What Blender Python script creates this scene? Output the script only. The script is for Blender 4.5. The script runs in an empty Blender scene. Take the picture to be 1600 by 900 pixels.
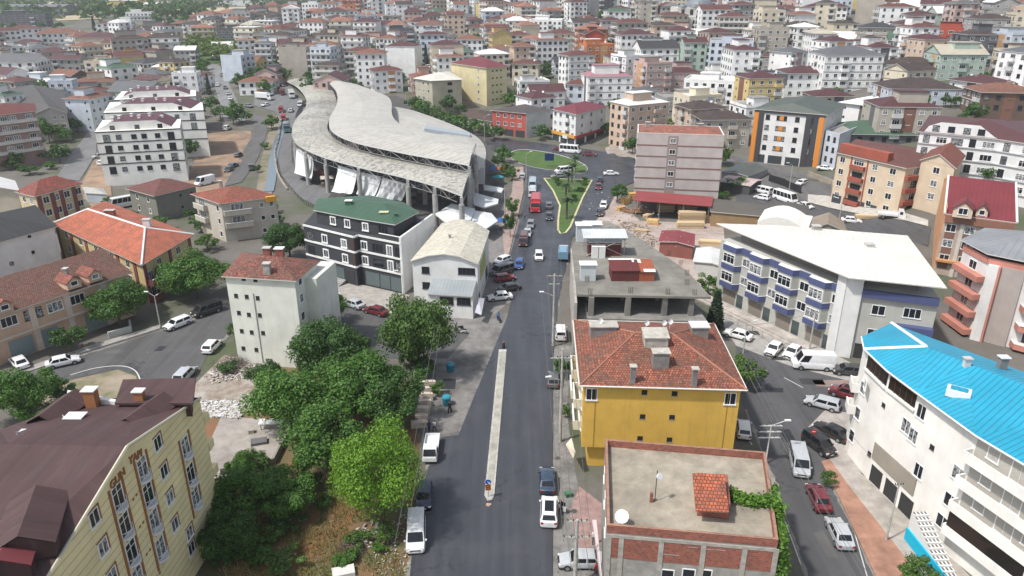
import bpy, bmesh, math, random
from mathutils import Vector, Matrix
random.seed(7)
SC = bpy.context.scene
COL = SC.collection
# ------------------------------------------------------------------ camera, sky, sun, exposure
F = 1160.0; TH = math.radians(22.2); CAMZ = 52.0
cam_d = bpy.data.cameras.new('camera'); cam = bpy.data.objects.new('camera', cam_d); COL.objects.link(cam)
cam.location = (0, 0, CAMZ); cam.rotation_euler = (math.radians(90) - TH, 0, 0)
cam_d.sensor_width = 36; cam_d.lens = 36 * F / 1600; cam_d.clip_start = .5; cam_d.clip_end = 9000
SC.camera = cam
SUN_EL = math.radians(58); SUN_AZ = math.radians(-120)      # azimuth from +Y, clockwise
W = bpy.data.worlds.new('World'); SC.world = W; W.use_nodes = True
wn = W.node_tree.nodes; wl = W.node_tree.links
sky = wn.new('ShaderNodeTexSky'); sky.sky_type = 'NISHITA'; sky.sun_disc = False
sky.sun_elevation = SUN_EL; sky.sun_rotation = SUN_AZ; sky.air_density = 1.0; sky.dust_density = 1.5; sky.ozone_density = 1.0
bg = wn['Background']; bw = wn.new('ShaderNodeRGBToBW'); mx = wn.new('ShaderNodeMix'); mx.data_type = 'RGBA'; mx.inputs[0].default_value = .6; wl.new(sky.outputs[0], bw.inputs[0]); wl.new(sky.outputs[0], mx.inputs[6]); wl.new(bw.outputs[0], mx.inputs[7]); wl.new(mx.outputs[2], bg.inputs[0])
bg.inputs[1].default_value = .15
sd = bpy.data.lights.new('sun', 'SUN'); sd.energy = 2.7; sd.angle = math.radians(3); sd.color = (1, .955, .9)
sun = bpy.data.objects.new('sun', sd); COL.objects.link(sun)
sv = Vector((math.sin(SUN_AZ) * math.cos(SUN_EL), math.cos(SUN_AZ) * math.cos(SUN_EL), math.sin(SUN_EL)))
sun.rotation_euler = sv.to_track_quat('Z', 'Y').to_euler(); sun.location = (0, 0, 150)
SC.view_settings.view_transform = 'Standard'; SC.view_settings.look = 'None'; SC.view_settings.gamma = 1
SC.view_settings.exposure = 0.73
try:
    SC.cycles.max_bounces = 5; SC.cycles.diffuse_bounces = 3; SC.cycles.glossy_bounces = 2; SC.cycles.transparent_max_bounces = 6
    SC.cycles.use_denoising = True
except Exception: pass

# ------------------------------------------------------------------ pixel -> world (surveying the photo)
CT, ST = math.cos(TH), math.sin(TH)
def ray(px, py):
    a = (px - 800) / F; b = (py - 450) / F
    return (a, CT - b * ST, -ST - b * CT)
def P(px, py, z=0.0):
    d = ray(px, py); t = (z - CAMZ) / d[2]
    return (d[0] * t, d[1] * t)
def proj(x, y, z):
    Z = y * CT + (CAMZ - z) * ST
    return (800 + F * x / Z, 450 + F * ((CAMZ - z) * CT - y * ST) / Z, Z)
TT = [(-1, 245, .05), (-.7, 245, .055), (-.3, 262, .078), (0, 262, .09), (.17, 252, .125), (.35, 205, .135), (.6, 120, .125), (1, 95, .125)]
def terrain(x, y):
    if y < 40: return 0.0
    t = max(-1, min(1, x / max(y, 60)))
    for i in range(len(TT) - 1):
        if t <= TT[i + 1][0]:
            k = (t - TT[i][0]) / (TT[i + 1][0] - TT[i][0]); k = k * k * (3 - 2 * k)
            y0 = TT[i][1] * (1 - k) + TT[i + 1][1] * k; s = TT[i][2] * (1 - k) + TT[i + 1][2] * k; break
    d = y - y0
    if d < -40: return 0.0
    d = (d + 40) ** 2 / 160 if d < 40 else d + 0.0
    cap = 27 + 60 * max(0, min(1, (t + .25) / .5))
    h = s * d
    return h if h < cap * .6 else cap * .6 + cap * .4 * (1 - math.exp(-(h - cap * .6) / (cap * .4)))
def G(px, py):
    d = ray(px, py); t = 40.0; st = 3.0
    while t < 3500:
        x, y, z = d[0] * t, d[1] * t, CAMZ + d[2] * t
        if z < terrain(x, y):
            lo, hi = t - st, t
            for _ in range(18):
                m = (lo + hi) / 2
                if CAMZ + d[2] * m < terrain(d[0] * m, d[1] * m): hi = m
                else: lo = m
            return (d[0] * hi, d[1] * hi, terrain(d[0] * hi, d[1] * hi))
        st = max(3, t * .012); t += st
    return (d[0] * 2500, d[1] * 2500, 0)
def hgt(x, y, z0, pyt):
    lo, hi = 0.0, 60.0
    for _ in range(40):
        m = (lo + hi) / 2
        if proj(x, y, z0 + m)[1] > pyt: lo = m
        else: hi = m
    return lo

# ------------------------------------------------------------------ materials
MATS = {}
def _new(n):
    m = bpy.data.materials.new(n); m.use_nodes = True
    return m, m.node_tree.nodes, m.node_tree.links, m.node_tree.nodes['Principled BSDF']
def lin(h):
    h = h.lstrip('#'); r = [int(h[i:i + 2], 16) / 255 for i in (0, 2, 4)]
    return tuple((c / 12.92 if c <= .04045 else ((c + .055) / 1.055) ** 2.4) for c in r)
def c3(c): return lin(c) if isinstance(c, str) else c
def noise(n, l, vec, scale, detail=4, rough=.55):
    t = n.new('ShaderNodeTexNoise'); t.inputs['Scale'].default_value = scale; t.inputs['Detail'].default_value = detail; t.inputs['Roughness'].default_value = rough
    if vec is not None: l.new(vec, t.inputs['Vector'])
    return t.outputs[0]
def ramp(n, l, fac, a, b, ca=(0, 0, 0), cb=(1, 1, 1)):
    r = n.new('ShaderNodeValToRGB'); e = r.color_ramp.elements
    e[0].position = a; e[1].position = b; e[0].color = (*ca, 1); e[1].color = (*cb, 1); l.new(fac, r.inputs[0])
    return r.outputs[0]
def mix(n, l, fac, a, b, mode='MIX'):
    m = n.new('ShaderNodeMix'); m.data_type = 'RGBA'; m.blend_type = mode
    for s, v in ((m.inputs[0], fac), (m.inputs[6], a), (m.inputs[7], b)):
        if isinstance(v, (int, float)): s.default_value = v
        elif isinstance(v, tuple): s.default_value = (*v, 1)[:4]
        else: l.new(v, s)
    return m.outputs[2]
def mapv(n, l, out, sc):
    m = n.new('ShaderNodeMapping'); m.inputs['Scale'].default_value = sc; l.new(out, m.inputs[0]); return m.outputs[0]
def geo(n): return n.new('ShaderNodeNewGeometry').outputs['Position']
def bump(n, l, h, p, d=.02, s=.5):
    b = n.new('ShaderNodeBump'); b.inputs['Distance'].default_value = d; b.inputs['Strength'].default_value = s
    l.new(h, b.inputs['Height']); l.new(b.outputs[0], p.inputs['Normal'])
def sc_(c, k): return tuple(max(0, min(.9, v * k)) for v in c)
def plain(c, rough=.7, metal=0.0, name='paint'):
    c = c3(c); k = ('plain', tuple(round(v, 3) for v in c), rough, metal, name)
    if k not in MATS:
        m, n, l, p = _new(name); p.inputs['Base Color'].default_value = (*c, 1); p.inputs['Roughness'].default_value = rough; p.inputs['Metallic'].default_value = metal
        g = noise(n, l, geo(n), 2.5); l.new(mix(n, l, g, sc_(c, .86), sc_(c, 1.1)), p.inputs['Base Color']); MATS[k] = m
    return MATS[k]
def wallm(c, dirt=.5):
    c = c3(c); k = ('wall', tuple(round(v, 3) for v in c), dirt)
    if k not in MATS:
        m, n, l, p = _new('render_wall'); p.inputs['Roughness'].default_value = .9
        g = geo(n)
        a = noise(n, l, g, .35, 5); st = noise(n, l, mapv(n, l, g, (1.3, 1.3, .09)), 1.2, 5, .65); f = noise(n, l, g, 9, 3)
        col = mix(n, l, ramp(n, l, a, .3, .75), sc_(c, .82), sc_(c, 1.06))
        col = mix(n, l, ramp(n, l, st, .52, .8, cb=(dirt * .8,) * 3), col, sc_(tuple(v * .45 + .03 for v in c), 1))
        pt = noise(n, l, g, .9, 6, .7); col = mix(n, l, ramp(n, l, pt, .6, .66, cb=(dirt * .35,) * 3), col, sc_(tuple(v * .75 + .08 for v in c), 1)); col = mix(n, l, .15, col, f, 'OVERLAY')
        l.new(col, p.inputs['Base Color']); bump(n, l, f, p, .01, .3); MATS[k] = m
    return MATS[k]
def uvm(n): return n.new('ShaderNodeTexCoord').outputs['UV']
def tile(c, var=.55, w=.3, h=.36, dark=.45):
    c = c3(c); k = ('tile', tuple(round(v, 3) for v in c), var, w, h)
    if k not in MATS:
        m, n, l, p = _new('roof_tiles'); p.inputs['Roughness'].default_value = .85
        uv = uvm(n); b = n.new('ShaderNodeTexBrick'); l.new(uv, b.inputs[0])
        b.inputs['Scale'].default_value = 1; b.inputs['Brick Width'].default_value = w; b.inputs['Row Height'].default_value = h
        b.inputs['Mortar Size'].default_value = .035; b.inputs['Mortar Smooth'].default_value = .4; b.inputs['Bias'].default_value = 0
        b.inputs['Color1'].default_value = (*sc_(c, 1 - var * .55), 1); b.inputs['Color2'].default_value = (*sc_(c, 1 + var * .45), 1); b.inputs['Mortar'].default_value = (*sc_(c, dark * .5), 1)
        g = geo(n); s = noise(n, l, g, .5, 6, .65); s2 = noise(n, l, g, 1.4, 5, .7); s3 = noise(n, l, mapv(n, l, uv, (1 / w, 1 / h, 1)), 1.3, 1)
        col = mix(n, l, ramp(n, l, s, .4, .66), b.outputs[0], mix(n, l, .35 + .4 * var, b.outputs[0], (.085, .06, .045)))
        col = mix(n, l, ramp(n, l, s2, .58, .78, cb=(.5 * var + .1,) * 3), col, sc_(tuple(v * .4 + .16 for v in c), .9))
        col = mix(n, l, var * .6, col, s3, 'OVERLAY')
        l.new(col, p.inputs['Base Color'])
        wv = n.new('ShaderNodeTexWave'); wv.bands_direction = 'X'; wv.inputs['Scale'].default_value = 1 / w / 6.283 * 3.1416 * 2 / 2; l.new(uv, wv.inputs[0])
        bump(n, l, b.outputs[1], p, -.04, .8); MATS[k] = m
    return MATS[k]
def metalroof(c, pitch=.35, rough=.5, worn=.4, spots=0.0, rk=.35):
    c = c3(c); k = ('metal', tuple(round(v, 3) for v in c), pitch, rough, worn, spots, rk)
    if k not in MATS:
        m, n, l, p = _new('sheet_roof'); p.inputs['Roughness'].default_value = rough
        uv = uvm(n); g = geo(n)
        s = n.new('ShaderNodeSeparateXYZ'); l.new(uv, s.inputs[0])
        fr = n.new('ShaderNodeMath'); fr.operation = 'PINGPONG'; l.new(s.outputs[0], fr.inputs[0]); fr.inputs[1].default_value = pitch
        rib = ramp(n, l, fr.outputs[0], 0.0, pitch * .35)
        a = noise(n, l, g, .25, 6, .65); st = noise(n, l, mapv(n, l, uv, (1.2, .12, 1)), 1.5, 4, .7)
        col = mix(n, l, ramp(n, l, a, .3, .75), sc_(c, .82), sc_(c, 1.12))
        col = mix(n, l, ramp(n, l, st, .5, .85, cb=(worn,) * 3), col, sc_(tuple(v * .5 + .06 for v in c), 1))
        col = mix(n, l, ramp(n, l, rib, 0, 1, (rk,) * 3, (0,) * 3), col, sc_(c, .45))
        jo = n.new('ShaderNodeMath'); jo.operation = 'PINGPONG'; l.new(s.outputs[1], jo.inputs[0]); jo.inputs[1].default_value = 3.1
        col = mix(n, l, ramp(n, l, jo.outputs[0], .0, .035, (.5,) * 3, (0,) * 3), col, sc_(c, .5)); rst = noise(n, l, g, 2.2, 6, .75); col = mix(n, l, ramp(n, l, rst, .62, .72, cb=(worn * .7,) * 3), col, (.2, .13, .09))
        if spots:
            sp = noise(n, l, g, 1.1, 7, .8); big = noise(n, l, g, .045, 3)
            mm = n.new('ShaderNodeMath'); mm.operation = 'ADD'; l.new(sp, mm.inputs[0]); l.new(ramp(n, l, big, .45, .75, cb=(.12,) * 3), mm.inputs[1])
            col = mix(n, l, ramp(n, l, mm.outputs[0], .53, .57, cb=(spots,) * 3), col, (.1, .095, .085))
        l.new(col, p.inputs['Base Color']); bump(n, l, rib, p, .03, .5); MATS[k] = m
    return MATS[k]
def concrete(c=(.3, .29, .27), sc=.5, stain=.6, name='concrete'):
    c = c3(c); k = ('conc', tuple(round(v, 3) for v in c), sc, stain, name)
    if k not in MATS:
        m, n, l, p = _new(name); p.inputs['Roughness'].default_value = .92
        g = geo(n); a = noise(n, l, g, sc, 7, .65); b = noise(n, l, g, sc * .33, 4, .6); f = noise(n, l, g, 14, 4)
        col = mix(n, l, ramp(n, l, a, .3, .7), sc_(c, .7), sc_(c, 1.2))
        col = mix(n, l, ramp(n, l, b, .5, .7, cb=(stain,) * 3), col, sc_(c, .5))
        col = mix(n, l, .25, col, f, 'OVERLAY')
        l.new(col, p.inputs['Base Color']); bump(n, l, f, p, .012, .4); MATS[k] = m
    return MATS[k]
def bricks(c=(.27, .075, .045)):
    k = ('brick', c)
    if k not in MATS:
        m, n, l, p = _new('hollow_brick'); p.inputs['Roughness'].default_value = .9
        b = n.new('ShaderNodeTexBrick'); l.new(uvm(n), b.inputs[0]); b.inputs['Scale'].default_value = 1
        b.inputs['Brick Width'].default_value = .3; b.inputs['Row Height'].default_value = .21; b.inputs['Mortar Size'].default_value = .014
        b.inputs['Color1'].default_value = (*sc_(c, .75), 1); b.inputs['Color2'].default_value = (*sc_(c, 1.3), 1); b.inputs['Mortar'].default_value = (.2, .17, .15, 1)
        s = noise(n, l, geo(n), .9, 6, .7)
        l.new(mix(n, l, ramp(n, l, s, .45, .8, cb=(.6,) * 3), b.outputs[0], (.09, .06, .05)), p.inputs['Base Color']); MATS[k] = m
    return MATS[k]
def glassm(tone=.5):
    """window glass: near-black room behind, or a pale curtain, differing from window to window"""
    k = ('glass', tone)
    if k not in MATS:
        m, n, l, p = _new('window_glass'); p.inputs['Roughness'].default_value = .08
        r = n.new('ShaderNodeObjectInfo').outputs['Random']
        v = noise(n, l, geo(n), 3.5, 1)
        cur = mix(n, l, ramp(n, l, v, .35, .62), (.02, .025, .03), (.33, .34, .34))
        l.new(mix(n, l, ramp(n, l, r, tone, tone + .05), (.017, .021, .026), cur), p.inputs['Base Color']); MATS[k] = m
    return MATS[k]
def asphalt(c=(.052, .054, .058), rough=.75, wet=0.0):
    c = c3(c); k = ('asph', c, rough, wet)
    if k not in MATS:
        m, n, l, p = _new('asphalt'); g = geo(n)
        a = noise(n, l, mapv(n, l, g, (.55, .055, 1)), 1, 5, .6); b = noise(n, l, g, .16, 6, .6); f = noise(n, l, g, 30, 3)
        col = mix(n, l, ramp(n, l, a, .3, .7), sc_(c, .85), sc_(c, 1.25)); col = mix(n, l, ramp(n, l, b, .52, .75, cb=(.55,) * 3), col, sc_(c, 1.6))
        vo = n.new('ShaderNodeTexVoronoi'); vo.feature = 'DISTANCE_TO_EDGE'; vo.inputs['Scale'].default_value = .16
        wv = mix(n, l, .12, g, n.new('ShaderNodeTexNoise').outputs[1]) if False else g
        wn_ = n.new('ShaderNodeTexNoise'); wn_.inputs['Scale'].default_value = .9; wn_.inputs['Detail'].default_value = 5; l.new(g, wn_.inputs['Vector'])
        va = n.new('ShaderNodeVectorMath'); va.operation = 'MULTIPLY_ADD'; l.new(wn_.outputs[1], va.inputs[0]); va.inputs[1].default_value = (3.5, 3.5, 0); l.new(g, va.inputs[2]); l.new(va.outputs[0], vo.inputs['Vector'])
        big2 = noise(n, l, g, .07, 2); cr = ramp(n, l, vo.outputs[0], .004, .012, (.75,) * 3, (0,) * 3); crm = mix(n, l, 1.0, cr, ramp(n, l, big2, .45, .55), 'MULTIPLY'); col = mix(n, l, crm, col, sc_(c, .4))
        sp = noise(n, l, g, 1.7, 3, .7); col = mix(n, l, ramp(n, l, sp, .66, .72, cb=(.45,) * 3), col, sc_(c, .5)); col = mix(n, l, ramp(n, l, noise(n, l, mapv(n, l, g, (1.1, .02, 1)), 1, 2), .45, .6, cb=(.25,) * 3), col, sc_(c, 1.7))
        col = mix(n, l, .3, col, f, 'OVERLAY'); l.new(col, p.inputs['Base Color'])
        rr = ramp(n, l, b, .35, .6, (rough - wet,) * 3, (rough,) * 3); l.new(rr, p.inputs['Roughness']); bump(n, l, f, p, .006, .3); MATS[k] = m
    return MATS[k]
def soil(c1, c2, c3_, s=.35, name='soil'):
    k = ('soil', c1, c2, c3_, s)
    if k not in MATS:
        m, n, l, p = _new(name); p.inputs['Roughness'].default_value = .95; g = geo(n)
        a = noise(n, l, g, s, 8, .65); b = noise(n, l, g, s * .3, 5, .6); f = noise(n, l, g, 7, 5, .7)
        col = mix(n, l, ramp(n, l, a, .4, .62), c1, c2); col = mix(n, l, ramp(n, l, b, .48, .62), col, c3_)
        col = mix(n, l, .4, col, f, 'OVERLAY'); l.new(col, p.inputs['Base Color']); bump(n, l, f, p, .06, .6); MATS[k] = m
    return MATS[k]
def leafm(c, var=.5):
    c = c3(c); k = ('leaf', c, var)
    if k not in MATS:
        m, n, l, p = _new('leaves'); p.inputs['Roughness'].default_value = .6
        r = n.new('ShaderNodeNewGeometry').outputs['Random Per Island']; g = geo(n); a = noise(n, l, g, .8, 3)
        o = n.new('ShaderNodeObjectInfo').outputs['Random']
        col = mix(n, l, r, sc_(c, 1 - var), sc_(c, 1 + var)); col = mix(n, l, ramp(n, l, a, .35, .65, cb=(.45,) * 3), col, sc_((c[0] * 1.5, c[1] * 1.25, c[2] * .8), 1.1))
        col = mix(n, l, ramp(n, l, o, 0, 1, cb=(.3,) * 3), col, sc_(c, .65))
        l.new(col, p.inputs['Base Color'])
        t = n.new('ShaderNodeBsdfTranslucent'); l.new(col, t.inputs[0]); ms = n.new('ShaderNodeMixShader'); ms.inputs[0].default_value = .3
        l.new(p.outputs[0], ms.inputs[1]); l.new(t.outputs[0], ms.inputs[2]); l.new(ms.outputs[0], n['Material Output'].inputs[0]); MATS[k] = m
    return MATS[k]
def carpaint(c):
    c = c3(c); k = ('car', c)
    if k not in MATS:
        m, n, l, p = _new('car_paint'); p.inputs['Base Color'].default_value = (*c, 1); p.inputs['Roughness'].default_value = .32; p.inputs['Coat Weight'].default_value = .6; p.inputs['Coat Roughness'].default_value = .08
        d = noise(n, l, geo(n), 3, 5); l.new(mix(n, l, ramp(n, l, d, .4, .8, cb=(.25,) * 3), c, (.2, .19, .17)), p.inputs['Base Color']); MATS[k] = m
    return MATS[k]

# ------------------------------------------------------------------ mesh helpers
class MB:
    """collects polygons; every face gets metric UVs: u level along the surface, v up its slope"""
    def __init__(s): s.v = []; s.f = []; s.m = []; s.mats = []
    def mi(s, m):
        if m not in s.mats: s.mats.append(m)
        return s.mats.index(m)
    def face(s, pts, m=None):
        b = len(s.v); s.v += [tuple(p) for p in pts]; s.f.append(tuple(range(b, b + len(pts)))); s.m.append(s.mi(m))
    def box(s, x0, x1, y0, y1, z0, z1, m=None, M=None):
        c = [(x, y, z) for z in (z0, z1) for (x, y) in ((x0, y0), (x1, y0), (x1, y1), (x0, y1))]
        if M is not None: c = [tuple(M @ Vector(p)) for p in c]
        b = len(s.v); s.v += c; i = s.mi(m)
        for q in ((3, 2, 1, 0), (4, 5, 6, 7), (0, 1, 5, 4), (1, 2, 6, 5), (2, 3, 7, 6), (3, 0, 4, 7)):
            s.f.append(tuple(b + k for k in q)); s.m.append(i)
    def prism(s, pts, z0, z1, m=None, top=None, bottom=True):
        n = len(pts); pts = ccw(pts)
        z1l = z1 if isinstance(z1, (list, tuple)) else [z1] * n
        z0l = z0 if isinstance(z0, (list, tuple)) else [z0] * n
        for i in range(n):
            j = (i + 1) % n
            s.face([(*pts[i], z0l[i]), (*pts[j], z0l[j]), (*pts[j], z1l[j]), (*pts[i], z1l[i])], m)
        s.face([(*pts[i], z1l[i]) for i in range(n)], top or m)
        if bottom: s.face([(*pts[i], z0l[i]) for i in reversed(range(n))], m)
    def tube(s, p0, p1, r0, r1=None, n=8, m=None, caps=True):
        p0, p1 = Vector(p0), Vector(p1); r1 = r0 if r1 is None else r1; d = (p1 - p0)
        if d.length < 1e-6: return
        q = d.to_track_quat('Z', 'Y'); b = len(s.v); i = s.mi(m)
        for p, r in ((p0, r0), (p1, r1)):
            for k in range(n):
                a = 2 * math.pi * k / n; s.v.append(tuple(p + q @ Vector((math.cos(a) * r, math.sin(a) * r, 0))))
        for k in range(n):
            j = (k + 1) % n; s.f.append((b + k, b + j, b + n + j, b + n + k)); s.m.append(i)
        if caps:
            s.f.append(tuple(b + n + k for k in range(n))); s.m.append(i); s.f.append(tuple(b + k for k in reversed(range(n)))); s.m.append(i)
    def path(s, pts, r, n=6, m=None):
        for a, b in zip(pts, pts[1:]): s.tube(a, b, r, r, n, m)
    def mesh(s, name, mat=None, smooth=False, off=(0, 0, 0), weld=False):
        me = bpy.data.meshes.new(name)
        o = off
        me.from_pydata([(x - o[0], y - o[1], z - o[2]) for x, y, z in s.v], [], s.f)
        for mm in s.mats: me.materials.append(mm if mm is not None else mat)
        me.polygons.foreach_set('material_index', s.m)
        uvl = me.uv_layers.new(name='UVMap').data; V = s.v
        data = [0.0] * (len(uvl) * 2); li = 0
        for f in s.f:
            a, b, c = Vector(V[f[0]]), Vector(V[f[1]]), Vector(V[f[2]])
            nn = (b - a).cross(c - a)
            if nn.length < 1e-9: nn = Vector((0, 0, 1))
            nn.normalize(); h = (nn.x ** 2 + nn.y ** 2) ** .5
            u = Vector((-nn.y / h, nn.x / h, 0)) if h > .02 else Vector((1, 0, 0)); w = nn.cross(u)
            for k in f:
                q = Vector(V[k]); data[li] = q.dot(u); data[li + 1] = q.dot(w); li += 2
        uvl.foreach_set('uv', data)
        if smooth: me.polygons.foreach_set('use_smooth', [True] * len(s.f))
        me.update()
        if weld:
            bm = bmesh.new(); bm.from_mesh(me); bmesh.ops.remove_doubles(bm, verts=bm.verts, dist=.001); bm.to_mesh(me); bm.free()
        return me
    def build(s, name, mat=None, parent=None, smooth=False, off=None):
        """one object; with a parent, vertices given in world space are made relative to it"""
        if off is None: off = tuple(parent_org(parent)) if parent else (0, 0, 0)
        return obj(name, s.mesh(name, mat, smooth, off), parent)
def parent_org(p):
    v = Vector((0, 0, 0))
    while p is not None: v += p.location; p = p.parent
    return v
def obj(name, data, parent=None, loc=(0, 0, 0), rz=0.0):
    o = bpy.data.objects.new(name, data); COL.objects.link(o)
    if parent: o.parent = parent
    o.location = loc
    if rz: o.rotation_euler = (0, 0, rz)
    return o
def tag(o, label=None, cat=None, group=None, kind=None):
    if label: o['label'] = label
    if cat: o['category'] = cat
    if group: o['group'] = group
    if kind: o['kind'] = kind
    return o
def thing(name, label, cat, loc=(0, 0, 0), rz=0.0, group=None):
    o = obj(name, None, None, loc, rz); o.empty_display_size = .3
    return tag(o, label, cat, group)
def area(p): return sum(p[i - 1][0] * p[i][1] - p[i][0] * p[i - 1][1] for i in range(len(p))) / 2
def ccw(p): return list(p) if area(p) > 0 else list(reversed(p))
def copy_tree(o, parent=None):
    c = o.copy(); COL.objects.link(c); c.parent = parent
    for ch in KIDS.get(o.name, []): copy_tree(ch, c)
    return c
KIDS = {}
def note_kids(o):
    ks = [c for c in bpy.data.objects if c.parent == o]; KIDS[o.name] = ks
    for k in ks: note_kids(k)
def inpoly(x, y, p):
    r = False; j = len(p) - 1
    for i in range(len(p)):
        if (p[i][1] > y) != (p[j][1] > y) and x < (p[j][0] - p[i][0]) * (y - p[i][1]) / (p[j][1] - p[i][1]) + p[i][0]: r = not r
        j = i
    return r
KEEP = []      # footprints (world) that the houses further back must not touch
# ------------------------------------------------------------------ buildings
WHITE = (.74, .74, .72); FRAME = (.78, .78, .77)
WMESH = {}
def win_mesh(w, h, style):
    """a window in its wall plane: x along the wall, y out of it, origin at its centre"""
    k = (round(w, 2), round(h, 2), style)
    if k in WMESH: return WMESH[k]
    b = MB(); G_ = glassm(.62 if style != 'shop' else .92)
    fm = {'dark': plain((.035, .037, .042), .5), 'brown': plain((.18, .07, .03), .6), 'shop': plain((.09, .09, .095), .5)}.get(style, plain(FRAME, .5, name='window_frame'))
    t = .07 if style != 'thick' else .2; d = .05 if style != 'thick' else .14
    b.box(-w / 2, w / 2, -.04, .012, -h / 2, h / 2, G_)
    for x0, x1, z0, z1 in ((-w / 2 - .02, -w / 2 + t, -h / 2, h / 2), (w / 2 - t, w / 2 + .02, -h / 2, h / 2), (-w / 2 + t, w / 2 - t, h / 2 - t, h / 2 + .02)):
        b.box(x0, x1, -.04, d, z0, z1, fm)
    b.box(-w / 2 - .08, w / 2 + .08, -.04, d + .06, -h / 2 - .07, -h / 2 + t * .8, fm)
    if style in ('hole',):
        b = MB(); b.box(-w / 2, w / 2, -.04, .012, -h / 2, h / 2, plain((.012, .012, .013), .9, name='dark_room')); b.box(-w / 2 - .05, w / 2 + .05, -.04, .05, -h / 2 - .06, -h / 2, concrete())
    else:
        nm = max(1, round(w / .75)) if style != 'tiny' else 1
        for i in range(1, nm):
            x = -w / 2 + w * i / nm; b.box(x - .035, x + .035, -.04, d - .02, -h / 2 + t * .8, h / 2 - t, fm)
        if style == 'grid':
            b.box(-w / 2 + t, w / 2 - t, -.04, d - .03, h * .18, h * .18 + .06, fm)
    WMESH[k] = b.mesh('window', None); return WMESH[k]
class Bld:
    def __init__(s, name, label, px=None, ze=10, pts=None, zb=None, wall=None, cat='building', group=None, walls=None, keep=True, quad=False):
        if pts is None: pts = [P(a, b, ze) for a, b in px]
        if quad: a, b, c = pts[:3]; pts = [a, b, c, (a[0] + c[0] - b[0], a[1] + c[1] - b[1])]
        pts = [tuple(p[:2]) for p in pts]
        s.flip = area(pts) < 0; s.pts = pts; s.n = len(pts)
        cx = sum(p[0] for p in pts) / s.n; cy = sum(p[1] for p in pts) / s.n
        s.zb = min(terrain(*p) for p in pts) if zb is None else zb; s.ze = ze; s.h = ze - s.zb; s.c = (cx, cy)
        s.o = thing(name, label, cat, (cx, cy, s.zb), 0, group); s.wm = wall
        s.fr = []
        for i in range(s.n):
            a, b = Vector((*pts[i], 0)), Vector((*pts[(i + 1) % s.n], 0)); L = (b - a).length; u = (b - a).normalized()
            nr = Vector((u.y, -u.x, 0)) * (-1 if s.flip else 1)
            s.fr.append((a, u, L, nr))
        m = MB(); m.prism(pts, s.zb - .6, ze, wall); s.body = None; s._b = m
        if keep: KEEP.append(pts)
    def walls(s, extra=None):
        s.body = s._b.build('wall', s.wm, s.o); return s
    def at(s, i, u, z, out=0.0):
        a, ud, L, nr = s.fr[i]; p = a + ud * u + nr * out; return (p.x, p.y, z)
    def ang(s, i):
        nr = s.fr[i][3]; return math.atan2(nr.x, -nr.y)          # local -y points out of the wall
    def uz(s, i, px, py):
        a, ud, L, nr = s.fr[i]; d = Vector(ray(px, py)); o = Vector((0, 0, CAMZ))
        t = (a - o).dot(nr) / d.dot(nr) if abs(d.dot(nr)) > 1e-6 else 0
        p = o + d * t; return ((Vector((p.x, p.y, 0)) - a).dot(ud), p.z)
    def put(s, name, me, i, u, z, out=0.0, parent=None, sign=-1):
        x, y, zz = s.at(i, u, z, out); par = parent or s.o; po = parent_org(par)
        o = obj(name, me, par, (x - po.x, y - po.y, zz - po.z), s.ang(i) + math.pi); return o
    def win(s, i, u, z, w=1.3, h=1.4, style='n', out=0.0):
        return s.put('window', win_mesh(w, h, style), i, u, z, out)
    def winpx(s, i, lst, w=1.3, h=1.4, style='n'):
        for px, py in lst:
            u, z = s.uz(i, px, py); s.win(i, u, z, w, h, style)
    def grid(s, i, us, zs, w=1.3, h=1.4, style='n'):
        L = s.fr[i][2]
        for z in zs:
            for u in us: s.win(i, u * L if u <= 1 else u, s.zb + z, w, h, style)
    def lb(s, i, u0, u1, o0, o1, z0, z1, m, b=None):
        """box hugging wall i: u along it, o outwards"""
        bb = b or MB(); p = [s.at(i, u, 0, o)[:2] for u, o in ((u0, o0), (u1, o0), (u1, o1), (u0, o1))]
        bb.prism(p, z0, z1, m); return bb
    def band(s, i, z0, z1, m, u0=0, u1=None, out=.06, name='band', o0=-.05):
        L = s.fr[i][2]; u1 = L if u1 is None else u1
        return s.lb(i, u0, u1, o0, out, z0, z1, m).build(name, m, s.o)
    def balcony(s, i, u0, u1, z, depth=1.2, m=None, ph=1.0, rail=False, door=True, slabm=None):
        b = MB(); m = m or s.wm; sm = slabm or m
        s.lb(i, u0, u1, 0, depth, z - .16, z, sm, b)
        if rail:
            rm = plain((.6, .6, .6), .4); 
            s.lb(i, u0, u1, depth - .06, depth - .01, z + ph - .06, z + ph, rm, b)
            k = max(2, int((u1 - u0) / .3))
            for j in range(k + 1):
                uu = u0 + .03 + (u1 - u0 - .06) * j / k; s.lb(i, uu - .015, uu + .015, depth - .05, depth - .02, z, z + ph - .06, rm, b)
            s.lb(i, u0, u0 + .04, 0, depth - .06, z + ph - .06, z + ph, rm, b); s.lb(i, u1 - .04, u1, 0, depth - .06, z + ph - .06, z + ph, rm, b)
        else:
            s.lb(i, u0, u1, depth - .12, depth, z, z + ph, m, b); s.lb(i, u0, u0 + .12, 0, depth - .12, z, z + ph, m, b); s.lb(i, u1 - .12, u1, 0, depth - .12, z, z + ph, m, b)
            s.lb(i, u0 - .03, u1 + .03, depth - .15, depth + .03, z + ph, z + ph + .05, plain(WHITE), b)
        o = b.build('balcony', m, s.o)
        if door: s.win(i, (u0 + u1) / 2, z + 1.1, min(2.6, (u1 - u0) * .75), 2.15, 'n')
        return o
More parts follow.
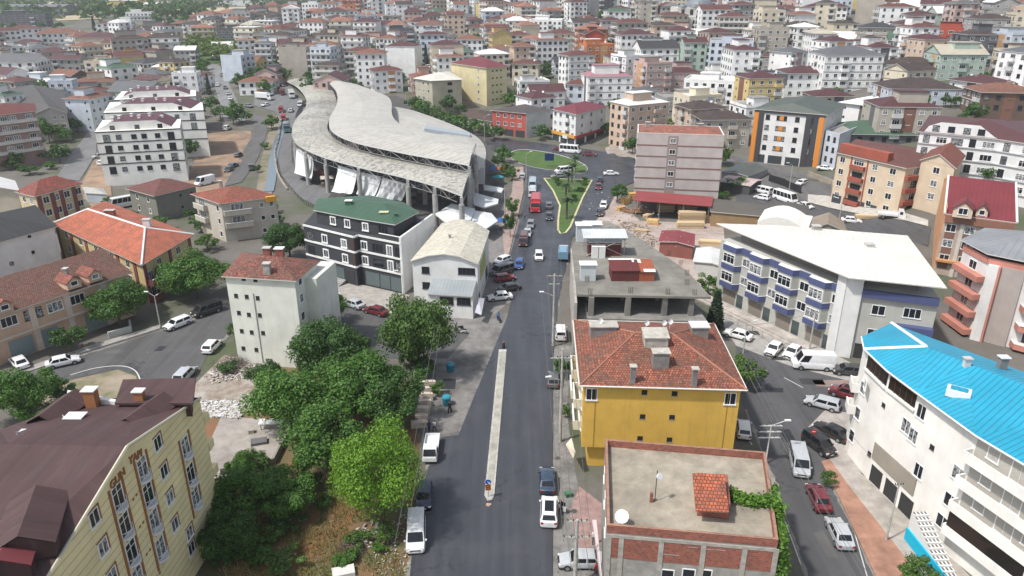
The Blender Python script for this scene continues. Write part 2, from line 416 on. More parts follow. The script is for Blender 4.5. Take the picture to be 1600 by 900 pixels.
    # ---- roofs
    def off(s, d):
        n = s.n; pts = ccw(s.pts); out = []
        for i in range(n):
            p0, p1, p2 = Vector(pts[i - 1]), Vector(pts[i]), Vector(pts[(i + 1) % n])
            d1 = (p1 - p0).normalized(); d2 = (p2 - p1).normalized(); n1 = Vector((d1.y, -d1.x)); n2 = Vector((d2.y, -d2.x))
            k = n1 + n2; k = k / max(.3, k.length_squared) * 2
            out.append(tuple(p1 + k * d))
        return out
    def roof_faces(s, top, mat, und=None, th=.16, name='roof', parent=None):
        """top: list of polygons [(x,y,z)...]; gives them thickness by a lowered copy and a fascia on open edges"""
        b = MB(); edges = {}; nt_ = []
        for f in top:
            if len(f) > 4: nt_.append(f)
            elif len(f) == 4:
                v = [Vector(p) for p in f]; nn = (v[1] - v[0]).cross(v[2] - v[0])
                nt_ += [f] if nn.length and abs((v[3] - v[0]).dot(nn.normalized())) < .03 else [[f[0], f[1], f[2]], [f[0], f[2], f[3]]]
            else: nt_.append(f)
        top = nt_
        for f in top:
            v = [Vector(p) for p in f]
            if (v[1] - v[0]).cross(v[2] - v[0]).z < 0: f = list(reversed(f))
            b.face(f, mat); b.face([(x, y, z - th) for x, y, z in reversed(f)], und or plain((.5, .48, .45)))
            for i in range(len(f)):
                a, c = f[i], f[(i + 1) % len(f)]; ka = tuple(round(q, 2) for q in a); kc = tuple(round(q, 2) for q in c)
                if (kc, ka) in edges: del edges[(kc, ka)]
                else: edges[(ka, kc)] = (a, c)
        for a, c in edges.values():
            b.face([(a[0], a[1], a[2] - th), (c[0], c[1], c[2] - th), c, a], und or plain((.5, .48, .45)))
        return b.build(name, mat, parent or s.o)
    def hip(s, rise, mat, ov=.5, z=None, und=None, frac=None, ridge=None, name='roof'):
        z = s.ze if z is None else z; p = s.off(ov); n = len(p)
        zz = lambda q: (q[0], q[1], z)
        if n == 4:
            A, B_, C, D = [Vector(q) for q in p]
            l1 = ((B_ - A).length + (C - D).length) / 2; l2 = ((C - B_).length + (D - A).length) / 2
            if l1 < l2: A, B_, C, D = B_, C, D, A; l1, l2 = l2, l1
            m1, m2 = (A + D) / 2, (B_ + C) / 2; f = (l2 / 2) / l1 if frac is None else frac
            f = min(f, .5); R1 = m1.lerp(m2, f); R2 = m1.lerp(m2, 1 - f)
            R1 = (R1.x, R1.y, z + rise); R2 = (R2.x, R2.y, z + rise); A, B_, C, D = [(q.x, q.y, z) for q in (A, B_, C, D)]
            if f >= .499: fs = [[A, B_, R1], [B_, C, R1], [C, D, R1], [D, A, R1]]
            elif f <= .01: fs = [[A, B_, R2, R1], [C, D, R1, R2]]
            else: fs = [[A, B_, R2, R1], [B_, C, R2], [C, D, R1, R2], [D, A, R1]]
            if f <= .01:
                for E0, E1, R in ((D, A, R1), (B_, C, R2)):
                    g = MB(); e0, e1, r = Vector(E0), Vector(E1), Vector(R); k = (Vector((*s.c, 0)) - r); k.z = 0; k = k.normalized() * ov
                    q = [e0.lerp(e1, ov / l2) + k, e1.lerp(e0, ov / l2) + k, r + k - Vector((0, 0, .05))]; n_ = [x + k * .25 for x in q]
                    g.face(q, s.wm); g.face(n_[::-1], s.wm)
                    for i in range(3): g.face([q[i], n_[i], n_[(i + 1) % 3], q[(i + 1) % 3]], s.wm)
                    g.build('gable', s.wm, s.o)
            s.R = (R1, R2)
        else:
            cx = sum(q[0] for q in p) / n; cy = sum(q[1] for q in p) / n
            fs = [[(p[i][0], p[i][1], z), (p[(i + 1) % n][0], p[(i + 1) % n][1], z), (cx, cy, z + rise)] for i in range(n)]; s.R = ((cx, cy, z + rise),) * 2
        s.roof = s.roof_faces(fs, mat, und, name=name); return s.roof
    def gable(s, rise, mat, ov=.5, **k): return s.hip(rise, mat, ov, frac=.0, **k)
    def flat(s, mat, ph=.8, t=.22, cap=None, pm=None, z=None):
        """parapet round a flat deck"""
        z = s.ze if z is None else z; o = s.off(0.02); i = s.off(-t); n = s.n; b = MB(); pm = pm or s.wm
        d = MB(); d.prism(i, z, z + .05, mat); s.roof = d.build('roof', mat, s.o)
        for k in range(n):
            j = (k + 1) % n
            b.prism([o[k], o[j], i[j], i[k]], z + .003, z + ph, pm, top=cap or pm)
        b.build('parapet', pm, s.o); return s.roof
    def slab(s, mat, ov=.6, th=.25, z=None):
        z = s.ze if z is None else z; b = MB(); b.prism(s.off(ov), z, z + th, mat); s.roof = b.build('roof', mat, s.o); return s.roof
    def chimney(s, x, y, z0, h=1.3, w=.6, d=.6, m=None, cap=None, rz=0, par=None):
        b = MB(); M = Matrix.Translation((x, y, 0)) @ Matrix.Rotation(rz, 4, 'Z'); m = m or concrete((.33, .31, .29), 2)
        b.box(-w / 2, w / 2, -d / 2, d / 2, z0 - .5, z0 + h, m, M); b.box(-w / 2 - .12, w / 2 + .12, -d / 2 - .12, d / 2 + .12, z0 + h, z0 + h + .1, cap or concrete((.45, .43, .4), 2), M)
        return b.build('chimney', m, par or s.roof)
    def chim_px(s, px, py, z, **k):
        x, y = P(px, py, z); return s.chimney(x, y, z, **k)
    def dish(s, x, y, z, r=.5, face=(.5, -.6, .35), par=None, mast=.7):
        b = MB(); w = plain((.7, .7, .68), .5, name='dish'); q = Vector(face).to_track_quat('Z', 'Y'); c = Vector((x, y, z + mast)); rr = []
        for j in range(4):
            a = j / 3; rad = r * a; rr.append([c + q @ Vector((math.cos(2 * math.pi * k / 14) * rad, math.sin(2 * math.pi * k / 14) * rad, .3 * r * a * a)) for k in range(14)])
        for j in range(3):
            for k in range(14): b.face([rr[j][k], rr[j + 1][k], rr[j + 1][(k + 1) % 14], rr[j][(k + 1) % 14]] if j else [rr[0][k], rr[1][k], rr[1][(k + 1) % 14]], w)
        b.tube((x, y, z - .1), c, .03, m=w); e = c + q @ Vector((0, 0, r * .9)); b.tube(c + q @ Vector((0, -r * .95, .28 * r)), e, .015, n=4, m=w); b.tube(e, e + q @ Vector((0, 0, -.12)), .05, m=w)
        return b.build('satellite_dish', w, par or s.o)
def sgn(x): return 1 if x > 0 else -1
def text(body, name, parent, M, size, mat, ext=.05, align='CENTER'):
    cu = bpy.data.curves.new(name, 'FONT'); cu.body = body; cu.size = size; cu.extrude = ext; cu.align_x = align; cu.align_y = 'CENTER'; cu.materials.append(mat); cu.offset = .008 * size
    tmp = bpy.data.objects.new('tmp', cu); COL.objects.link(tmp); dgp = bpy.context.evaluated_depsgraph_get(); me = bpy.data.meshes.new_from_object(tmp.evaluated_get(dgp)); bpy.data.objects.remove(tmp)
    if not me.materials: me.materials.append(mat)
    o = obj(name, me, parent); po = parent_org(parent); o.matrix_local = Matrix.Translation(-po) @ M; return o
def wall_text(b, i, u, z, body, size, mat, out=.06, name='lettering', tilt=0.0):
    a, ud, L, nr = b.fr[i]; x = Vector((0, 0, 1)).cross(nr)
    p = b.at(i, u, z, out); X = x; Z = nr; Y = Vector((0, 0, 1))
    M = Matrix(((X.x, Y.x, Z.x, p[0]), (X.y, Y.y, Z.y, p[1]), (X.z, Y.z, Z.z, p[2]), (0, 0, 0, 1)))
    return text(body, name, b.o, M @ Matrix.Rotation(tilt, 4, 'Z'), size, mat)
# ------------------------------------------------------------------ ground, roads, water
def struct(o): o['kind'] = 'structure'; return o
gm = soil((.11, .1, .085), (.14, .13, .115), (.07, .085, .042), .12, 'ground')
ys = [-80, -20, 20, 60, 100] + [110 + 8 * i for i in range(60)] + [600 + 30 * i for i in range(30)] + [1550 + 250 * i for i in range(14)]
NC = 170; gv = []; gf = []
for y in ys:
    for i in range(NC + 1):
        t = -2.2 + 4.4 * i / NC; x = t * (max(y, 0) * .75 + 70); gv.append((x, y, terrain(x, y) - .03))
for r in range(len(ys) - 1):
    for i in range(NC): a = r * (NC + 1) + i; gf.append((a, a + 1, a + NC + 2, a + NC + 1))
me = bpy.data.meshes.new('ground'); me.from_pydata(gv, [], gf); me.materials.append(gm); me.polygons.foreach_set('use_smooth', [True] * len(gf)); struct(obj('ground', me))
def spline(pts, k=6, closed=False):
    n = len(pts); out = []
    rng = range(n if closed else n - 1)
    for i in rng:
        p = [Vector(pts[(i + d) % n]) if closed else Vector(pts[max(0, min(n - 1, i + d))]) for d in (-1, 0, 1, 2)]
        for j in range(k):
            t = j / k; out.append(tuple(.5 * ((2 * p[1]) + (p[2] - p[0]) * t + (2 * p[0] - 5 * p[1] + 4 * p[2] - p[3]) * t * t + (3 * p[1] - p[0] - 3 * p[2] + p[3]) * t ** 3)))
    if not closed: out.append(tuple(pts[-1]))
    return out
def drape(name, w, mat, lv, thick=0.0):
    w = ccw(w)
    if max(terrain(*p) for p in w) < .001:
        b = MB()
        if thick: b.prism(w, -.3, lv + thick, mat, bottom=False)
        else: b.face([(x, y, lv) for x, y in w], mat)
        return b.build(name, mat)
    bm = bmesh.new(); bm.faces.new([bm.verts.new((x, y, 0)) for x, y in w]); bmesh.ops.triangulate(bm, faces=bm.faces)
    for _ in range(7):
        e = [e for e in bm.edges if e.calc_length() > 9]
        if not e: break
        bmesh.ops.subdivide_edges(bm, edges=e, cuts=1); bmesh.ops.triangulate(bm, faces=[f for f in bm.faces if len(f.verts) > 3])
    for v in bm.verts: v.co.z = terrain(v.co.x, v.co.y) + lv + thick + .12
    for f in bm.faces:
        if f.normal.z < 0: f.normal_flip()
    me = bpy.data.meshes.new(name); bm.to_mesh(me); bm.free(); me.materials.append(mat); return obj(name, me)
def sheet(name, px, mat, lv=.01, thick=0.0, keep=False, kind='structure', smooth=0):
    w = [P(a, b) if terrain(*P(a, b)) < .01 else G(a, b)[:2] for a, b in px]
    if smooth: w = spline(w, smooth, True)
    if keep: KEEP.append(w)
    o = drape(name, w, mat, lv, thick); o['kind'] = kind; return o
def strip(name, pw, width, mat, lv, thick=0.0):
    """a ribbon of constant width along a world polyline"""
    L, R = [], []
    for i, p in enumerate(pw):
        a = Vector(pw[max(0, i - 1)][:2]); c = Vector(pw[min(len(pw) - 1, i + 1)][:2]); d = (c - a).normalized(); n = Vector((-d.y, d.x)) * width / 2
        L.append(tuple(Vector(p[:2]) + n)); R.append(tuple(Vector(p[:2]) - n))
    b = MB()
    for i in range(len(pw) - 1):
        q = [R[i], R[i + 1], L[i + 1], L[i]]
        if thick: b.prism(q, [terrain(*v) - .1 for v in q] if area(q) > 0 else -.1, [terrain(*v) + lv + thick for v in q], mat, bottom=False)
        else: b.face([(*v, terrain(*v) + lv) for v in q], mat)
    return b.build(name, mat)
def rib(name, px, width, mat, lv, thick=0.0, kind='structure', sm=5):
    pw = [G(a, b)[:2] for a, b in px]; pw = spline(pw, sm); o = strip(name, pw, width, mat, lv, thick)
    if kind: o['kind'] = kind
    return o
ASP = asphalt((.042, .045, .052), .6, .3); ASP2 = asphalt((.068, .067, .067), .8); ASP3 = asphalt((.09, .088, .086), .85)
pave = concrete((.3, .285, .265), .8, .4, 'paving'); gravel = soil((.16, .155, .145), (.22, .21, .195), (.11, .105, .1), .9, 'gravel')
dirt = soil((.24, .16, .105), (.3, .21, .145), (.16, .125, .09), .4, 'dirt'); scrub = soil((.15, .1, .055), (.1, .11, .04), (.21, .1, .05), .35, 'scrub')
grassm = soil((.045, .095, .018), (.07, .13, .025), (.06, .085, .03), .5, 'grass'); kerb = concrete((.42, .41, .38), 1.5, .25, 'kerbstone')
MAIN = [(640, 905), (650, 800), (668, 735), (690, 684), (716, 681), (792, 497), (800, 465), (797, 400), (812, 345), (820, 300), (820, 262), (806, 248), (790, 243), (770, 236), (757, 222), (775, 216), (830, 222), (905, 232), (960, 240), (1003, 250), (1003, 280), (965, 296), (950, 325), (925, 350), (905, 362), (893, 372), (888, 400), (872, 470), (864, 560), (863, 905)]
sheet('road', MAIN, ASP, .012, keep=True)
sheet('repaved_lane', [(717, 683), (794, 497), (812, 440), (800, 520), (779, 548), (757, 684)], asphalt((.085, .083, .084), .8), .018)
sheet('road_shoulder', [(690, 684), (716, 681), (795, 490), (735, 478), (700, 515), (660, 560), (655, 640), (662, 700)], gravel, .006)
sheet('gravel_strip', [(863, 905), (864, 560), (866, 540), (897, 540), (885, 640), (903, 760), (938, 830), (945, 905)], gravel, .008)
sheet('shopfront_paving', [(890, 800), (905, 760), (945, 790), (945, 850), (905, 860)], concrete((.3, .2, .18), .8, .4, 'red_paving'), .02)
sheet('side_road', [(-40, 612), (35, 586), (125, 554), (250, 515), (350, 480), (440, 455), (530, 468), (610, 498), (700, 515), (735, 520), (700, 560), (600, 560), (500, 520), (372, 508), (325, 552), (307, 590), (290, 640), (225, 640), (220, 599), (215, 585), (185, 576), (112, 592), (52, 610), (-40, 645)], ASP2, .01, keep=True)
rib('road_line', [(110, 586), (150, 575), (190, 572), (212, 580), (221, 600)], .16, plain((.55, .55, .53), .8), .022)
sheet('verge', [(52, 612), (112, 594), (183, 578), (213, 588), (217, 610), (150, 640), (60, 640)], soil((.25, .2, .15), (.13, .14, .06), (.3, .25, .19), .4, 'verge'), .012)
sheet('pavement', [(-40, 600), (35, 577), (125, 546), (250, 508), (250, 514), (125, 553), (35, 585), (-40, 611)], pave, .01, .12)
sheet('shop_forecourt', [(505, 458), (540, 440), (640, 462), (625, 490), (600, 492), (530, 466)], concrete((.33, .31, .28), .9, .3, 'forecourt'), .012, .08)
sheet('yard', [(312, 725), (345, 652), (462, 655), (428, 725), (345, 760)], concrete((.32, .29, .26), .6, .5, 'yard'), .015)
sheet('scrubland', [(300, 640), (345, 560), (420, 560), (640, 600), (655, 700), (640, 905), (320, 905)], scrub, .004)
sheet('rubble_ground', [(305, 600), (350, 555), (420, 560), (400, 640), (345, 650), (300, 640)], soil((.3, .26, .22), (.2, .16, .12), (.36, .33, .3), .8, 'rubble_ground'), .009)
sheet('street', [(1150, 540), (1235, 572), (1345, 600), (1350, 645), (1290, 735), (1368, 905), (1262, 905), (1215, 770), (1165, 640), (1152, 600)], asphalt((.065, .065, .068), .8), .01, keep=True)
sheet('parking_apron', [(1128, 505), (1130, 468), (1165, 475), (1240, 520), (1345, 575), (1345, 600), (1235, 572), (1150, 540)], concrete((.34, .325, .3), .8, .5, 'apron'), .012)
sheet('sidewalk', [(1283, 722), (1296, 718), (1330, 765), (1440, 905), (1370, 905), (1292, 738)], concrete((.33, .18, .125), .8, .6, 'sidewalk_paving'), .012, .1)
sheet('carport_apron', [(1262, 668), (1290, 640), (1348, 648), (1345, 760), (1330, 765), (1296, 718)], concrete((.36, .33, .3), .8, .5, 'apron'), .014)
sheet('forecourt', [(1330, 765), (1345, 740), (1400, 780), (1520, 905), (1440, 905)], concrete((.36, .33, .29), .8, .5, 'apron'), .008)
sheet('timber_yard_ground', [(905, 335), (955, 300), (1000, 345), (1130, 350), (1140, 470), (1090, 450), (960, 400)], soil((.36, .29, .25), (.27, .22, .19), (.4, .34, .3), .4, 'yard_ground'), .008)
sheet('back_street', [(1150, 292), (1205, 304), (1262, 318), (1330, 334), (1455, 356), (1450, 385), (1370, 368), (1290, 350), (1150, 320)], asphalt((.06, .06, .062), .8), .01, keep=True)
sheet('far_pavement', [(1262, 305), (1292, 307), (1450, 345), (1450, 355), (1330, 333), (1262, 317)], concrete((.42, .4, .36), .8, .3, 'paving'), .012, .1)
sheet('car_park', [(1150, 268), (1180, 262), (1310, 290), (1300, 318), (1262, 317), (1150, 292)], ASP3, .012, keep=True)
sheet('upper_street', [(1130, 240), (1200, 258), (1300, 276), (1300, 284), (1195, 268), (1130, 255)], asphalt((.09, .09, .09), .8), .02, keep=True)
sheet('riverside_road', [(395, 178), (414, 184), (418, 205), (402, 250), (378, 285), (350, 292), (378, 240), (398, 205)], ASP3, .012, keep=True)
sheet('service_road', [(452, 195), (441, 215), (434, 245), (440, 275), (470, 310), (500, 325), (520, 300), (470, 280), (456, 255), (455, 225), (462, 200), (478, 165), (455, 135), (398, 138), (396, 165), (430, 175)], asphalt((.12, .12, .12), .8), .014, keep=True)
sheet('river_bank', [(402, 290), (408, 250), (421, 205), (418, 182), (450, 180), (444, 205), (433, 240), (430, 290), (424, 305), (400, 305)], soil((.2, .17, .12), (.1, .11, .05), (.24, .2, .15), .4, 'bank'), .016, keep=True)
rib('stream', [(441, 180), (441, 200), (433, 225), (427, 250), (425, 275), (420, 300)], 2.6, plain((.13, .17, .2), .25, name='water'), .25)
sheet('market_floor', [(452, 240), (480, 150), (620, 150), (770, 215), (775, 300), (740, 340), (690, 370), (480, 300)], asphalt((.06, .058, .055), .85), .01, keep=True)
sheet('market_forecourt', [(690, 370), (740, 300), (780, 290), (812, 345), (797, 400), (800, 470), (735, 520), (700, 515), (690, 420)], concrete((.2, .19, .18), .7, .5, 'forecourt'), .009, keep=True)
sheet('east_pavement', [(783, 345), (800, 300), (803, 262), (818, 262), (818, 300), (808, 345), (795, 400), (788, 400)], concrete((.33, .25, .22), .8, .4, 'paving'), .012, .1)
sheet('dirt_lot', [(285, 292), (322, 205), (392, 205), (395, 222), (350, 295), (318, 318)], dirt, .01, keep=True)
sheet('building_plot', [(120, 300), (150, 245), (170, 245), (175, 310), (160, 340)], dirt, .01)
sheet('left_street', [(88, 278), (112, 240), (138, 206), (152, 204), (150, 240), (124, 283)], asphalt((.13, .13, .132), .8), .012, keep=True)
sheet('avenue', [(322, 98), (340, 98), (352, 120), (372, 160), (385, 190), (350, 188), (340, 150), (330, 120)], asphalt((.16, .16, .16), .8), .02, keep=True)
sheet('waste_ground', [(945, 232), (965, 222), (1005, 232), (1005, 250), (950, 243)], soil((.3, .26, .22), (.22, .19, .16), (.33, .3, .27), .5, 'waste_ground'), .012)
sheet('dry_field', [(950, 190), (1000, 182), (1060, 190), (1020, 214), (960, 212)], soil((.3, .24, .13), (.2, .18, .09), (.12, .14, .06), .3, 'dry_grass'), .02, keep=True)
sheet('park_lawn', [(283, 66), (330, 62), (388, 80), (388, 106), (330, 100), (283, 88)], grassm, .05, keep=True)
ring = [(797, 242), (806, 237.5), (822, 236.5), (845, 239), (868, 243), (890, 249), (908, 256), (917, 264), (912, 271), (900, 271), (880, 268), (860, 266), (835, 262), (812, 255), (800, 248)]
tri = [(850, 279), (925, 282), (910, 310), (891, 355), (884, 364), (876, 366), (872, 360), (872, 345), (875, 322), (864, 298)]
yk = concrete((.5, .47, .25), 1.5, .3, 'painted_kerb')
for nm, pp, kk in (('roundabout', ring, kerb), ('traffic_island', tri, yk)):
    w = [P(a, b) for a, b in pp]; KEEP.append(w)
    w = spline(w, 3, True) if nm == 'roundabout' else w
    sheet(nm + '_lawn', pp, grassm, .012, .13, smooth=3 if nm == 'roundabout' else 0); struct(strip(nm + '_kerb', w + [w[0]], .45, kk, .012, .17))
rib('roundabout_paving', [(842, 252), (866, 250)], 6, concrete((.42, .38, .33), .8, .3, 'paving'), .16, 0)
b = MB(); md = ccw([P(a, c) for a, c in ((757, 776), (762, 785), (769, 783), (772.5, 776), (791.5, 548), (779.5, 548))]); b.prism(md, -.1, .24, kerb)
md2 = ccw([P(a, c) for a, c in ((760, 770), (763, 777), (768, 776), (770, 770), (790, 552), (781.5, 552))]); b.prism(md2, .236, .262, concrete((.36, .35, .3), .9, .5)); jm = plain((.12, .11, .1), .9)
for i in range(1, 36):
    t_ = i / 36; p_ = Vector(P(757, 776)).lerp(Vector(P(779.5, 548)), t_); q_ = Vector(P(772.5, 776)).lerp(Vector(P(791.5, 548)), t_); b.box(p_.x - .004, p_.x + .12, p_.y - .012, p_.y + .012, 0, .245, jm); b.box(q_.x - .12, q_.x + .004, q_.y - .012, q_.y + .012, 0, .245, jm)
o = b.build('road_median', kerb); struct(o)
def ragged(px, w, mat, lv, seed, step=.7):
    r = random.Random(seed); pw = [Vector(P(*q)) for q in px]; b = MB(); pr = None
    for a, c in zip(pw, pw[1:]):
        n = max(2, int((c - a).length / step)); d = (c - a).normalized(); nn = Vector((-d.y, d.x))
        for i in range(n + 1):
            p = a.lerp(c, i / n); k = w * r.uniform(.25, 1) * (.6 + .4 * math.sin(i * .37 + seed)); q = ((p + nn * k * .5)[:], (p - nn * k * r.uniform(.3, 1))[:])
            if pr: f = [(*pr[1], lv), (*q[1], lv), (*q[0], lv), (*pr[0], lv)]; b.face(f, mat)
            pr = q
    struct(b.build('road_edge_dust', mat))
dust = soil((.2, .19, .17), (.15, .145, .135), (.24, .225, .2), 1.2, 'road_dust')
ragged([(641, 905), (651, 800), (669, 735), (691, 684)], 1.3, dust, .022, 1); ragged([(717, 682), (757, 590), (794, 497)], .9, dust, .024, 2); ragged([(862, 905), (862, 700), (864, 560), (872, 470), (888, 400)], .6, dust, .022, 3); ragged([(757, 783), (779, 546)], .5, dust, .023, 4); ragged([(773, 783), (792, 546)], .5, dust, .023, 5)
ragged([(35, 587), (125, 556), (250, 517), (350, 482)], .8, dust, .024, 6); ragged([(1262, 905), (1215, 770), (1165, 640)], .8, dust, .022, 7); ragged([(1368, 905), (1290, 735)], .6, dust, .022, 8); ragged([(812, 345), (797, 400), (800, 465)], .8, dust, .024, 9); ragged([(325, 553), (372, 510), (500, 521), (600, 560)], 1.2, dust, .024, 10)
tarm = asphalt((.022, .023, .026), .55)
for i, (px, py, w_, d_) in enumerate(((700, 760, 1.5, 5), (800, 720, 1.2, 6), (830, 620, 1.0, 8), (730, 850, 2.2, 3), (812, 500, 1.3, 7), (840, 440, 1.2, 6), (180, 550, 3, 1.4), (250, 545, 1.2, 1.8), (1230, 680, 1.6, 3), (1290, 850, 1.2, 4), (1200, 610, 4, 1.2), (700, 600, 2, 3))):
    x, y = P(px, py); b = MB(); r = random.Random(i); q = [(x + sx * w_ / 2 * r.uniform(.8, 1.1), y + sy * d_ / 2 * r.uniform(.8, 1.1)) for sx, sy in ((-1, -1), (1, -1), (1.1, 1), (-.9, 1))]; b.face([(*p, .0265) for p in q], tarm if i % 3 else asphalt((.085, .083, .08), .85)); struct(b.build('road_patches', tarm))
# painted marks, patches, manholes
pm = plain((.5, .5, .48), .85, name='road_paint')
b = MB()
for (a, c) in (((1165, 680), (1175, 695)), ((1225, 590), (1255, 606)), ((1180, 572), (1200, 580)), ((1320, 630), (1345, 640))):
    p, q = Vector(P(*a)), Vector(P(*c)); n = (q - p).normalized(); n = Vector((-n.y, n.x)) * .07; b.face([(*(p + n), .02), (*(p - n), .02), (*(q - n), .02), (*(q + n), .02)], pm)
struct(b.build('lane_marks', pm))
rib('bay_line', [(1210, 770), (1260, 905)], .12, pm, .02, sm=1); rib('bay_line', [(1336, 835), (1356, 905)], .1, pm, .02, sm=1)
b = MB(); dk = asphalt((.03, .03, .03), .8)
for (px, py, w, d) in ((1268, 596, 3.2, 1.6), (1300, 599, 5, 1.8), (1175, 520, 2, 1.4), (1215, 560, 2, 1)):
    x, y = P(px, py); b.face([(x - w / 2, y - d / 2, .026), (x + w / 2, y - d / 2 - .2, .026), (x + w / 2 + .2, y + d / 2, .026), (x - w / 2, y + d / 2, .026)], dk if px != 1300 else concrete((.26, .19, .17), .8))
struct(b.build('road_patches', dk))
for i, (px, py) in enumerate(((897, 799), (852, 849), (862, 826), (588, 515), (330, 512), (234, 550), (871, 716))):
    x, y = P(px, py); b = MB(); b.tube((x, y, -.05), (x, y, .032), .42, n=16, m=plain((.16, .15, .14), .7)); b.tube((x, y, .03), (x, y, .036), .32, n=16, m=plain((.07, .065, .06), .6))
    tag(b.build('manhole_cover'), ['round manhole cover in the gravel strip beside the parked silver car', 'round manhole cover on the main road by the wires', 'round manhole cover just behind the white crossover', 'round manhole cover on the side road near the dark red sedan', 'round manhole cover on the side road beside the white estate car', 'round manhole cover in the middle of the left side road', 'round manhole cover in the gravel beside the yellow building'][i], 'manhole cover')

# ------------------------------------------------------------------ curved market hall
ZL, ZU = 9.6, 13.2
Lf = [(448, 127), (462, 134), (474, 146), (479, 158), (476, 170), (464, 184), (457, 198), (457, 212), (464, 224), (482, 235), (510, 246), (560, 260), (620, 273.5), (675, 288), (722, 305)]
Lb = [(738, 264), (700, 262), (640, 252), (570, 236), (525, 218), (512, 202), (514, 188), (526, 168), (524, 150), (514, 136), (487, 125), (470, 123)]
Uf = [(514, 129), (524, 140), (527.5, 152), (525, 166), (517, 180), (514, 192), (518, 203), (532, 213), (560, 223), (600, 232), (640, 240), (690, 249), (733, 257)]
Ub = [(744, 224), (715, 217), (670, 207), (635, 198), (618, 188), (612, 176), (612, 162), (606, 151), (585, 142), (555, 131), (535, 128)]
Tb = [(611, 166), (640, 171), (668, 180), (700, 192), (730, 205), (750, 218), (759, 234), (757, 252), (748, 264)]
mk = thing('market_hall', 'huge curved market hall under two overlapping pale sheet roofs on concrete columns', 'market hall', (*P(600, 230), 0))
rm = metalroof((.41, .395, .345), .95, .6, .45, .75, .6); rm2 = metalroof((.44, .425, .38), .95, .6, .4, .2, .6)
def rpoly(pts, z, k=5): return [(*P(a, c, z), z) for a, c in pts]
wl_ = spline(rpoly(Lf, ZL), 4); wb_ = spline(rpoly(Lb, ZL + .5), 3); wu = spline(rpoly(Uf, ZU), 4); wub = spline(rpoly(Ub, ZU + .6), 3)
def band_roof(front, back, name, mat, th=.35):
    n = 60; b = MB()
    def samp(l, t): 
        i = t * (len(l) - 1); k = min(int(i), len(l) - 2); return Vector(l[k]).lerp(Vector(l[k + 1]), i - k)
    back = list(reversed(back)); R = []
    for i in range(n + 1):
        t = i / n; a, c = samp(front, t), samp(back, t); R.append([a.lerp(c, j / 4) + Vector((0, 0, .9 * math.sin(math.pi * j / 4))) for j in range(5)])
    for i in range(n):
        for j in range(4):
            q = [R[i][j], R[i + 1][j], R[i + 1][j + 1], R[i][j + 1]]; q = [tuple(v) for v in q]
            if (Vector(q[1]) - Vector(q[0])).cross(Vector(q[2]) - Vector(q[0])).z < 0: q.reverse()
            b.face(q, mat); b.face([(x, y, z - th) for x, y, z in reversed(q)], plain((.3, .3, .29)))
    fm = plain((.55, .55, .54), .5)
    def edge(l):
        for p, q in zip(l, l[1:]):
            p, q = Vector(p), Vector(q); b.face([p - Vector((0, 0, th)), q - Vector((0, 0, th)), q, p], fm)
    edge([r[0] for r in R]); edge([r[4] for r in R][::-1]); edge(R[0][::-1]); edge(R[-1])
    return b.build(name, mat, mk)
band_roof(wl_, wb_, 'roof', rm); band_roof(wu, wub, 'roof', rm2)
tb = spline([(*P(a, c, 9.2), 9.2) for a, c in Tb], 3); inner = [(*P(a, c, 9.6), 9.6) for a, c in reversed([(735, 240), (700, 225), (650, 213), (620, 200), (600, 185), (598, 170)])]
band_roof(tb, list(reversed(inner)), 'roof', rm2)
st = plain((.26, .26, .255), .5, .3, 'truss_steel')
def truss(l, depth, step, name='truss', r=.07):
    b = MB(); acc = 0; pts = [Vector(l[0])]
    for p, q in zip(l, l[1:]):
        p, q = Vector(p), Vector(q); acc += (q - p).length
        if acc >= step: pts.append(q); acc = 0
    for i, (p, q) in enumerate(zip(pts, pts[1:])):
        d = Vector((0, 0, depth)); e = Vector((0, 0, .35)); b.tube(p - e, q - e, r, n=4, m=st); b.tube(p - d, q - d, r, n=4, m=st); b.tube(p - e, p - d, r * .8, n=4, m=st)
        b.tube(p - e, q - d, r * .6, n=4, m=st) if i % 2 else b.tube(p - d, q - e, r * .6, n=4, m=st)
    return b.build(name, st, mk), pts
truss(wl_[12:], 2.0, 2.6); truss(wu[10:], 1.9, 2.4); truss([wl_[-1], (*P(738, 265, ZL), ZL)], 2.0, 2.2); truss([wu[-1], (*P(744, 224, ZU), ZU)], 2.0, 2.2)
cc = concrete((.34, .335, .32), .6, .4)
def column(px, py, z, r=.62):
    x, y = P(px, py, z); b = MB(); b.tube((x, y, -.2), (x, y, z - 1.9), r, n=14, m=cc); b.box(x - .35, x + .35, y - .35, y + .35, z - 1.9, z - .3, cc); b.build('column', cc, mk)
for a, c, z in ((508, 246.5, ZL), (560, 261, ZL), (637, 279, ZL), (679, 291, ZL), (721, 306, ZL), (737, 268, ZL), (477, 236, ZL), (460, 221, ZL), (743, 240, ZU), (733, 258, ZU), (480, 160, ZL), (470, 178, ZL), (662, 262, ZL), (690, 232, ZL), (600, 240, ZL), (620, 255, ZL)): column(a, c, z)
# grey gable screen at the upper hall's end and a roof hatch
b = MB(); p = [P(746, 235, 9), P(757, 240, 9), P(757, 262, 5)]
b.prism([P(744, 232, 8.8), P(758, 236, 8.8), P(757, 262, 8.8), P(746, 262, 8.8)], 4.5, 8.9, plain((.4, .41, .42))); b.build('end_wall', None, mk)
b = MB(); x, y = P(690, 208, 10); b.prism([(x - 5, y - 2), (x + 9, y - 5), (x + 9, y - 1), (x - 5, y + 3)], 9.3, [11.8, 10.2, 10.2, 11.8], plain((.3, .34, .38))); b.build('roof_hatch', None, mk)
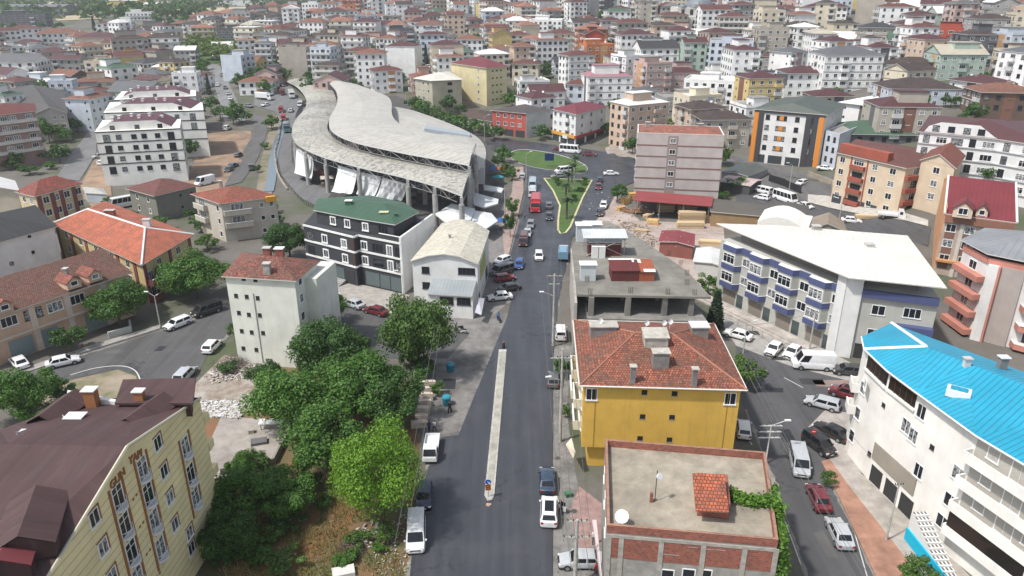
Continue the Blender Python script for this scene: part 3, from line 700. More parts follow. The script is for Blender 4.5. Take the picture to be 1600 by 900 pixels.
# hanging tarpaulins
def tarp(name, label, q, m, cat='tarpaulin', group=None, sag=.5, th=0):
    A, B_, C, D = [Vector(v) for v in q]; b = MB(); N = 10; R = []
    for i in range(N + 1):
        r = []
        for j in range(N + 1):
            s, t = i / N, j / N; p = A.lerp(B_, s).lerp(D.lerp(C, s), t); nn = (B_ - A).cross(D - A).normalized()
            r.append(p + nn * (sag * math.sin(math.pi * t) * .8 + .22 * math.sin(s * 13 + t * 3) * t + .1 * math.sin(s * 31 + t * 9)))
        R.append(r)
    for i in range(N):
        for j in range(N): b.face([R[i][j], R[i + 1][j], R[i + 1][j + 1], R[i][j + 1]], m)
    o = b.build(name, m, None, True, off=tuple(D)); o.location = D; return tag(o, label, cat, group)
tm = plain((.6, .62, .62), .6, name='tarpaulin')
def Z(px, py, z): return (*P(px, py, z), z)
for i, (q, lb) in enumerate((([(461, 229), (488, 246), (486, 279), (459, 270)], 'white tarpaulin hung at the hall corner above the parked van'), ([(528, 258), (557, 267), (549, 303), (517, 300)], 'white tarpaulin hanging beside the dark hall column, leftmost of the front three'),
     ([(561, 268), (595, 276), (584, 308), (556, 303)], 'white tarpaulin in the middle of the hall front between two others'), ([(597, 277), (635, 287), (627, 314), (586, 308)], 'white tarpaulin on the hall front beside the open dark bay'), ([(470, 165), (480, 152), (470, 188), (460, 188)], 'white tarpaulin over the trucks on the far left side of the hall'))):
    tarp('tarpaulin', lb, [Z(*q[0], 7.8), Z(*q[1], 7.8), Z(*q[2], 2.2), Z(*q[3], 2.2)], tm, group='tarpaulins round the market hall')
def canopy(label, pts, z, cat='awning', m=None):
    """cloth canopy on four poles"""
    w = [P(a, c, z) for a, c in pts]; x = sum(p[0] for p in w) / len(w); y = sum(p[1] for p in w) / len(w)
    t = thing('canopy', label, cat, (x, y, 0)); b = MB(); n = len(w)
    for i in range(n):
        p, q = w[i], w[(i + 1) % n]; f = [(*p, z), (*q, z), (x, y, z + .6)]
        b.face(f if (Vector(f[1]) - Vector(f[0])).cross(Vector(f[2]) - Vector(f[0])).z > 0 else f[::-1], m or tm)
        f2 = [(*p, z - .3), (*q, z - .3), (*q, z), (*p, z)]; b.face(f2, m or tm)
    b.build('cloth', m or tm, t)
    for p in w: b = MB(); b.tube((*p, 0), (*p, z), .05, n=6, m=st); b.build('pole', st, t)
canopy('big white canopy right of the hall columns, over market stalls', [(738, 300), (779, 311), (778, 318), (757, 324), (740, 319)], 3.4)
canopy('pale crumpled canopy behind the small white workshop', [(680, 334), (706, 318), (742, 326), (735, 345), (700, 350)], 3.6)
canopy('pale canopy reaching towards the kerb behind the white workshop', [(738, 328), (768, 333), (778, 345), (760, 357), (735, 347)], 3.2)
canopy('long thin white canopy edge near the road trees', [(755, 288), (787, 294), (784, 300), (756, 296)], 3.2)
for px, py, c, l in ((772, 262, (.02, .12, .35), 'blue parasol at the hall end, beside the orange one'), (782, 262, (.5, .1, .03), 'orange parasol beside the blue one'), (778, 275, (.03, .25, .3), 'teal parasol in front of the orange one'), (783, 343, (.02, .08, .3), 'blue parasol by the pale canopies')):
    x, y = P(px, py, 2.3); t = thing('parasol', l, 'parasol', (x, y, 0)); b = MB()
    for k in range(8):
        a0, a1 = k * math.pi / 4, (k + 1) * math.pi / 4; b.face([(x + 1.7 * math.cos(a0), y + 1.7 * math.sin(a0), 2.1), (x + 1.7 * math.cos(a1), y + 1.7 * math.sin(a1), 2.1), (x, y, 2.75)], plain(c, .8))
    b.build('parasol_cloth', None, t); b = MB(); b.tube((x, y, 0), (x, y, 2.7), .04, m=st); b.build('pole', st, t)
for i, (px, py, c, l) in enumerate(((500, 282, (.4, .1, .08), 'reddish market stall at the corner column'), (512, 290, (.5, .45, .4), 'pale market stall under the left bays'), (650, 305, (.15, .2, .3), 'dim blue market stall in the open bay'), (664, 312, (.35, .3, .2), 'dim tan market stall in the open bay'), (700, 312, (.3, .12, .1), 'dim red market stall behind the front column'), (640, 318, (.3, .3, .28), 'dim grey market stall nearest the green roof'))):
    x, y = P(px, py); t = thing('market_stall', l, 'market stall', (x, y, 0), .3, 'stalls under the hall'); b = MB(); b.box(-1.6, 1.6, -.7, .7, 0, .9, plain((.2, .15, .1))); obj('counter', b.mesh('counter'), t)
    b = MB(); b.face([(-1.8, -1, 2.1), (1.8, -1, 2.1), (1.8, 1, 2.6), (-1.8, 1, 2.6)], plain(c)); b.box(-1.8, -1.74, -1, -.94, 0, 2.1, st); b.box(1.74, 1.8, -1, -.94, 0, 2.1, st); obj('awning', b.mesh('awning'), t)
# parapet rail of the service road and quay wall
def fence_line(name, label, pw, h, m, wall=False, step=2.2, th=.12, cat='fence', zb=None):
    t = thing(name, label, cat, (*pw[0][:2], terrain(*pw[0][:2]))); b = MB()
    for p, q in zip(pw, pw[1:]):
        p, q = Vector(p[:2]), Vector(q[:2]); d = (q - p); L = d.length
        if L < .01: continue
        d /= L; n = Vector((-d.y, d.x)) * th / 2; z0 = min(terrain(*p), terrain(*q)) - .3 if zb is None else zb; z1 = max(terrain(*p), terrain(*q)) + h
        if wall: b.prism([tuple(p + n), tuple(p - n), tuple(q - n), tuple(q + n)], z0, z1, m)
        else:
            for zz in (h * .2, h * .6, h): b.tube((*p, terrain(*p) + zz), (*q, terrain(*q) + zz), .035, n=4, m=m)
            k = max(1, int(L / step))
            for i in range(k + 1): c = p + d * L * i / k; b.tube((*c, terrain(*c) - .2), (*c, terrain(*c) + h + .05), .045, n=4, m=m)
    b.build('panel' if not wall else 'masonry', m, t); return t
fence_line('guard_rail', 'dark guard rail along the service road beside the stream', spline([P(a, c) for a, c in ((444, 185), (438, 215), (431, 240), (436, 270), (452, 294), (475, 318), (490, 325))], 5), 1.0, plain((.05, .05, .05)))
fence_line('quay_wall', 'pale stone retaining wall between stream and service road', spline([P(a, c) for a, c in ((443, 190), (437, 218), (430, 242), (434, 272), (449, 297))], 4), .5, concrete((.3, .27, .23)), True, th=.5, cat='wall')
# ------------------------------------------------------------------ the nearer buildings
def ez(pxb, pyb, pyt):
    x, y, z = G(pxb, pyb); return z + hgt(x, y, z, pyt)
DK = (.03, .033, .038); TILE = (.29, .095, .055); MAROON = (.1, .032, .03)
def box_on(b, name, px, z, w, d, h, m, top=None, ov=.15, rz=0, tilt=0, par=None, th=.12):
    """a small hut on a roof, centre of its base at the pixel"""
    x, y = P(px[0], px[1], z); M = Matrix.Translation((x, y, 0)) @ Matrix.Rotation(rz, 4, 'Z'); q = MB(); q.box(-w / 2, w / 2, -d / 2, d / 2, z - .4, z + h, m, M)
    c = [M @ Vector(v) for v in ((-w / 2 - ov, -d / 2 - ov, z + h), (w / 2 + ov, -d / 2 - ov, z + h), (w / 2 + ov, d / 2 + ov, z + h + tilt), (-w / 2 - ov, d / 2 + ov, z + h + tilt))]
    q.face([v + Vector((0, 0, th)) for v in c], top or m); q.face(c[::-1], top or m)
    for i in range(4): q.face([c[i], c[(i + 1) % 4], c[(i + 1) % 4] + Vector((0, 0, th)), c[i] + Vector((0, 0, th))], top or m)
    return q.build(name, m, par or b.o)
# --- 1 cream block with the lettered gable, lower left
brown = metalroof((.064, .03, .029), 1.3, .75, .7); cream = wallm((.78, .67, .38), .3); orange = plain((.29, .12, .045), .75)
ze = 15.5; A, Bn = P(312, 622, ze), P(70, 907, ze)
wp = [A, P(215, 617, ze), P(105, 634, ze), P(0, 672, ze), P(-160, 735, ze), P(-170, 1040, ze), P(62, 1000, ze), Bn]
g = Bld('apartment_building', 'cream apartment block with brown sheet roof and GUN YAPI lettering on its gable', ze=ze, pts=wp, zb=0, wall=cream); g.walls()
FI = 7                                                                     # wall from Bn back to A
u0, za = g.uz(FI, 197, 699); L = g.fr[FI][2]; ap = g.at(FI, u0, za)
t = MB(); t.face([g.at(FI, 0, ze), g.at(FI, L, ze), g.at(FI, u0, za)], cream)
Lr = (*P(-170, 690, za), za); a3 = lambda p, z=ze: (p[0], p[1], z + .05); apo = g.at(FI, u0, za + .1, .1)
Ao = (*g.at(FI, L, 0, .1)[:2], ze + .05); Bo = (*g.at(FI, 0, 0, .1)[:2], ze + .05); Rm = Vector(apo).lerp(Vector(Lr), .5)
t.build('gable', cream, g.o)
g.roof = g.roof_faces([[Bo, Ao, apo], ], brown, name='roof_verge') if 0 else None
g.roof = g.roof_faces([[Ao, a3(wp[1]), apo], [a3(wp[1]), a3(wp[2]), Rm], [a3(wp[1]), Rm, apo], [a3(wp[2]), a3(wp[3]), Rm], [a3(wp[3]), a3(wp[4]), Lr], [a3(wp[3]), Lr, Rm], [apo, Rm, a3(wp[5]), Bo], [Rm, Lr, a3(wp[5])], [Lr, a3(wp[4]), a3(wp[5])], [Bo, a3(wp[5]), a3(wp[6])]], brown)
vc = plain((.5, .47, .35)); b = MB(); b.tube(Ao, apo, .13, n=5, m=vc); b.tube(apo, Bo, .13, n=5, m=vc); b.build('verge_coping', vc, g.o)
col1 = [(183, 779), (195, 821), (206, 862), (216, 902)]; col2 = [(222, 734), (232, 772), (242, 813), (250, 858)]; col3 = [(289, 700), (298, 741), (306, 777)]
us = {}
for ci, col in enumerate((col1, col2, col3)):
    uu = [g.uz(FI, *p) for p in col]; um = sum(q[0] for q in uu) / len(uu); us[ci] = um
    for _, z in uu:
        g.win(FI, um, z + .1, 1.35, 2.0, 'grid')
        b = MB(); rr = plain((.62, .62, .6), .4)
        pts = [(um - .75 + 1.5 * k / 8, .12 + .42 * math.sin(math.pi * k / 8)) for k in range(9)]
        for k in range(8):
            for zz in (z - .85, z - .3): b.tube(g.at(FI, pts[k][0], zz, pts[k][1]), g.at(FI, pts[k + 1][0], zz, pts[k + 1][1]), .03, n=4, m=rr)
        for k in range(9): b.tube(g.at(FI, pts[k][0], z - .85, pts[k][1]), g.at(FI, pts[k][0], z - .3, pts[k][1]), .02, n=4, m=rr)
        b.prism([g.at(FI, q[0], 0, q[1] + .05)[:2] for q in pts] + [g.at(FI, um + .75, 0, 0)[:2], g.at(FI, um - .75, 0, 0)[:2]], z - 1.05, z - .86, rr); b.build('balconette', rr, g.o)
        for dx in (-.3, .1): g.lb(FI, um + dx, um + dx + .2, -.05, .05, z - 1.45, z - 1.25, orange).build('tile_ornament', orange, g.o)
    zt = max(z for _, z in uu) + 1.3; zl = min(z for _, z in uu) - 1.6
    for sx in (-1, 1): g.lb(FI, um + sx * .92 - .11, um + sx * .92 + .11, -.05, .08, zl, zt, orange).build('pilaster', orange, g.o)
for p in ((246, 692), (256, 736), (265, 777), (273, 819), (147, 809), (161, 855), (175, 900), (296, 832), (299, 856)):
    u, z = g.uz(FI, *p); g.win(FI, u, z, 1.15, 1.3); g.lb(FI, u + .62, u + .75, -.05, .07, z - .8, z + .8, orange).build('window_trim', orange, g.o); 
    g.lb(FI, u - .62, u + .75, -.05, .06, z + .7, z + .8, orange).build('window_trim', orange, g.o)
b = MB(); gl = plain((.3, .26, .13))
for k in range(22):
    z = .9 + k * .72; r = 0 if z <= ze else (z - ze) / (za - ze); 
    if r < 1: b = g.lb(FI, u0 * r + .02, L - (L - u0) * r - .02, -.05, .012, z, z + .035, gl, b)
b.build('groove', gl, g.o)
for k in range(4):
    for j in range(3):
        u, z = g.uz(FI, 208 + k * 10.5 + j * 5, 780 + k * 43 - j * 7)
        g.lb(FI, u - .1, u + .1, -.05, .05, z - .1, z + .1, orange).build('tile_ornament', orange, g.o)
u, z = g.uz(FI, 183, 748); wall_text(g, FI, u, z, 'GUN', .95, orange); u, z = g.uz(FI, 211, 714); wall_text(g, FI, u, z, 'YAPI', .95, orange, tilt=-math.atan((za - ze) / (L - u0)))
# stacked corner balconies on the far end wall
for z in (3.4, 6.4, 9.4, 12.4):
    b = MB(); x, y = g.at(0, .9, 0, .5)[:2]; b.box(x - 1.0, x + .9, y - .5, y + .6, z, z + .9, cream); b.build('balcony', cream, g.o)
pz = lambda px, py, z: (*P(px, py, z), z)
# penthouse and dormers
hb = MB(); q = [P(300, 645, 15.6), P(190, 645, 15.6), P(200, 612, 15.6), P(303, 610, 15.6)]; hb.prism(q, 15.2, 16.6, brown); cx = sum(p[0] for p in q) / 4; cy = sum(p[1] for p in q) / 4
hb.prism([(cx + (p[0] - cx) * 1.1, cy + (p[1] - cy) * 1.15) for p in q], 16.6, 16.8, brown); hb.build('penthouse', brown, g.o)
def dormer(b, px, py, z, w, l, h, rz, mat, wm, win=True, name='dormer'):
    x, y = P(px, py, z); M = Matrix.Translation((x, y, z)) @ Matrix.Rotation(rz, 4, 'Z'); m = MB(); V = lambda *a: tuple(M @ Vector(a))
    m.face([V(-w / 2, 0, -.3), V(w / 2, 0, -.3), V(w / 2, 0, h * .55), V(0, 0, h), V(-w / 2, 0, h * .55)], wm)
    for s in (-1, 1):
        m.face([V(s * w / 2, 0, -.3), V(s * w / 2, 0, h * .55), V(s * w / 2, l, h * .55), V(s * w / 2, l, -.3)][::s], wm)
        f = [V(s * (w / 2 + .2), -.25, h * .5), V(0, -.25, h + .12), V(0, l, h + .12), V(s * (w / 2 + .2), l, h * .5)]; m.face(f if s < 0 else f[::-1], mat); m.face([(a, c, d - .1) for a, c, d in (f[::-1] if s < 0 else f)], mat)
    o = m.build(name, mat, b.roof)
    if win:
        wo = obj('window', win_mesh(w * .5, h * .45, 'n'), o, tuple(M @ Vector((0, -.02, h * .35)) - parent_org(o)), rz + math.pi)
    return o
dormer(g, 122, 634, 15.6, 2.8, 4.5, 1.6, math.radians(172), brown, brown, False); dormer(g, 258, 640, 15.6, 2.8, 4.6, 1.7, math.radians(165), brown, brown, False)
dormer(g, 40, 872, 16.6, 3.6, 5.5, 1.9, math.radians(20), brown, brown, False); dormer(g, 8, 905, 16.2, 3.0, 5, 1.7, math.radians(20), plain((.16, .035, .04), .7), brown, False)
wc = plain((.66, .66, .64), .7)
for px, py, w, d, h, m in ((146, 634, 1.0, .8, 1.7, orange), (221, 633, .8, .6, 1.5, orange), (121, 664, 1.4, .9, .9, brown), (53, 690, 2.1, .9, .8, brown), (2, 775, 1.5, 1.2, 1.2, brown)):
    x, y = P(px, py, 16.2); g.chimney(x, y, 16.2, h, w, d, m, wc)
x, y = P(32, 688, 16.8); g.dish(x, y, 16.6, .55, (.6, .5, .5), g.roof, .5); x, y = P(103, 660, 16.5); g.dish(x, y, 16.3, .5, (.5, .6, .4), g.roof, .5)
b = MB(); b.prism([P(107, 622, 16), P(150, 632, 16), P(187, 637, 16), P(188, 634, 16), P(150, 626, 16), P(108, 618, 16)], 15.4, 16.6, wc); b.build('terrace_parapet', wc, g.o)
# --- 2 yellow building
yel = wallm((.66, .41, .075), .6); rt = tile(TILE, .8)
px = [(906, 602), (1167, 609), (1116, 506), (896, 500)]; w = [Vector(P(a, c, 11.3)) for a, c in px]; cen = sum(w, Vector((0, 0))) / 4
wi = [tuple(cen + (v - cen) * .945) for v in w]
y = Bld('apartment_building', 'yellow painted building with patched red tile roof and grey chimneys', ze=11.3, pts=wi, zb=0, wall=yel)
y._b = MB(); y._b.prism(wi, 3.0, 11.3, yel); lo = [tuple(cen + (v - cen) * .86) for v in w]; y._b.prism(lo, -.5, 3.0, yel); y.walls()
y.ov = y.hip(2.5, rt, .5, frac=.38, und=plain((.55, .5, .42))); R1, R2 = y.R
y.winpx(0, [(924, 667), (1141, 624)], 1.15, 1.4); 
u, z = y.uz(0, 924, 622); 
for o_ in [c for c in bpy.data.objects if c.parent == y.o and c.name.startswith('window')]: bpy.data.objects.remove(o_)
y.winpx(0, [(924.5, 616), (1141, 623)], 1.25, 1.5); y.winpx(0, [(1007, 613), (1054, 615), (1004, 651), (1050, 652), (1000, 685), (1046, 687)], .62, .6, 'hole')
b = MB(); dc = plain((.3, .18, .03))
for f in (.075, .925): L_ = y.fr[0][2]; y.lb(0, L_ * f, L_ * f + .05, -.05, .05, 3, 11.2, dc, b)
b.build('drainpipe', dc, y.o)
b = MB(); pts = y.off(.55)
for i in range(4): b.tube((*pts[i], 11.25), (*pts[(i + 1) % 4], 11.25), .09, n=6, m=plain((.62, .6, .55)))
b.build('gutter', plain((.62, .6, .55)), y.roof)
b = MB(); ov = y.off(.5); rc = plain((.3, .14, .09))
for c, r in ((0, R1), (3, R1), (1, R2), (2, R2)):
    k = min(ov, key=lambda q: (Vector(q) - Vector(wi[c])).length); b.tube((*k, 11.35), r, .11, n=6, m=rc)
b.tube(R1, R2, .12, n=6, m=rc); b.build('ridge_cap', rc, y.roof)
gc = concrete((.2, .19, .18), 1.5, .5); gl_ = concrete((.42, .4, .35), 1.5, .4)
for (px_, py_, w_, d_, h_, z_, cap, m_) in ((988, 596, .55, .55, 1.9, 11.6, None, gc), (1084, 600, .55, .55, 1.9, 11.6, None, gc), (1031, 570, 1.8, 1.2, 1.7, 12.3, None, gc)):
    x_, y_ = P(px_, py_, z_); y.chimney(x_, y_, z_, h_, w_, d_, m_, cap or gl_)
box_on(y, 'roof_hut', (1023, 536), 13.2, 2.7, 2.0, 1.1, gl_, gl_, par=y.roof, tilt=.3); box_on(y, 'roof_hut', (942, 522), 12.2, 3.2, 1.7, 1.3, gc, gl_, par=y.roof); box_on(y, 'roof_hut', (1091, 524), 12.2, 2.0, 1.6, 1.4, gc, plain((.6, .6, .58)), par=y.roof)
for px_, py_ in ((938, 505), (1010, 508), (1037, 508), (1047, 506)):
    x_, y_ = P(px_, py_, 13.6); y.dish(x_, y_, 12.9, .35, (.3, -.7, .3), y.roof, 1.0)
b = MB(); shop = plain((.1, .1, .11), .3, name='shopfront'); L_ = y.fr[3][2]; y.lb(3, L_ * .08, L_ * .92, -1.2, -.9, .2, 2.7, shop, b); b.build('shopfront', shop, y.o)
y.grid(3, [.15, .38, .62, .85], [4.7, 7.5, 10.1], 1.3, 1.4); 
for z in (4.0, 6.9): y.balcony(3, 3, 7, z, .9, wallm((.7, .66, .5))); y.balcony(3, 10, 14, z, .9, wallm((.7, .66, .5)))
# --- 3 unfinished brick house with flat roof, bottom
br = bricks(); px = [(949, 820), (1216, 843), (1196, 706), (946, 686)]
k = Bld('brick_house', 'unplastered red brick house with flat concrete roof and brick parapet', px=px, ze=10.0, zb=0, wall=concrete((.3, .29, .26), 1.2, .3))
k._b = MB(); k._b.prism(k.pts, -.5, 9.2, k.wm); k.walls(); k.flat(concrete((.31, .275, .215), .7, .8, 'roof_screed'), .8, .22, concrete((.3, .17, .12), 2), br, z=9.2)
L_ = k.fr[0][2]; b = MB(); k.lb(0, .02, L_ - .02, -.05, .03, 6.6, 8.75, br, b); b.build('brick_infill', br, k.o)
cb = concrete((.36, .34, .3), 1.5, .3); b = MB()
for f in (0, .075, .315, .565, .805, .985): k.lb(0, L_ * f, L_ * f + .42, -.05, .07, 3.2, 9.0, cb, b)
k.lb(0, .0, L_, -.05, .065, 8.75, 9.05, cb, b); b.build('concrete_frame', cb, k.o)
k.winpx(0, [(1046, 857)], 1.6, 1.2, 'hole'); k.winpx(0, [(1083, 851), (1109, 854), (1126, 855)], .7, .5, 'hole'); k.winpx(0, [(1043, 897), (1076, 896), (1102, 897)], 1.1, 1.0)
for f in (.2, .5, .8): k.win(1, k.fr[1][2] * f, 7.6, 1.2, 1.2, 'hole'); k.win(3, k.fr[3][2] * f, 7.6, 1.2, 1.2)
BRK = k; x_, y_ = P(1112, 800, 9.25); sh = thing('stair_hut', 'small brick stair hut with bright orange tile roof on the flat roof', 'roof hut', (x_, y_, 9.25)); b = MB(); q = [P(1089, 806, 9.25), P(1138, 812, 9.25), P(1134, 765, 9.25), P(1086, 762, 9.25)]
hz = 10.9; b.prism(q, 9.2, hz, br); b.build('wall', br, sh); ti = tile((.42, .11, .05), .5, .32, .36)
b = MB(); e = [(*P(1087, 797, 10.8), 10.8), (*P(1139, 800, 10.8), 10.8), (*P(1132, 741, 12.0), 12.0), (*P(1082, 739, 12.0), 12.0)]; b.face(e, ti); b.face([(a, c, d - .12) for a, c, d in e[::-1]], br)
for i in range(4): p_, q_ = e[i], e[(i + 1) % 4]; b.face([(p_[0], p_[1], p_[2] - .12), (q_[0], q_[1], q_[2] - .12), q_, p_], br)
b.build('roof', ti, sh)
x_, y_ = P(971, 820, 9.3); k.dish(x_, y_, 9.25, .6, (-.2, -.5, .6), k.roof, .9)
x_, y_ = P(1023, 783, 9.3); an = thing('antenna_mast', 'thin dark antenna mast with small dish on the flat roof', 'antenna', (x_, y_, 9.25)); b = MB(); b.tube((x_, y_, 9.2), (x_, y_, 12.6), .04, m=plain((.05, .05, .05))); b.build('mast', None, an); b = MB(); b.tube((x_ + .2, y_ - .05, 12.0), (x_ + .25, y_ - .15, 12.05), .3, .28, 12, plain((.6, .6, .6))); b.build('dish', None, an); b = MB(); b.box(x_ - .45, x_ - .2, y_ - .15, y_ + .15, 9.2, 10.2, br); b.build('stub_wall', br, an)
# --- 4 pale blank-walled block
pale = wallm((.64, .65, .58), .35); px = [(352, 430), (460, 437), (495, 408), (381, 396)]
p4 = Bld('apartment_building', 'pale green-grey block with a nearly blank wall and small square windows', px=px, ze=14, zb=0, wall=pale); p4.walls()
p4.hip(1.7, tile((.25, .085, .06), .95), .45, frac=.4); cv = lambda l: [(340 + a / 4.5, 380 + c / 4.5) for a, c in l]
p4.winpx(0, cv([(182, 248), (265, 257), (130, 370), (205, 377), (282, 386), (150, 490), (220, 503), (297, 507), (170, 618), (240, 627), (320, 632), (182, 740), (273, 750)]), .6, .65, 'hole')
p4.winpx(1, cv([(578, 262), (590, 385), (600, 510), (612, 628), (652, 320), (663, 435), (672, 545)]), 1.1, 1.3)
b = MB(); u, z = p4.uz(0, *cv([(255, 400)])[0]); p4.lb(0, u, u + .1, -.02, .1, .5, 11.5, plain((.3, .3, .28)), b); b.build('drainpipe', None, p4.o)
b = MB(); L1 = p4.fr[1][2]; b.prism([p4.at(1, L1 * .45, 0, 0)[:2], p4.at(1, L1 * .45, 0, 1.6)[:2], p4.at(1, L1 + 3, 0, 1.6)[:2], p4.at(1, L1 + 3, 0, -6)[:2], p4.at(1, L1, 0, -6)[:2]], -.5, 12.9, pale); b.build('rear_wing', pale, p4.o)
p4.chim_px(418, 425, 14.6, h=1.3, w=.9, d=.8); p4.chim_px(418, 396, 15.0, h=.9, w=1.0, d=.9, m=bricks()); p4.chim_px(437, 396, 15.0, h=.8, w=1.2, d=1.0, m=bricks(), cap=wc)
# --- 5 white curved block with bright blue roof
cw = wallm((.8, .78, .73), .3); cy_ = metalroof((.015, .29, .44), .26, .55, .4, 0, .8); ze = 13.8
ep = [(1346, 526), (1350, 546), (1386, 580), (1433, 615), (1524, 681), (1690, 780), (1760, 640), (1393, 505)]; ew = [P(a, c, 14) for a, c in ep]
wp_ = [P(a, c, 14) for a, c in ((1352, 529), (1357, 546), (1391, 577), (1436, 610), (1525, 673), (1683, 770), (1745, 645), (1394, 511))]
c5 = Bld('apartment_building', 'white apartment block with bright turquoise ribbed roof and corner balconies', ze=ze, pts=wp_, zb=0, wall=cw); c5.walls()
rz_ = 16.3; R0 = (*P(1447, 542, rz_), rz_); Rr = (*P(1700, 640, rz_), rz_); e3 = [(*q, 14.0) for q in ew]; Rk = tuple(Vector(R0).lerp(Vector(Rr), .28)); 
c5.roof = c5.roof_faces([[e3[7], e3[0], R0], [e3[0], e3[1], R0], [e3[1], e3[2], R0], [e3[2], e3[3], R0], [e3[3], e3[4], Rk], [e3[3], Rk, R0], [e3[4], e3[5], Rr], [e3[4], Rr, Rk], [e3[5], e3[6], Rr], [e3[6], e3[7], R0, Rr]], cy_)
b = MB(); wr = plain((.68, .68, .66), .6)
for p_, q_ in ((e3[7], R0), (e3[1], R0)): b.tube((p_[0], p_[1], p_[2] + .04), (q_[0], q_[1], q_[2] + .04), .2, n=6, m=wr)
b.build('ridge_flashing', wr, c5.roof); b = MB()
for i in range(0, 5): b.tube(e3[i], e3[i + 1], .09, n=6, m=wr)
b.build('gutter', wr, c5.roof)
x_, y_ = P(1498, 613, 15.1); M_ = Matrix.Translation((x_, y_, 15.0)) @ Matrix.Rotation(math.radians(-35), 4, 'Z'); b = MB(); b.box(-1.05, 1.05, -.68, .68, -.3, .42, wr, M_); b.box(-.75, .75, -.4, .4, .42, .52, cy_, M_); b.build('skylight', wr, c5.roof)
c5.chim_px(1508, 578, 15.7, h=1.3, w=.6, d=.5, m=plain((.5, .5, .5))); c5.chim_px(1565, 573, 15.3, h=1.1, w=.8, d=.6, m=gc, cap=wc)
dg = plain((.02, .017, .016), .15, name='attic_glazing')
for i in (1, 2):
    L_ = c5.fr[i][2]; c5.lb(i, .35, L_ - .05, -.05, .06, 11.9, 13.6, dg).build('attic_glazing', dg, c5.o); b = MB(); c5.lb(i, .2, L_ + .1, -.05, .25, 11.6, 11.85, cw, b)
    for q in range(int(L_ / .9)): c5.lb(i, .35 + q * .9, .39 + q * .9, -.05, .09, 11.85, 13.6, plain((.12, .05, .03)), b)
    b.build('attic_sill', cw, c5.o)
c5.winpx(0, [(1352, 600)], 1.0, 1.2)
cq = lambda l: [(1300 + a / 2.143, 480 + c / 2.143) for a, c in l]
c5.winpx(2, cq([(248, 398)]), 1.3, 1.6); c5.winpx(1, cq([(104, 270), (86, 355), (66, 430)]), 1.1, 1.5); c5.winpx(1, cq([(172, 328)]), .6, .5, 'hole'); c5.winpx(2, cq([(125, 492), (215, 705)]), .6, .6, 'hole')
c5.winpx(3, cq([(300, 350)]), 1.2, 1.6); c5.winpx(3, cq([(425, 560), (397, 650), (370, 720)]), 1.6, 1.5); c5.winpx(3, cq([(290, 548), (272, 430)]), 1.2, 1.6); c5.winpx(3, cq([(265, 775), (335, 470)]), .6, .6, 'hole')
L4 = c5.fr[4][2]
rec = plain((.4, .38, .34), .9, name='loggia_wall')
for i, z in enumerate((2.9, 5.7, 8.5, 11.3)):
    c5.lb(4, .4, 8.4, -.05, .03, z + .25, z + 2.5, rec).build('loggia', rec, c5.o)
    b = MB(); c5.lb(4, .1, 8.6, -.04, 1.15, z - .15, z + .05, cw, b); c5.lb(4, .1, 8.6, 1.0, 1.15, z + .05, z + .95, cw, b); c5.lb(4, .1, .25, .0, 1.0, z + .05, z + .95, cw, b); c5.lb(4, 8.3, 8.6, 0, 1.15, z + .05, z + 2.65, cw, b); b.build('balcony', cw, c5.o)
    if i == 0: c5.lb(4, .4, 8.3, 1.02, 1.1, z + .98, z + 2.6, dg).build('balcony_glazing', dg, c5.o)
    c5.win(4, 2.2, z + 1.5, 1.2, 1.3); c5.win(4, 4.9, z + 1.3, 1.8, 2.0); c5.win(4, 7.2, z + 1.5, 1.2, 1.3)
for i, z in enumerate((5.2, 8.1)):
    c5.balcony(0, .2, 2.2, z, .8, cw, door=False)
# carport openings and outside stair
cq2 = lambda u: u
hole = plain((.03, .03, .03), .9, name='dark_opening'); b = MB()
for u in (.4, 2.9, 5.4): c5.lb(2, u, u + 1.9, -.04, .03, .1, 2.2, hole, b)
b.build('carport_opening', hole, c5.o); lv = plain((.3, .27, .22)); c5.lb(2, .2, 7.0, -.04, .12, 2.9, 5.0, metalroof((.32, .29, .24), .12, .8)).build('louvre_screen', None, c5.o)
b = MB(); n = 14; tw = plain((.66, .66, .64)); tb_ = plain((.1, .09, .08)); S0 = Vector(P(1425, 800, 3.3)); S1 = Vector(P(1480, 925, 0.0)); dd = (S1 - S0) / n; nn = Vector((-dd.y, dd.x)).normalized() * 1.5
for i in range(n):
    a = S0 + dd * i; c = S0 + dd * (i + 1); zt = 3.3 - i * .235
    b.prism([tuple(a), tuple(c), tuple(c + nn), tuple(a + nn)], -.2, zt, tw)
    for j in range(4): f = (j + .15) / 4; a2 = a + nn * f; c2 = a + dd * .75 + nn * f; b.prism([tuple(a2), tuple(c2), tuple(c2 + nn * .13), tuple(a2 + nn * .13)], zt, zt + .012, tb_)
b.build('outside_stair', tw, c5.o)
b = MB(); q = [S0 - nn * .12, S1 - nn * .12, S1 - nn * .02, S0 - nn * .02]; b.prism([tuple(v) for v in ccw(q)], -.2, 1.4, plain((.0, .4, .6))); b.build('blue_side_wall', None, c5.o)
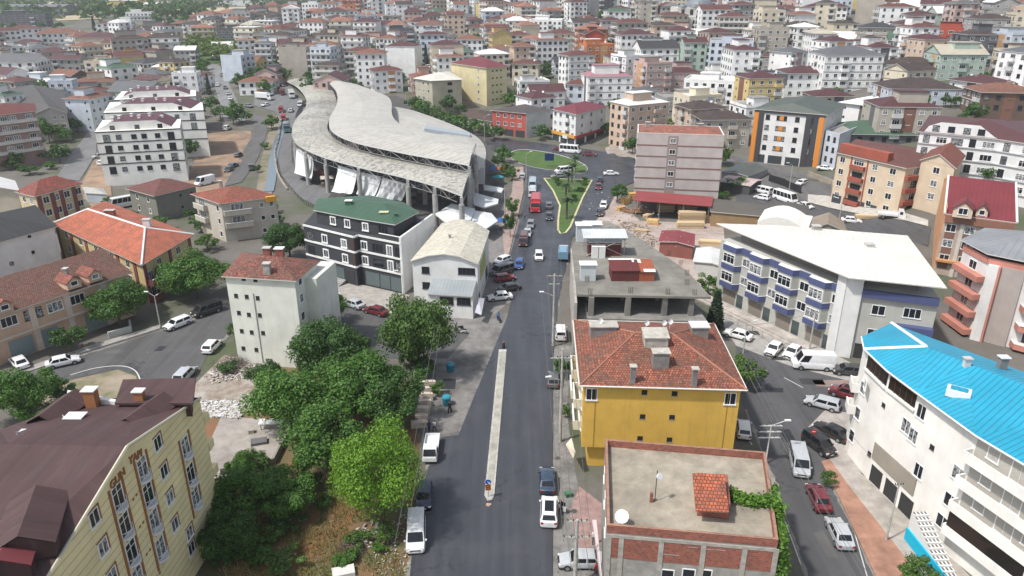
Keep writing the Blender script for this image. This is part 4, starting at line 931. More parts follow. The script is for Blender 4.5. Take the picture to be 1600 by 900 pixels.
# --- 6 white roofed block with blue banded bays
bw = wallm((.44, .44, .4), .25); blue = plain((.065, .08, .18), .7); wm_ = metalroof((.68, .66, .58), .5, .5, .3)
ze = 11.0; W0, W1, W2 = P(1127, 374, ze), P(1322, 449, ze), P(1468, 467, ze)
w6 = Bld('apartment_building', 'block with huge cream-white sheet roof and blue banded bay windows', ze=ze, pts=[W0, W1, W2, P(1412, 378, ze), P(1215, 360, ze)], zb=0, wall=bw); w6.walls()
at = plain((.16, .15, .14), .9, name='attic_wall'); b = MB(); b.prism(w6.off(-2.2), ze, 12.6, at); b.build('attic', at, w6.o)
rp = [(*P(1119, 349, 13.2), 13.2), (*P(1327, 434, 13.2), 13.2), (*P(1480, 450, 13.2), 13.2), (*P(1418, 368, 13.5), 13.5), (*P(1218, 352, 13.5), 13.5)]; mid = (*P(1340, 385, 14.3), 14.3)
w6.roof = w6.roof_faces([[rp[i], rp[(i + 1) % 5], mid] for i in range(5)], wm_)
b = MB(); L0 = w6.fr[0][2]; L1 = w6.fr[1][2]; pl = wallm((.66, .66, .64), .2); w6.lb(0, L0 - 1.2, L0 + .3, -.5, .5, -.5, 13.05, pl, b); w6.lb(1, -.25, 2.2, -.5, .45, -.5, 13.0, pl, b); b.build('corner_pillar', pl, w6.o)
nb = 4; step = (L0 - 1.4) / nb
for i in range(nb):
    c = 1.6 + i * step + step * .28
    for z, win in ((3.4, 1), (6.7, 1), (10.0, 0)):
        q = [w6.at(0, c - 2.0, 0, 0)[:2], w6.at(0, c - 1.5, 0, 1.2)[:2], w6.at(0, c + 1.5, 0, 1.2)[:2], w6.at(0, c + 2.0, 0, 0)[:2]]
        b = MB(); b.prism(q, z, z + 1.0, blue, top=plain(WHITE)); b.build('bay_band', blue, w6.o)
        if win:
            b = MB(); qq = [w6.at(0, c - 1.9, 0, 0)[:2], w6.at(0, c - 1.42, 0, 1.1)[:2], w6.at(0, c + 1.42, 0, 1.1)[:2], w6.at(0, c + 1.9, 0, 0)[:2]]; b.prism(qq, z + 1.0, z + 3.29, bw); b.build('bay', None, w6.o)
            w6.win(0, c, z + 2.05, 2.5, 1.6, 'grid', 1.12)
    for z in (3.4, 6.7): w6.win(0, c + step * .5, z + 1.9, 1.7, 1.4); 
    for z in (9.7,): w6.lb(0, c + step * .5 - 1.3, c + step * .5 + 1.3, -.05, .25, z + .3, z + 1.25, blue).build('band', blue, w6.o)
    w6.lb(0, c - 1.4, c + 1.4, -.05, .05, .2, 2.5, plain((.23, .2, .17), .4)).build('shop_shutter', None, w6.o); w6.lb(0, c + 1.8, c + 3.2, -.05, .05, .2, 2.5, plain((.06, .08, .08), .2)).build('shop_window', None, w6.o)
for z in (5.4, 10.0): w6.lb(1, 2.2 if z > 9 else 7.5, L1, -.05, .5 if z > 9 else 1.1, z, z + 1.1, blue).build('band', blue, w6.o)
for z in (4.3, 8.1): w6.win(1, 4.8, z, 1.8, 1.5); w6.win(1, 9.2, z + .2, 2.3, 1.5)
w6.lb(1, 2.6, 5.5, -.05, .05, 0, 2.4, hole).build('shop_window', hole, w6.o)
w6.chim_px(1275, 358, 13.7, h=.6, w=1.2, d=1.0); w6.chim_px(1358, 386, 14.0, h=.5, w=1.2, d=1.0, m=plain((.55, .54, .5)))
b = MB(); stp = concrete((.42, .38, .34), .8); w6.lb(0, -1, L0 + .5, .9, 3.0, -.1, .5, stp, b); w6.lb(0, -1, L0 + .5, 3.0, 3.5, -.1, .25, stp, b); b.build('front_steps', stp, w6.o)
dm = thing('white_vaulted_building', 'low white vaulted building behind the big cream-white roof', 'building', (*P(1220, 352, 5), 0)); b = MB(); q0 = Vector(P(1183, 352, 8)); q1 = Vector(P(1262, 362, 8)); dv = (q1 - q0); nv = Vector((-dv.y, dv.x)).normalized() * 9
for i in range(8):
    a0, a1 = i / 8, (i + 1) / 8; f = lambda t: 8.2 + 2.6 * math.sin(math.pi * min(.86, t * .8 + .16)) - .6
    b.prism([tuple(q0 + dv * a0), tuple(q0 + dv * a1), tuple(q0 + dv * a1 + nv), tuple(q0 + dv * a0 + nv)], -.5, [f(a0), f(a1), f(a1), f(a0)], plain((.72, .7, .64)))
b.build('vault', None, dm)
# --- 7 six storey tower with brown bands
ze = ez(991, 306, 208); tp = [P(996, 209, ze), P(1132, 213, ze)]; a, c = Vector(tp[0]), Vector(tp[1]); dn = Vector((-(c - a).y, (c - a).x)).normalized() * 13
tw7 = Bld('apartment_building', 'tall pinkish block striped with thin brown bands, terracotta roof', ze=ze, pts=[tp[0], tp[1], tuple(c + dn), tuple(a + dn)], zb=0, wall=wallm((.47, .42, .4), .2)); tw7.walls(); tw7.flat(tile((.4, .14, .09), .6), .3, .3, plain((.6, .58, .55))); tw7.hip(1.2, tile((.4, .14, .09), .6), -.35, z=ze + .1)
L_ = tw7.fr[0][2]; bb = plain((.2, .12, .1)); sto = (ze - .6) / 5.6
for i in range(1, 6):
    z = ze - i * sto * 1.0 - .1; tw7.band(0, z, z + .32, bb); tw7.band(1, z, z + .32, bb, name='band'); tw7.band(3, z, z + .32, bb, name='band')
tw7.lb(0, L_ * .36, L_ * .475, -.05, .09, .3, ze - .3, plain((.27, .22, .2))).build('stair_strip', None, tw7.o)
for i in range(5): tw7.win(0, L_ * .42, ze - i * sto - 1.5, 1.5, 1.2, 'n', .1)
for i in range(5): tw7.win(3, tw7.fr[3][2] * .5, ze - i * sto - 1.5, 1.2, 1.2); tw7.win(3, tw7.fr[3][2] * .2, ze - i * sto - 1.5, 1.2, 1.2)
tw7.chimney(a.x + 4, a.y + 8, ze + .6, 1.0, 1.2, .8); tw7.chimney(c.x - 4, c.y + 9, ze + .6, 1.0, 1.4, .8)
# --- 8 charcoal block with green roof and white flank
dkw = wallm((.04, .043, .05), .15); wt = wallm((.74, .74, .72), .25); green = metalroof((.045, .1, .06), .6, .55, .35); ze = ez(632, 458, 378)
p8 = [P(474, 350, ze), P(553, 369, ze), P(559, 366, ze), P(626, 379, ze), P(676, 342, ze), P(500, 322, ze)]
d8 = Bld('apartment_building', 'charcoal block with white floor bands and shallow green roof', ze=ze, pts=p8, zb=0, wall=dkw); d8.walls()
zf = [ze - .35, ze - 3.3, ze - 6.2]
for i in (0, 1, 2):
    for z in zf: d8.band(i, z, z + .35, wt, out=.18)
L0, L2 = d8.fr[0][2], d8.fr[2][2]
for r, z in enumerate((ze - 1.9, ze - 4.8)):
    d8.win(0, L0 * .42, z, 1.5, 1.7, 'thick'); d8.win(0, L0 * .8, z, 1.5, 1.7, 'thick'); d8.win(2, L2 * .14, z, 1.5, 1.7, 'thick'); d8.win(0, L0 * .12, z - .1, 1.9, 1.8, 'dark'); d8.win(2, L2 * .45, z, 2.4, 1.6, 'dark'); d8.win(2, L2 * .74, z - .1, 1.4, 2.2, 'thick'); d8.win(2, L2 * .92, z - .1, 1.2, 2.0, 'dark')
    d8.lb(0, L0 * .93, L0 * .995, -.05, .08, z - 1.2, z + 1.4, plain((.06, .035, .03))).build('brown_panel', None, d8.o)
for i, f0, f1 in ((0, .3, .52), (0, .54, .75), (2, .12, .45), (2, .47, .7), (2, .72, .97)): d8.lb(i, d8.fr[i][2] * f0, d8.fr[i][2] * f1, -.05, .06, .25, 2.9, plain((.1, .13, .13), .12, name='shop_glass')).build('shop_window', None, d8.o)
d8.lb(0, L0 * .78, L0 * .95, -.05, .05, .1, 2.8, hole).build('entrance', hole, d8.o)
b = MB(); fl = MB(); d8.lb(3, -.1, d8.fr[3][2] + .1, -.25, .15, -.5, ze + 1.0, wt, fl); fl.build('flank_wall', wt, d8.o)
b = MB(); d8.lb(2, L2 * .5, L2, -.2, 0.0, ze, ze + .9, dkw, b); d8.lb(2, L2 * .5, L2, -.24, .03, ze + .9, ze + .98, wt, b); b.build('terrace_parapet', dkw, d8.o)
zr = ze + 2.75; r8 = [P(489, 328, zr), P(555, 341, zr), P(617, 351, zr), P(655, 331, zr), P(631, 316, zr), P(577, 305, zr), P(496, 310, zr)]; c8 = Vector((sum(p[0] for p in r8) / 7, sum(p[1] for p in r8) / 7))
ip = [tuple(c8 + (Vector(p) - c8) * .94) for p in r8]; b = MB(); b.prism(ip, ze - .1, zr, dkw); b.build('attic', dkw, d8.o); rg = (*P(560, 313, zr + 1.3), zr + 1.3); rg2 = (*P(600, 318, zr + 1.3), zr + 1.3); e8 = [(*p, zr) for p in r8]
d8.roof = d8.roof_faces([[e8[0], e8[1], rg], [e8[1], e8[2], rg2, rg], [e8[2], e8[3], rg2], [e8[3], e8[4], rg2], [e8[4], e8[5], rg, rg2], [e8[5], e8[6], rg], [e8[6], e8[0], rg]], green)
A8 = Bld.__new__(Bld); A8.__dict__.update(d8.__dict__); A8.fr = []
for p_, q_ in ((ip[0], ip[1]), (ip[1], ip[2])):
    a, c = Vector((*p_, 0)), Vector((*q_, 0)); u_ = (c - a).normalized(); A8.fr.append((a, u_, (c - a).length, Vector((u_.y, -u_.x, 0))))
for i, f in ((0, .42), (0, .78), (1, .25)): A8.win(i, A8.fr[i][2] * f, zr - 1.45, 1.4, 1.6, 'thick')
A8.win(1, A8.fr[1][2] * .72, zr - 1.6, 2.0, 2.0, 'dark')
d8.chim_px(545, 319, zr + .9, h=.7, w=1.2, d=.9, m=green, cap=wc); d8.chim_px(600, 334, zr + .5, h=.3, w=1.5, d=.9, m=green, cap=plain((.5, .5, .3))); d8.chim_px(619, 338, zr + .3, h=.5, w=.6, d=.5, m=green, cap=green)
b = MB(); q = [P(505, 452, .1), P(560, 470, .1), P(566, 462, .1), P(512, 444, .1)]
for i in range(5): d8.lb(0, L0 * .3, L0 * .8, .3, 2.6 - i * .45, 0, .16 * (i + 1), concrete((.3, .29, .28), 1), b)
b.build('front_steps', None, d8.o)
# --- 9 small white workshop
wk = wallm((.7, .7, .68), .35); ze = 8.6; q9 = [P(644, 407, ze), P(746, 412, ze), P(763, 362, ze), P(691, 350, ze)]
s9 = Bld('workshop', 'small white workshop with weathered cream barrel roof by the main road', ze=ze, pts=q9, zb=0, wall=wk); s9.walls(); prof = [(0, 0), (.28, 1.15), (.5, 1.55), (.72, 1.25), (1, 0)]; cr = metalroof((.55, .52, .42), .45, .6, .8, .3)
F0, F1, B1, B0 = [Vector((*q, ze)) for q in q9]; o_ = (F0 - B0).normalized() * .4
pf = [F0.lerp(F1, -.02 + t_ * 1.04) + o_ + Vector((0, 0, z_ + .05)) for t_, z_ in prof]; pb = [B0.lerp(B1, -.02 + t_ * 1.04) - o_ + Vector((0, 0, z_ + .05)) for t_, z_ in prof]
s9.roof = s9.roof_faces([[tuple(pf[i]), tuple(pf[i + 1]), tuple(pb[i + 1]), tuple(pb[i])] for i in range(4)], cr)
b = MB(); b.face([tuple(F0.lerp(F1, t_) + Vector((0, 0, z_))) for t_, z_ in prof], wk); b.face([tuple(B0.lerp(B1, t_) + Vector((0, 0, z_))) for t_, z_ in reversed(prof)], wk); b.build('gable', wk, s9.o)
s9.winpx(0, [(665, 422), (666, 446)], 1.3, 1.2, 'dark'); s9.winpx(0, [(729, 424)], 2.9, 1.2, 'dark'); s9.chim_px(703, 373, 10, h=.8, w=.4, d=.3)
nz = 4.6; n9 = [P(676, 449, nz), P(745, 470, nz), P(748, 443, nz), P(679, 437, nz)]; an9 = [P(676, 455, nz), P(726, 462, nz)]
b = MB(); a, c = Vector(s9.at(0, s9.fr[0][2] * .3, 0, 3.6)[:2]), Vector(s9.at(0, s9.fr[0][2] * .98, 0, 3.6)[:2]); a0, c0 = Vector(s9.at(0, s9.fr[0][2] * .3, 0, 0)[:2]), Vector(s9.at(0, s9.fr[0][2] * .98, 0, 0)[:2])
b.prism([tuple(a), tuple(c), tuple(c0), tuple(a0)], -.3, [4.3, 4.3, 5.4, 5.4], wk); b.build('annex', wk, s9.o); zr_ = plain((.22, .25, .26)); zm = metalroof((.27, .3, .31), .3, .5, .3)
up = (a - a0).normalized() * .35; s9.roof_faces([[(*(a + up), 4.28), (*(c + up), 4.28), (*c0, 5.5), (*a0, 5.5)]], zm, name='annex_roof')
A9 = Bld.__new__(Bld); A9.__dict__.update(s9.__dict__); u_ = Vector((*(c - a), 0)).normalized(); A9.fr = [(Vector((*a, 0)), u_, (c - a).length, Vector((u_.y, -u_.x, 0)))]
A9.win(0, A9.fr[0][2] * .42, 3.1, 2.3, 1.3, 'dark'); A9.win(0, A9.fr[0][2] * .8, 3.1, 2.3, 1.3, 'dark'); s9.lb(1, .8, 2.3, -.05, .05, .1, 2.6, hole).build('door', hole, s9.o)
s9.lb(1, 3.5, 11, -.05, .12, 4.2, 7.2, plain((.36, .4, .12))).build('sign_panel', None, s9.o); s9.grid(1, [.75], [2], 3, 2.0, 'shop')
# --- 10 unfinished concrete frame with rooftop clutter
z1 = 8.6; cf = concrete((.22, .21, .19), .6, .8); sl = [(902, 460), (1111, 464), (1074, 424), (1000, 372), (950, 345), (915, 352), (893, 385)]; w10 = [P(a, c, z1) for a, c in sl]
f10 = thing('unfinished_building', 'unfinished grey concrete frame building with open floor and bare roof slab', 'building', (*P(1000, 420, z1), 0)); KEEP.append(w10)
b = MB(); b.prism(w10, z1 - .35, z1, concrete((.2, .19, .165), .35, .85, 'roof_slab')); b.build('roof_slab', cf, f10); b = MB(); b.prism([P(902, 497, 5.2), P(1105, 502, 5.2), P(1070, 450, 5.2), P(960, 400, 5.2), P(893, 430, 5.2)], 4.9, 5.2, cf); b.build('floor_slab', cf, f10)
b = MB(); b.prism([P(905, 500, 4.9), P(1095, 503, 4.9), P(1060, 460, 4.9), P(950, 410, 4.9), P(897, 440, 4.9)], -.5, 4.88, concrete((.25, .23, .2), .5)); b.build('lower_storey', cf, f10)
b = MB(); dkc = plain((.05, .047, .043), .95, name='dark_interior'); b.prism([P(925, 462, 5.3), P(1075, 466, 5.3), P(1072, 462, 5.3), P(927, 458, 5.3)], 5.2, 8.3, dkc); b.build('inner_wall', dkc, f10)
for px_ in (925, 983, 1041, 1083):
    x_, y_ = P(px_, 463, z1); b = MB(); b.box(x_ - .4, x_ + .4, y_ + .3, y_ + 1.1, 0, z1 - .35, cf); b.build('column', cf, f10)
    b = MB(); b.box(x_ - .3, x_ + .3, y_ + 6.3, y_ + 6.9, 5.2, z1 - .35, cf); b.build('column', cf, f10)
lw = concrete((.4, .38, .34), .4, .7); b = MB(); b.prism([P(894, 475, 6), P(912, 478, 6), P(912, 474, 6), P(896, 380, 6), P(890, 380, 6)], -.3, z1 - .1, lw) if 0 else b.prism([P(898, 470, z1), P(902, 470, z1), P(896, 385, z1), P(892, 385, z1)], -.3, z1 - .36, lw); b.build('side_wall', lw, f10)
rb = plain((.09, .06, .04), .8, name='rebar')
for px_, py_ in ((922, 460), (985, 458), (1043, 460), (1085, 461), (1073, 445), (1073, 430), (1063, 415), (1045, 400), (1020, 385), (975, 375), (917, 440), (980, 440)):
    x_, y_ = P(px_, py_, z1); b = MB()
    for dx in (-.25, 0, .25):
        for dy in (-.2, .2): b.tube((x_ + dx, y_ + dy, z1 - .1), (x_ + dx * 1.1, y_ + dy, z1 + 1.0), .025, n=4, m=rb)
    b.build('starter_bars', rb, f10)
def hut(label, px, w, d, h, m, top, tilt=.3, rz=0.0, ov=.2, name='rooftop_shed', cat='shed', z=z1):
    x_, y_ = P(*px, z); t = thing(name, label, cat, (x_, y_, z), rz); b = MB(); b.box(-w / 2, w / 2, -d / 2, d / 2, 0, h, m); obj('wall', b.mesh('wall'), t)
    b = MB(); c = [(-w / 2 - ov, -d / 2 - ov, h + .02), (w / 2 + ov, -d / 2 - ov, h + .02), (w / 2 + ov, d / 2 + ov, h + tilt + .02), (-w / 2 - ov, d / 2 + ov, h + tilt + .02)]
    b.face([(p[0], p[1], p[2] + .1) for p in c], top); b.face(c[::-1], top)
    for i in range(4): p, q = c[i], c[(i + 1) % 4]; b.face([p, q, (q[0], q[1], q[2] + .1), (p[0], p[1], p[2] + .1)], top)
    obj('roof', b.mesh('roof'), t); return t
gal = metalroof((.55, .57, .57), .25, .4, .3); blg = plain((.48, .52, .53), .6); dmr = metalroof((.11, .02, .02), .3, .7, .2)
hut('light grey boxy cabin on the slab, nearest the street corner', (918, 436), 2.4, 1.6, 2.6, blg, plain((.6, .6, .58)), .05); hut('light grey cabin at the far left end of the slab', (911, 375), 2.6, 2.0, 3.0, blg, plain((.62, .62, .6)), .05); hut('pale cabin behind the corrugated lean-to on the slab', (925, 365), 3.2, 2.0, 2.0, plain((.6, .62, .62)), plain((.68, .68, .66)), .05)
x_, y_ = P(943, 398, z1); t = hut('dark red shed under raised corrugated lean-to roof with steel bracing', (943, 396), 5.6, 2.6, 2.4, dmr, gal, .15, 0, .1); b = MB()
for sx in (-3.3, 3.3):
    for sy in (-1.8, 1.6): b.tube((sx, sy, 0), (sx, sy, 3.5), .05, n=5, m=st)
b.tube((-3.3, -1.8, .2), (3.3, -1.8, 3.3), .04, n=4, m=st); b.tube((3.3, -1.8, .2), (-3.3, -1.8, 3.3), .04, n=4, m=st); b.tube((-3.3, -1.8, 2.3), (3.3, -1.8, 2.3), .04, n=4, m=st); obj('bracing', b.mesh('bracing'), t)
b = MB(); b.face([(-3.8, -2.1, 3.5), (3.8, -2.1, 3.5), (3.8, 1.9, 3.9), (-3.8, 1.9, 3.9)], gal); b.face([(-3.8, 1.9, 3.8), (3.8, 1.9, 3.8), (3.8, -2.1, 3.4), (-3.8, -2.1, 3.4)], gal); obj('lean_to_roof', b.mesh('lean_to_roof'), t)
hut('white cooling cabinet standing left on the slab', (929, 402), 1.1, .9, 1.9, plain((.66, .66, .64)), plain((.66, .66, .64)), .02, 0, .03, 'white_cabinet', 'cabinet'); hut('white cooling cabinet standing right of its twin on the slab', (940, 402), 1.1, .9, 1.9, plain((.66, .66, .64)), plain((.66, .66, .64)), .02, 0, .03, 'white_cabinet', 'cabinet')
t = hut('low maroon sheet shed with mixed white and rust roof patches', (974, 433), 4.3, 3.6, 1.7, dmr, metalroof((.12, .022, .02), .3, .7, .3), .5, 0, .15); ru = metalroof((.3, .08, .035), .3, .75, .3)
b = MB(); b.box(2.2, 4.6, -1.8, 2.4, 0, 1.5, ru); b.face([(2.25, -2.0, 1.62), (4.8, -2.0, 1.62), (4.8, 2.5, 2.2), (2.25, 2.5, 2.2)], ru); obj('rusty_lean_to', b.mesh('rusty_lean_to'), t); b = MB(); b.face([(2.9, -2.0, 1.66), (4.75, -2.0, 1.66), (4.75, -1.0, 1.79), (2.9, -1.0, 1.79)], wc); b.face([(1.4, 1.0, 2.24), (2.9, 1.0, 2.04), (2.9, 2.3, 2.22), (1.4, 2.3, 2.42)], wc); b.face([(-2.3, 1.75, 2.33), (1.4, 1.75, 2.33), (1.4, 2.2, 2.4), (-2.3, 2.2, 2.4)], wc); obj('sheet_patch', b.mesh('sheet_patch'), t)
# ------------------------------------------------------------------ buildings of the middle distance, surveyed one by one
def floors(b, i, n, cols, w=1.3, h=1.4, style='n', top=1.5, st_=2.9, skip0=False, inset=.08):
    L = b.fr[i][2]
    for r in range(n):
        z = b.ze - top - r * st_
        if z < b.zb + 1.2: break
        for f in ([inset + (1 - 2 * inset) * (c + .5) / cols for c in range(cols)] if isinstance(cols, int) else cols): b.win(i, f * L, z, w, h, style)
def shops(b, i, n=3, h=2.5, m=None):
    L = b.fr[i][2]; m = m or plain((.05, .06, .065), .2, name='shop_glass'); z0 = min(terrain(*b.at(i, 0, 0)[:2]), terrain(*b.at(i, L, 0)[:2]))
    for k in range(n): b.lb(i, L * (k + .1) / n, L * (k + .9) / n, -.05, .05, z0 + .1, z0 + h, m).build('shop_window', m, b.o)
def B4(name, label, px, ze, wall, **k): return Bld(name, label, px=px, ze=ze, wall=wall, **k).walls()
# left: long block with new orange tiles
o1 = B4('apartment_building', 'long low block with bright new orange tile roof and white ridge lines', [(86, 349), (222, 411), (297, 367)], 7.6, wallm((.55, .45, .22), .3), quad=True)
e = [Vector(q) for q in o1.off(.6)]; 
def pin(b, px): return min([(*q, b.ze) for q in b.off(.6)], key=lambda q: (Vector(proj(*q)[:2]) - Vector(px)).length)
eL, eF, eR = pin(o1, (84, 349)), pin(o1, (222, 411)), pin(o1, (299, 366)); eB = (eL[0] + eR[0] - eF[0], eL[1] + eR[1] - eF[1], eL[2]); zr = 10.2; r1 = (*P(227, 356, zr), zr); r0 = (*P(137, 327, zr), zr)
nt = tile((.52, .15, .08), .35, .3, .36); o1.roof = o1.roof_faces([[eL, eF, r1, r0], [eF, eR, r1], [eR, eB, r0, r1], [eB, eL, r0]], nt)
b = MB()
for p, q in ((eL, r0), (r0, r1), (eF, r1), (r1, eR)): b.tube((p[0], p[1], p[2] + .05), (q[0], q[1], q[2] + .05), .2, n=6, m=wc)
b.build('ridge_line', wc, o1.roof); mr = wallm((.2, .06, .06), .2)
for f in (.0, .18, .36, .54, .72, .9): o1.lb(0, o1.fr[0][2] * f, o1.fr[0][2] * f + 1.1, -.05, .12, 0, 7.3, mr).build('pilaster', mr, o1.o)
for f in (0, .5, .93): o1.lb(1, o1.fr[1][2] * f, o1.fr[1][2] * f + .8, -.05, .12, 0, 7.3, mr).build('pilaster', mr, o1.o)
floors(o1, 0, 2, [.13, .31, .49, .67, .84], 1.4, 1.4); floors(o1, 1, 2, [.3, .7], 1.4, 1.4); o1.balcony(1, .2, 2.8, 3.4, 1.3, mr); o1.balcony(1, .2, 2.8, .5, 1.3, mr)
x, y = P(230, 349, 10); o1.chimney(x, y, 9.6, 1.2, 1.3, .9, wc); x, y = P(172, 333, 10); o1.chimney(x, y, 9.6, 1.0, 1.8, .9, bricks())
# left: long brown tiled terrace with dormers
peach = wallm((.56, .38, .27), .35); q = [P(-60, 510, 7.6), P(28, 478, 7.6), P(200, 426, 7.6)]; a, c = Vector(q[0]), Vector(q[2]); n_ = Vector((-(c - a).y, (c - a).x)).normalized() * 15
t2 = Bld('terraced_building', 'peach terrace with long dark brown tiled roof and little gabled dormers', ze=7.6, pts=[q[0], q[2], tuple(c + n_), tuple(a + n_)], zb=0, wall=peach).walls(); t2.gable(2.8, tile((.17, .075, .055), .6), .5)
L = t2.fr[0][2]; t2.winpx(0, [(14, 502), (86, 479), (121, 467)], 2.3, 1.5); t2.winpx(0, [(52, 490)], 2.6, 1.6, 'dark')
for f in (.35, .56, .8): t2.lb(0, L * f, L * f + .9, -.05, .15, .0, 7.4, wallm((.62, .5, .42), .3)).build('pilaster', None, t2.o)
t2.lb(0, 0, L, -.05, .5, 3.6, 3.85, wallm((.6, .5, .42), .3)).build('ledge', None, t2.o)
for f in (.2, .35, .66): t2.lb(0, L * f, L * f + 3.4, -.05, .06, .1, 3.0, plain((.2, .25, .25), .4)).build('shutter', None, t2.o)
rzd = math.atan2((c - a).y, (c - a).x)
for px, py in ((9, 486), (117, 448), (150, 437)): dormer(t2, px, py, 8.3, 2.2, 3.5, 1.7, rzd, tile((.3, .09, .06), .6), peach)
x, y = P(103, 425, 9.8); t2.chimney(x, y, 9.4, 1.0, .6, .6)
b = MB(); cn = plain((.4, .42, .42)); a0 = Vector(t2.at(0, L * .88, 0, .2)[:2])
# left white house with black roof
l3 = B4('house', 'white house with black hipped roof at the left edge', [(-70, 396), (84, 354), (52, 322), (-80, 352)], 10.5, wallm((.66, .67, .66), .25)); l3.hip(2.2, metalroof((.03, .03, .032), .5, .8, .5), .5); cz = lambda l: [(p / 4, 225 + r / 4) for p, r in l]
l3.winpx(0, cz([(183, 575), (207, 676)]), .6, .6, 'hole'); x, y = P(15, 425, 9.5); l3.winpx(0, [(18, 412)], 1.0, 1.0)
# left cream/maroon striped
l4 = B4('apartment_building', 'cream and maroon striped apartment house with worn red tile roof, upper left', [(28, 299), (55, 306), (125, 287)], 9.0, wallm((.55, .45, .28), .3), quad=True); l4.hip(2.3, tile((.3, .07, .05), .7), .5)
L = l4.fr[1][2]
for f in (.02, .3, .5, .78): l4.lb(1, L * f, L * f + 1.0, -.05, .12, 0, 8.8, mr).build('pilaster', mr, l4.o)
floors(l4, 1, 3, [.2, .42, .66, .92], 1.5, 1.5); floors(l4, 0, 3, 2)
# pale neighbour, far left
B4('house', 'pale low house with white sheet roof behind the black-roofed house', [(-40, 300), (26, 297), (20, 283), (-40, 280)], 8.5, wallm((.5, .45, .36), .3)).gable(1.2, metalroof((.6, .6, .58), .4), .5)
b_ = B4('shed', 'small pale blue shed on the dirt plot beside the white apartments', [(134, 301), (166, 303), (160, 294), (130, 292)], 2.6, wallm((.4, .45, .5), .3)); b_.hip(.6, metalroof((.4, .38, .35), .4), .2)
h5 = B4('house', 'plain olive-grey rendered house with dull red pyramid roof', [(201, 294), (242, 305), (305, 290)], 6.3, wallm((.2, .2, .165), .4), quad=True); h5.hip(2.1, tile((.19, .06, .05), .6), .6); floors(h5, 0, 2, 2, 1.0, 1.3); floors(h5, 1, 2, [.6, .88], .6, .6, 'hole')
h6 = B4('apartment_building', 'weathered cream house with bright red tile roof and stacked corner balconies', [(304, 303), (345, 317), (431, 307)], ez(348, 378, 317), wallm((.5, .46, .39), .5), quad=True); h6.hip(2.2, tile((.32, .085, .05), .7), .6)
for z in (h6.ze - 2.7, h6.ze - 5.5): h6.balcony(1, .3, 6.0, z, 1.1); h6.balcony(0, .5, 5, z, 1.0)
floors(h6, 1, 3, [.72, .9], .9, 1.0); floors(h6, 0, 3, [.85], 1, 1.3); h6.lb(1, h6.fr[1][2] * .8, h6.fr[1][2] * .98, .0, .9, h6.ze - .8, h6.ze + .3, plain((.6, .3, .02))).build('sign_board', None, h6.o)
x, y = P(345, 288, 10); h6.chimney(x, y, 9.5, 1.3, .6, .6)
# three white apartment slabs with maroon roofs
wa = wallm((.8, .79, .74), .2); mrf = metalroof((.09, .025, .033), .5, .6, .3); dkb = plain((.03, .034, .036), .6, name='dark_band')
zz = ez(168, 291, 206)
for i, (pp, lb, zt) in enumerate((([(148, 206), (281, 200), (283, 186), (160, 188)], 'nearest of three white apartment slabs with maroon roofs and dark floor lines', zz), ([(162, 176), (318, 172), (316, 160), (172, 160)], 'middle one of three white apartment slabs with maroon roofs', zz), ([(178, 156), (306, 150), (306, 141), (190, 143)], 'rearmost of three white apartment slabs with maroon roofs', zz))):
    s = B4('apartment_building', lb, pp, zt, wa, group='white apartment slabs on the dirt plot'); L = s.fr[0][2]
    o = Vector((*s.at(0, 0, 0)[:2], 0)); rz = math.atan2(s.fr[0][1].y, s.fr[0][1].x); M = Matrix.Translation((s.c[0], s.c[1], 0)) @ Matrix.Rotation(rz, 4, 'Z'); w_, d_ = L * .84, s.fr[1][2]
    b = MB(); V = lambda *v: tuple(M @ Vector(v)); z = s.ze
    prof = [(-w_ / 2, 0), (-w_ * .3, 1.9), (w_ * .3, 1.9), (w_ / 2, 0)]
    for (x0, z0_), (x1, z1_) in zip(prof, prof[1:]): b.face([V(x0, -d_ / 2 + .8, z + z0_ + .1), V(x1, -d_ / 2 + .8, z + z1_ + .1), V(x1, d_ / 2 - .5, z + z1_ + .1), V(x0, d_ / 2 - .5, z + z0_ + .1)], mrf)
    s.roof = b.build('roof', mrf, s.o); g_ = MB(); g_.face([V(-w_ / 2 - .5, -d_ / 2 + .05, z - .1)] + [V(x_ * 1.04, -d_ / 2 + .05, z + q_ + .35) for x_, q_ in prof] + [V(w_ / 2 + .5, -d_ / 2 + .05, z - .1)], wa); 
    g_.face(([V(-w_ / 2 - .5, -d_ / 2 + .3, z - .1)] + [V(x_ * 1.04, -d_ / 2 + .3, z + q_ + .35) for x_, q_ in prof] + [V(w_ / 2 + .5, -d_ / 2 + .3, z - .1)])[::-1], wa); g_.build('gable_wall', wa, s.o)
    for r in range(4): s.band(0, s.ze - r * 2.95 - .35, s.ze - r * 2.95 - .05, dkb); s.band(1, s.ze - r * 2.95 - .35, s.ze - r * 2.95 - .05, dkb)
    for r in range(4 if i == 0 else 2):
        z_ = s.ze - 1.75 - r * 2.95
        for f in (.26, .44, .56, .72): s.win(0, f * L, z_, 1.3, 1.2, 'dark')
        s.win(0, .12 * L, z_ - .2, 1.7, 2.0, 'dark'); s.win(0, .88 * L, z_ - .2, 1.7, 2.0, 'dark')
        for f in (.3, .7): s.win(1, f * s.fr[1][2], z_, 1.3, 1.3, 'dark')
    for f in (-.32, .0, .3): s.win(0, L * (.5 + f * .9), s.ze + .9, 1.2, 1.1, 'dark', .3)
    for f in (-.38, -.27, -.12, .02, .15, .33):
        x_, y_, _ = V(w_ * f, random.uniform(-.1, .3) * d_, 0); s.chimney(x_, y_, s.ze + (1.9 if abs(f) < .3 else 1.3), .9, .7, .7, wc, wc)
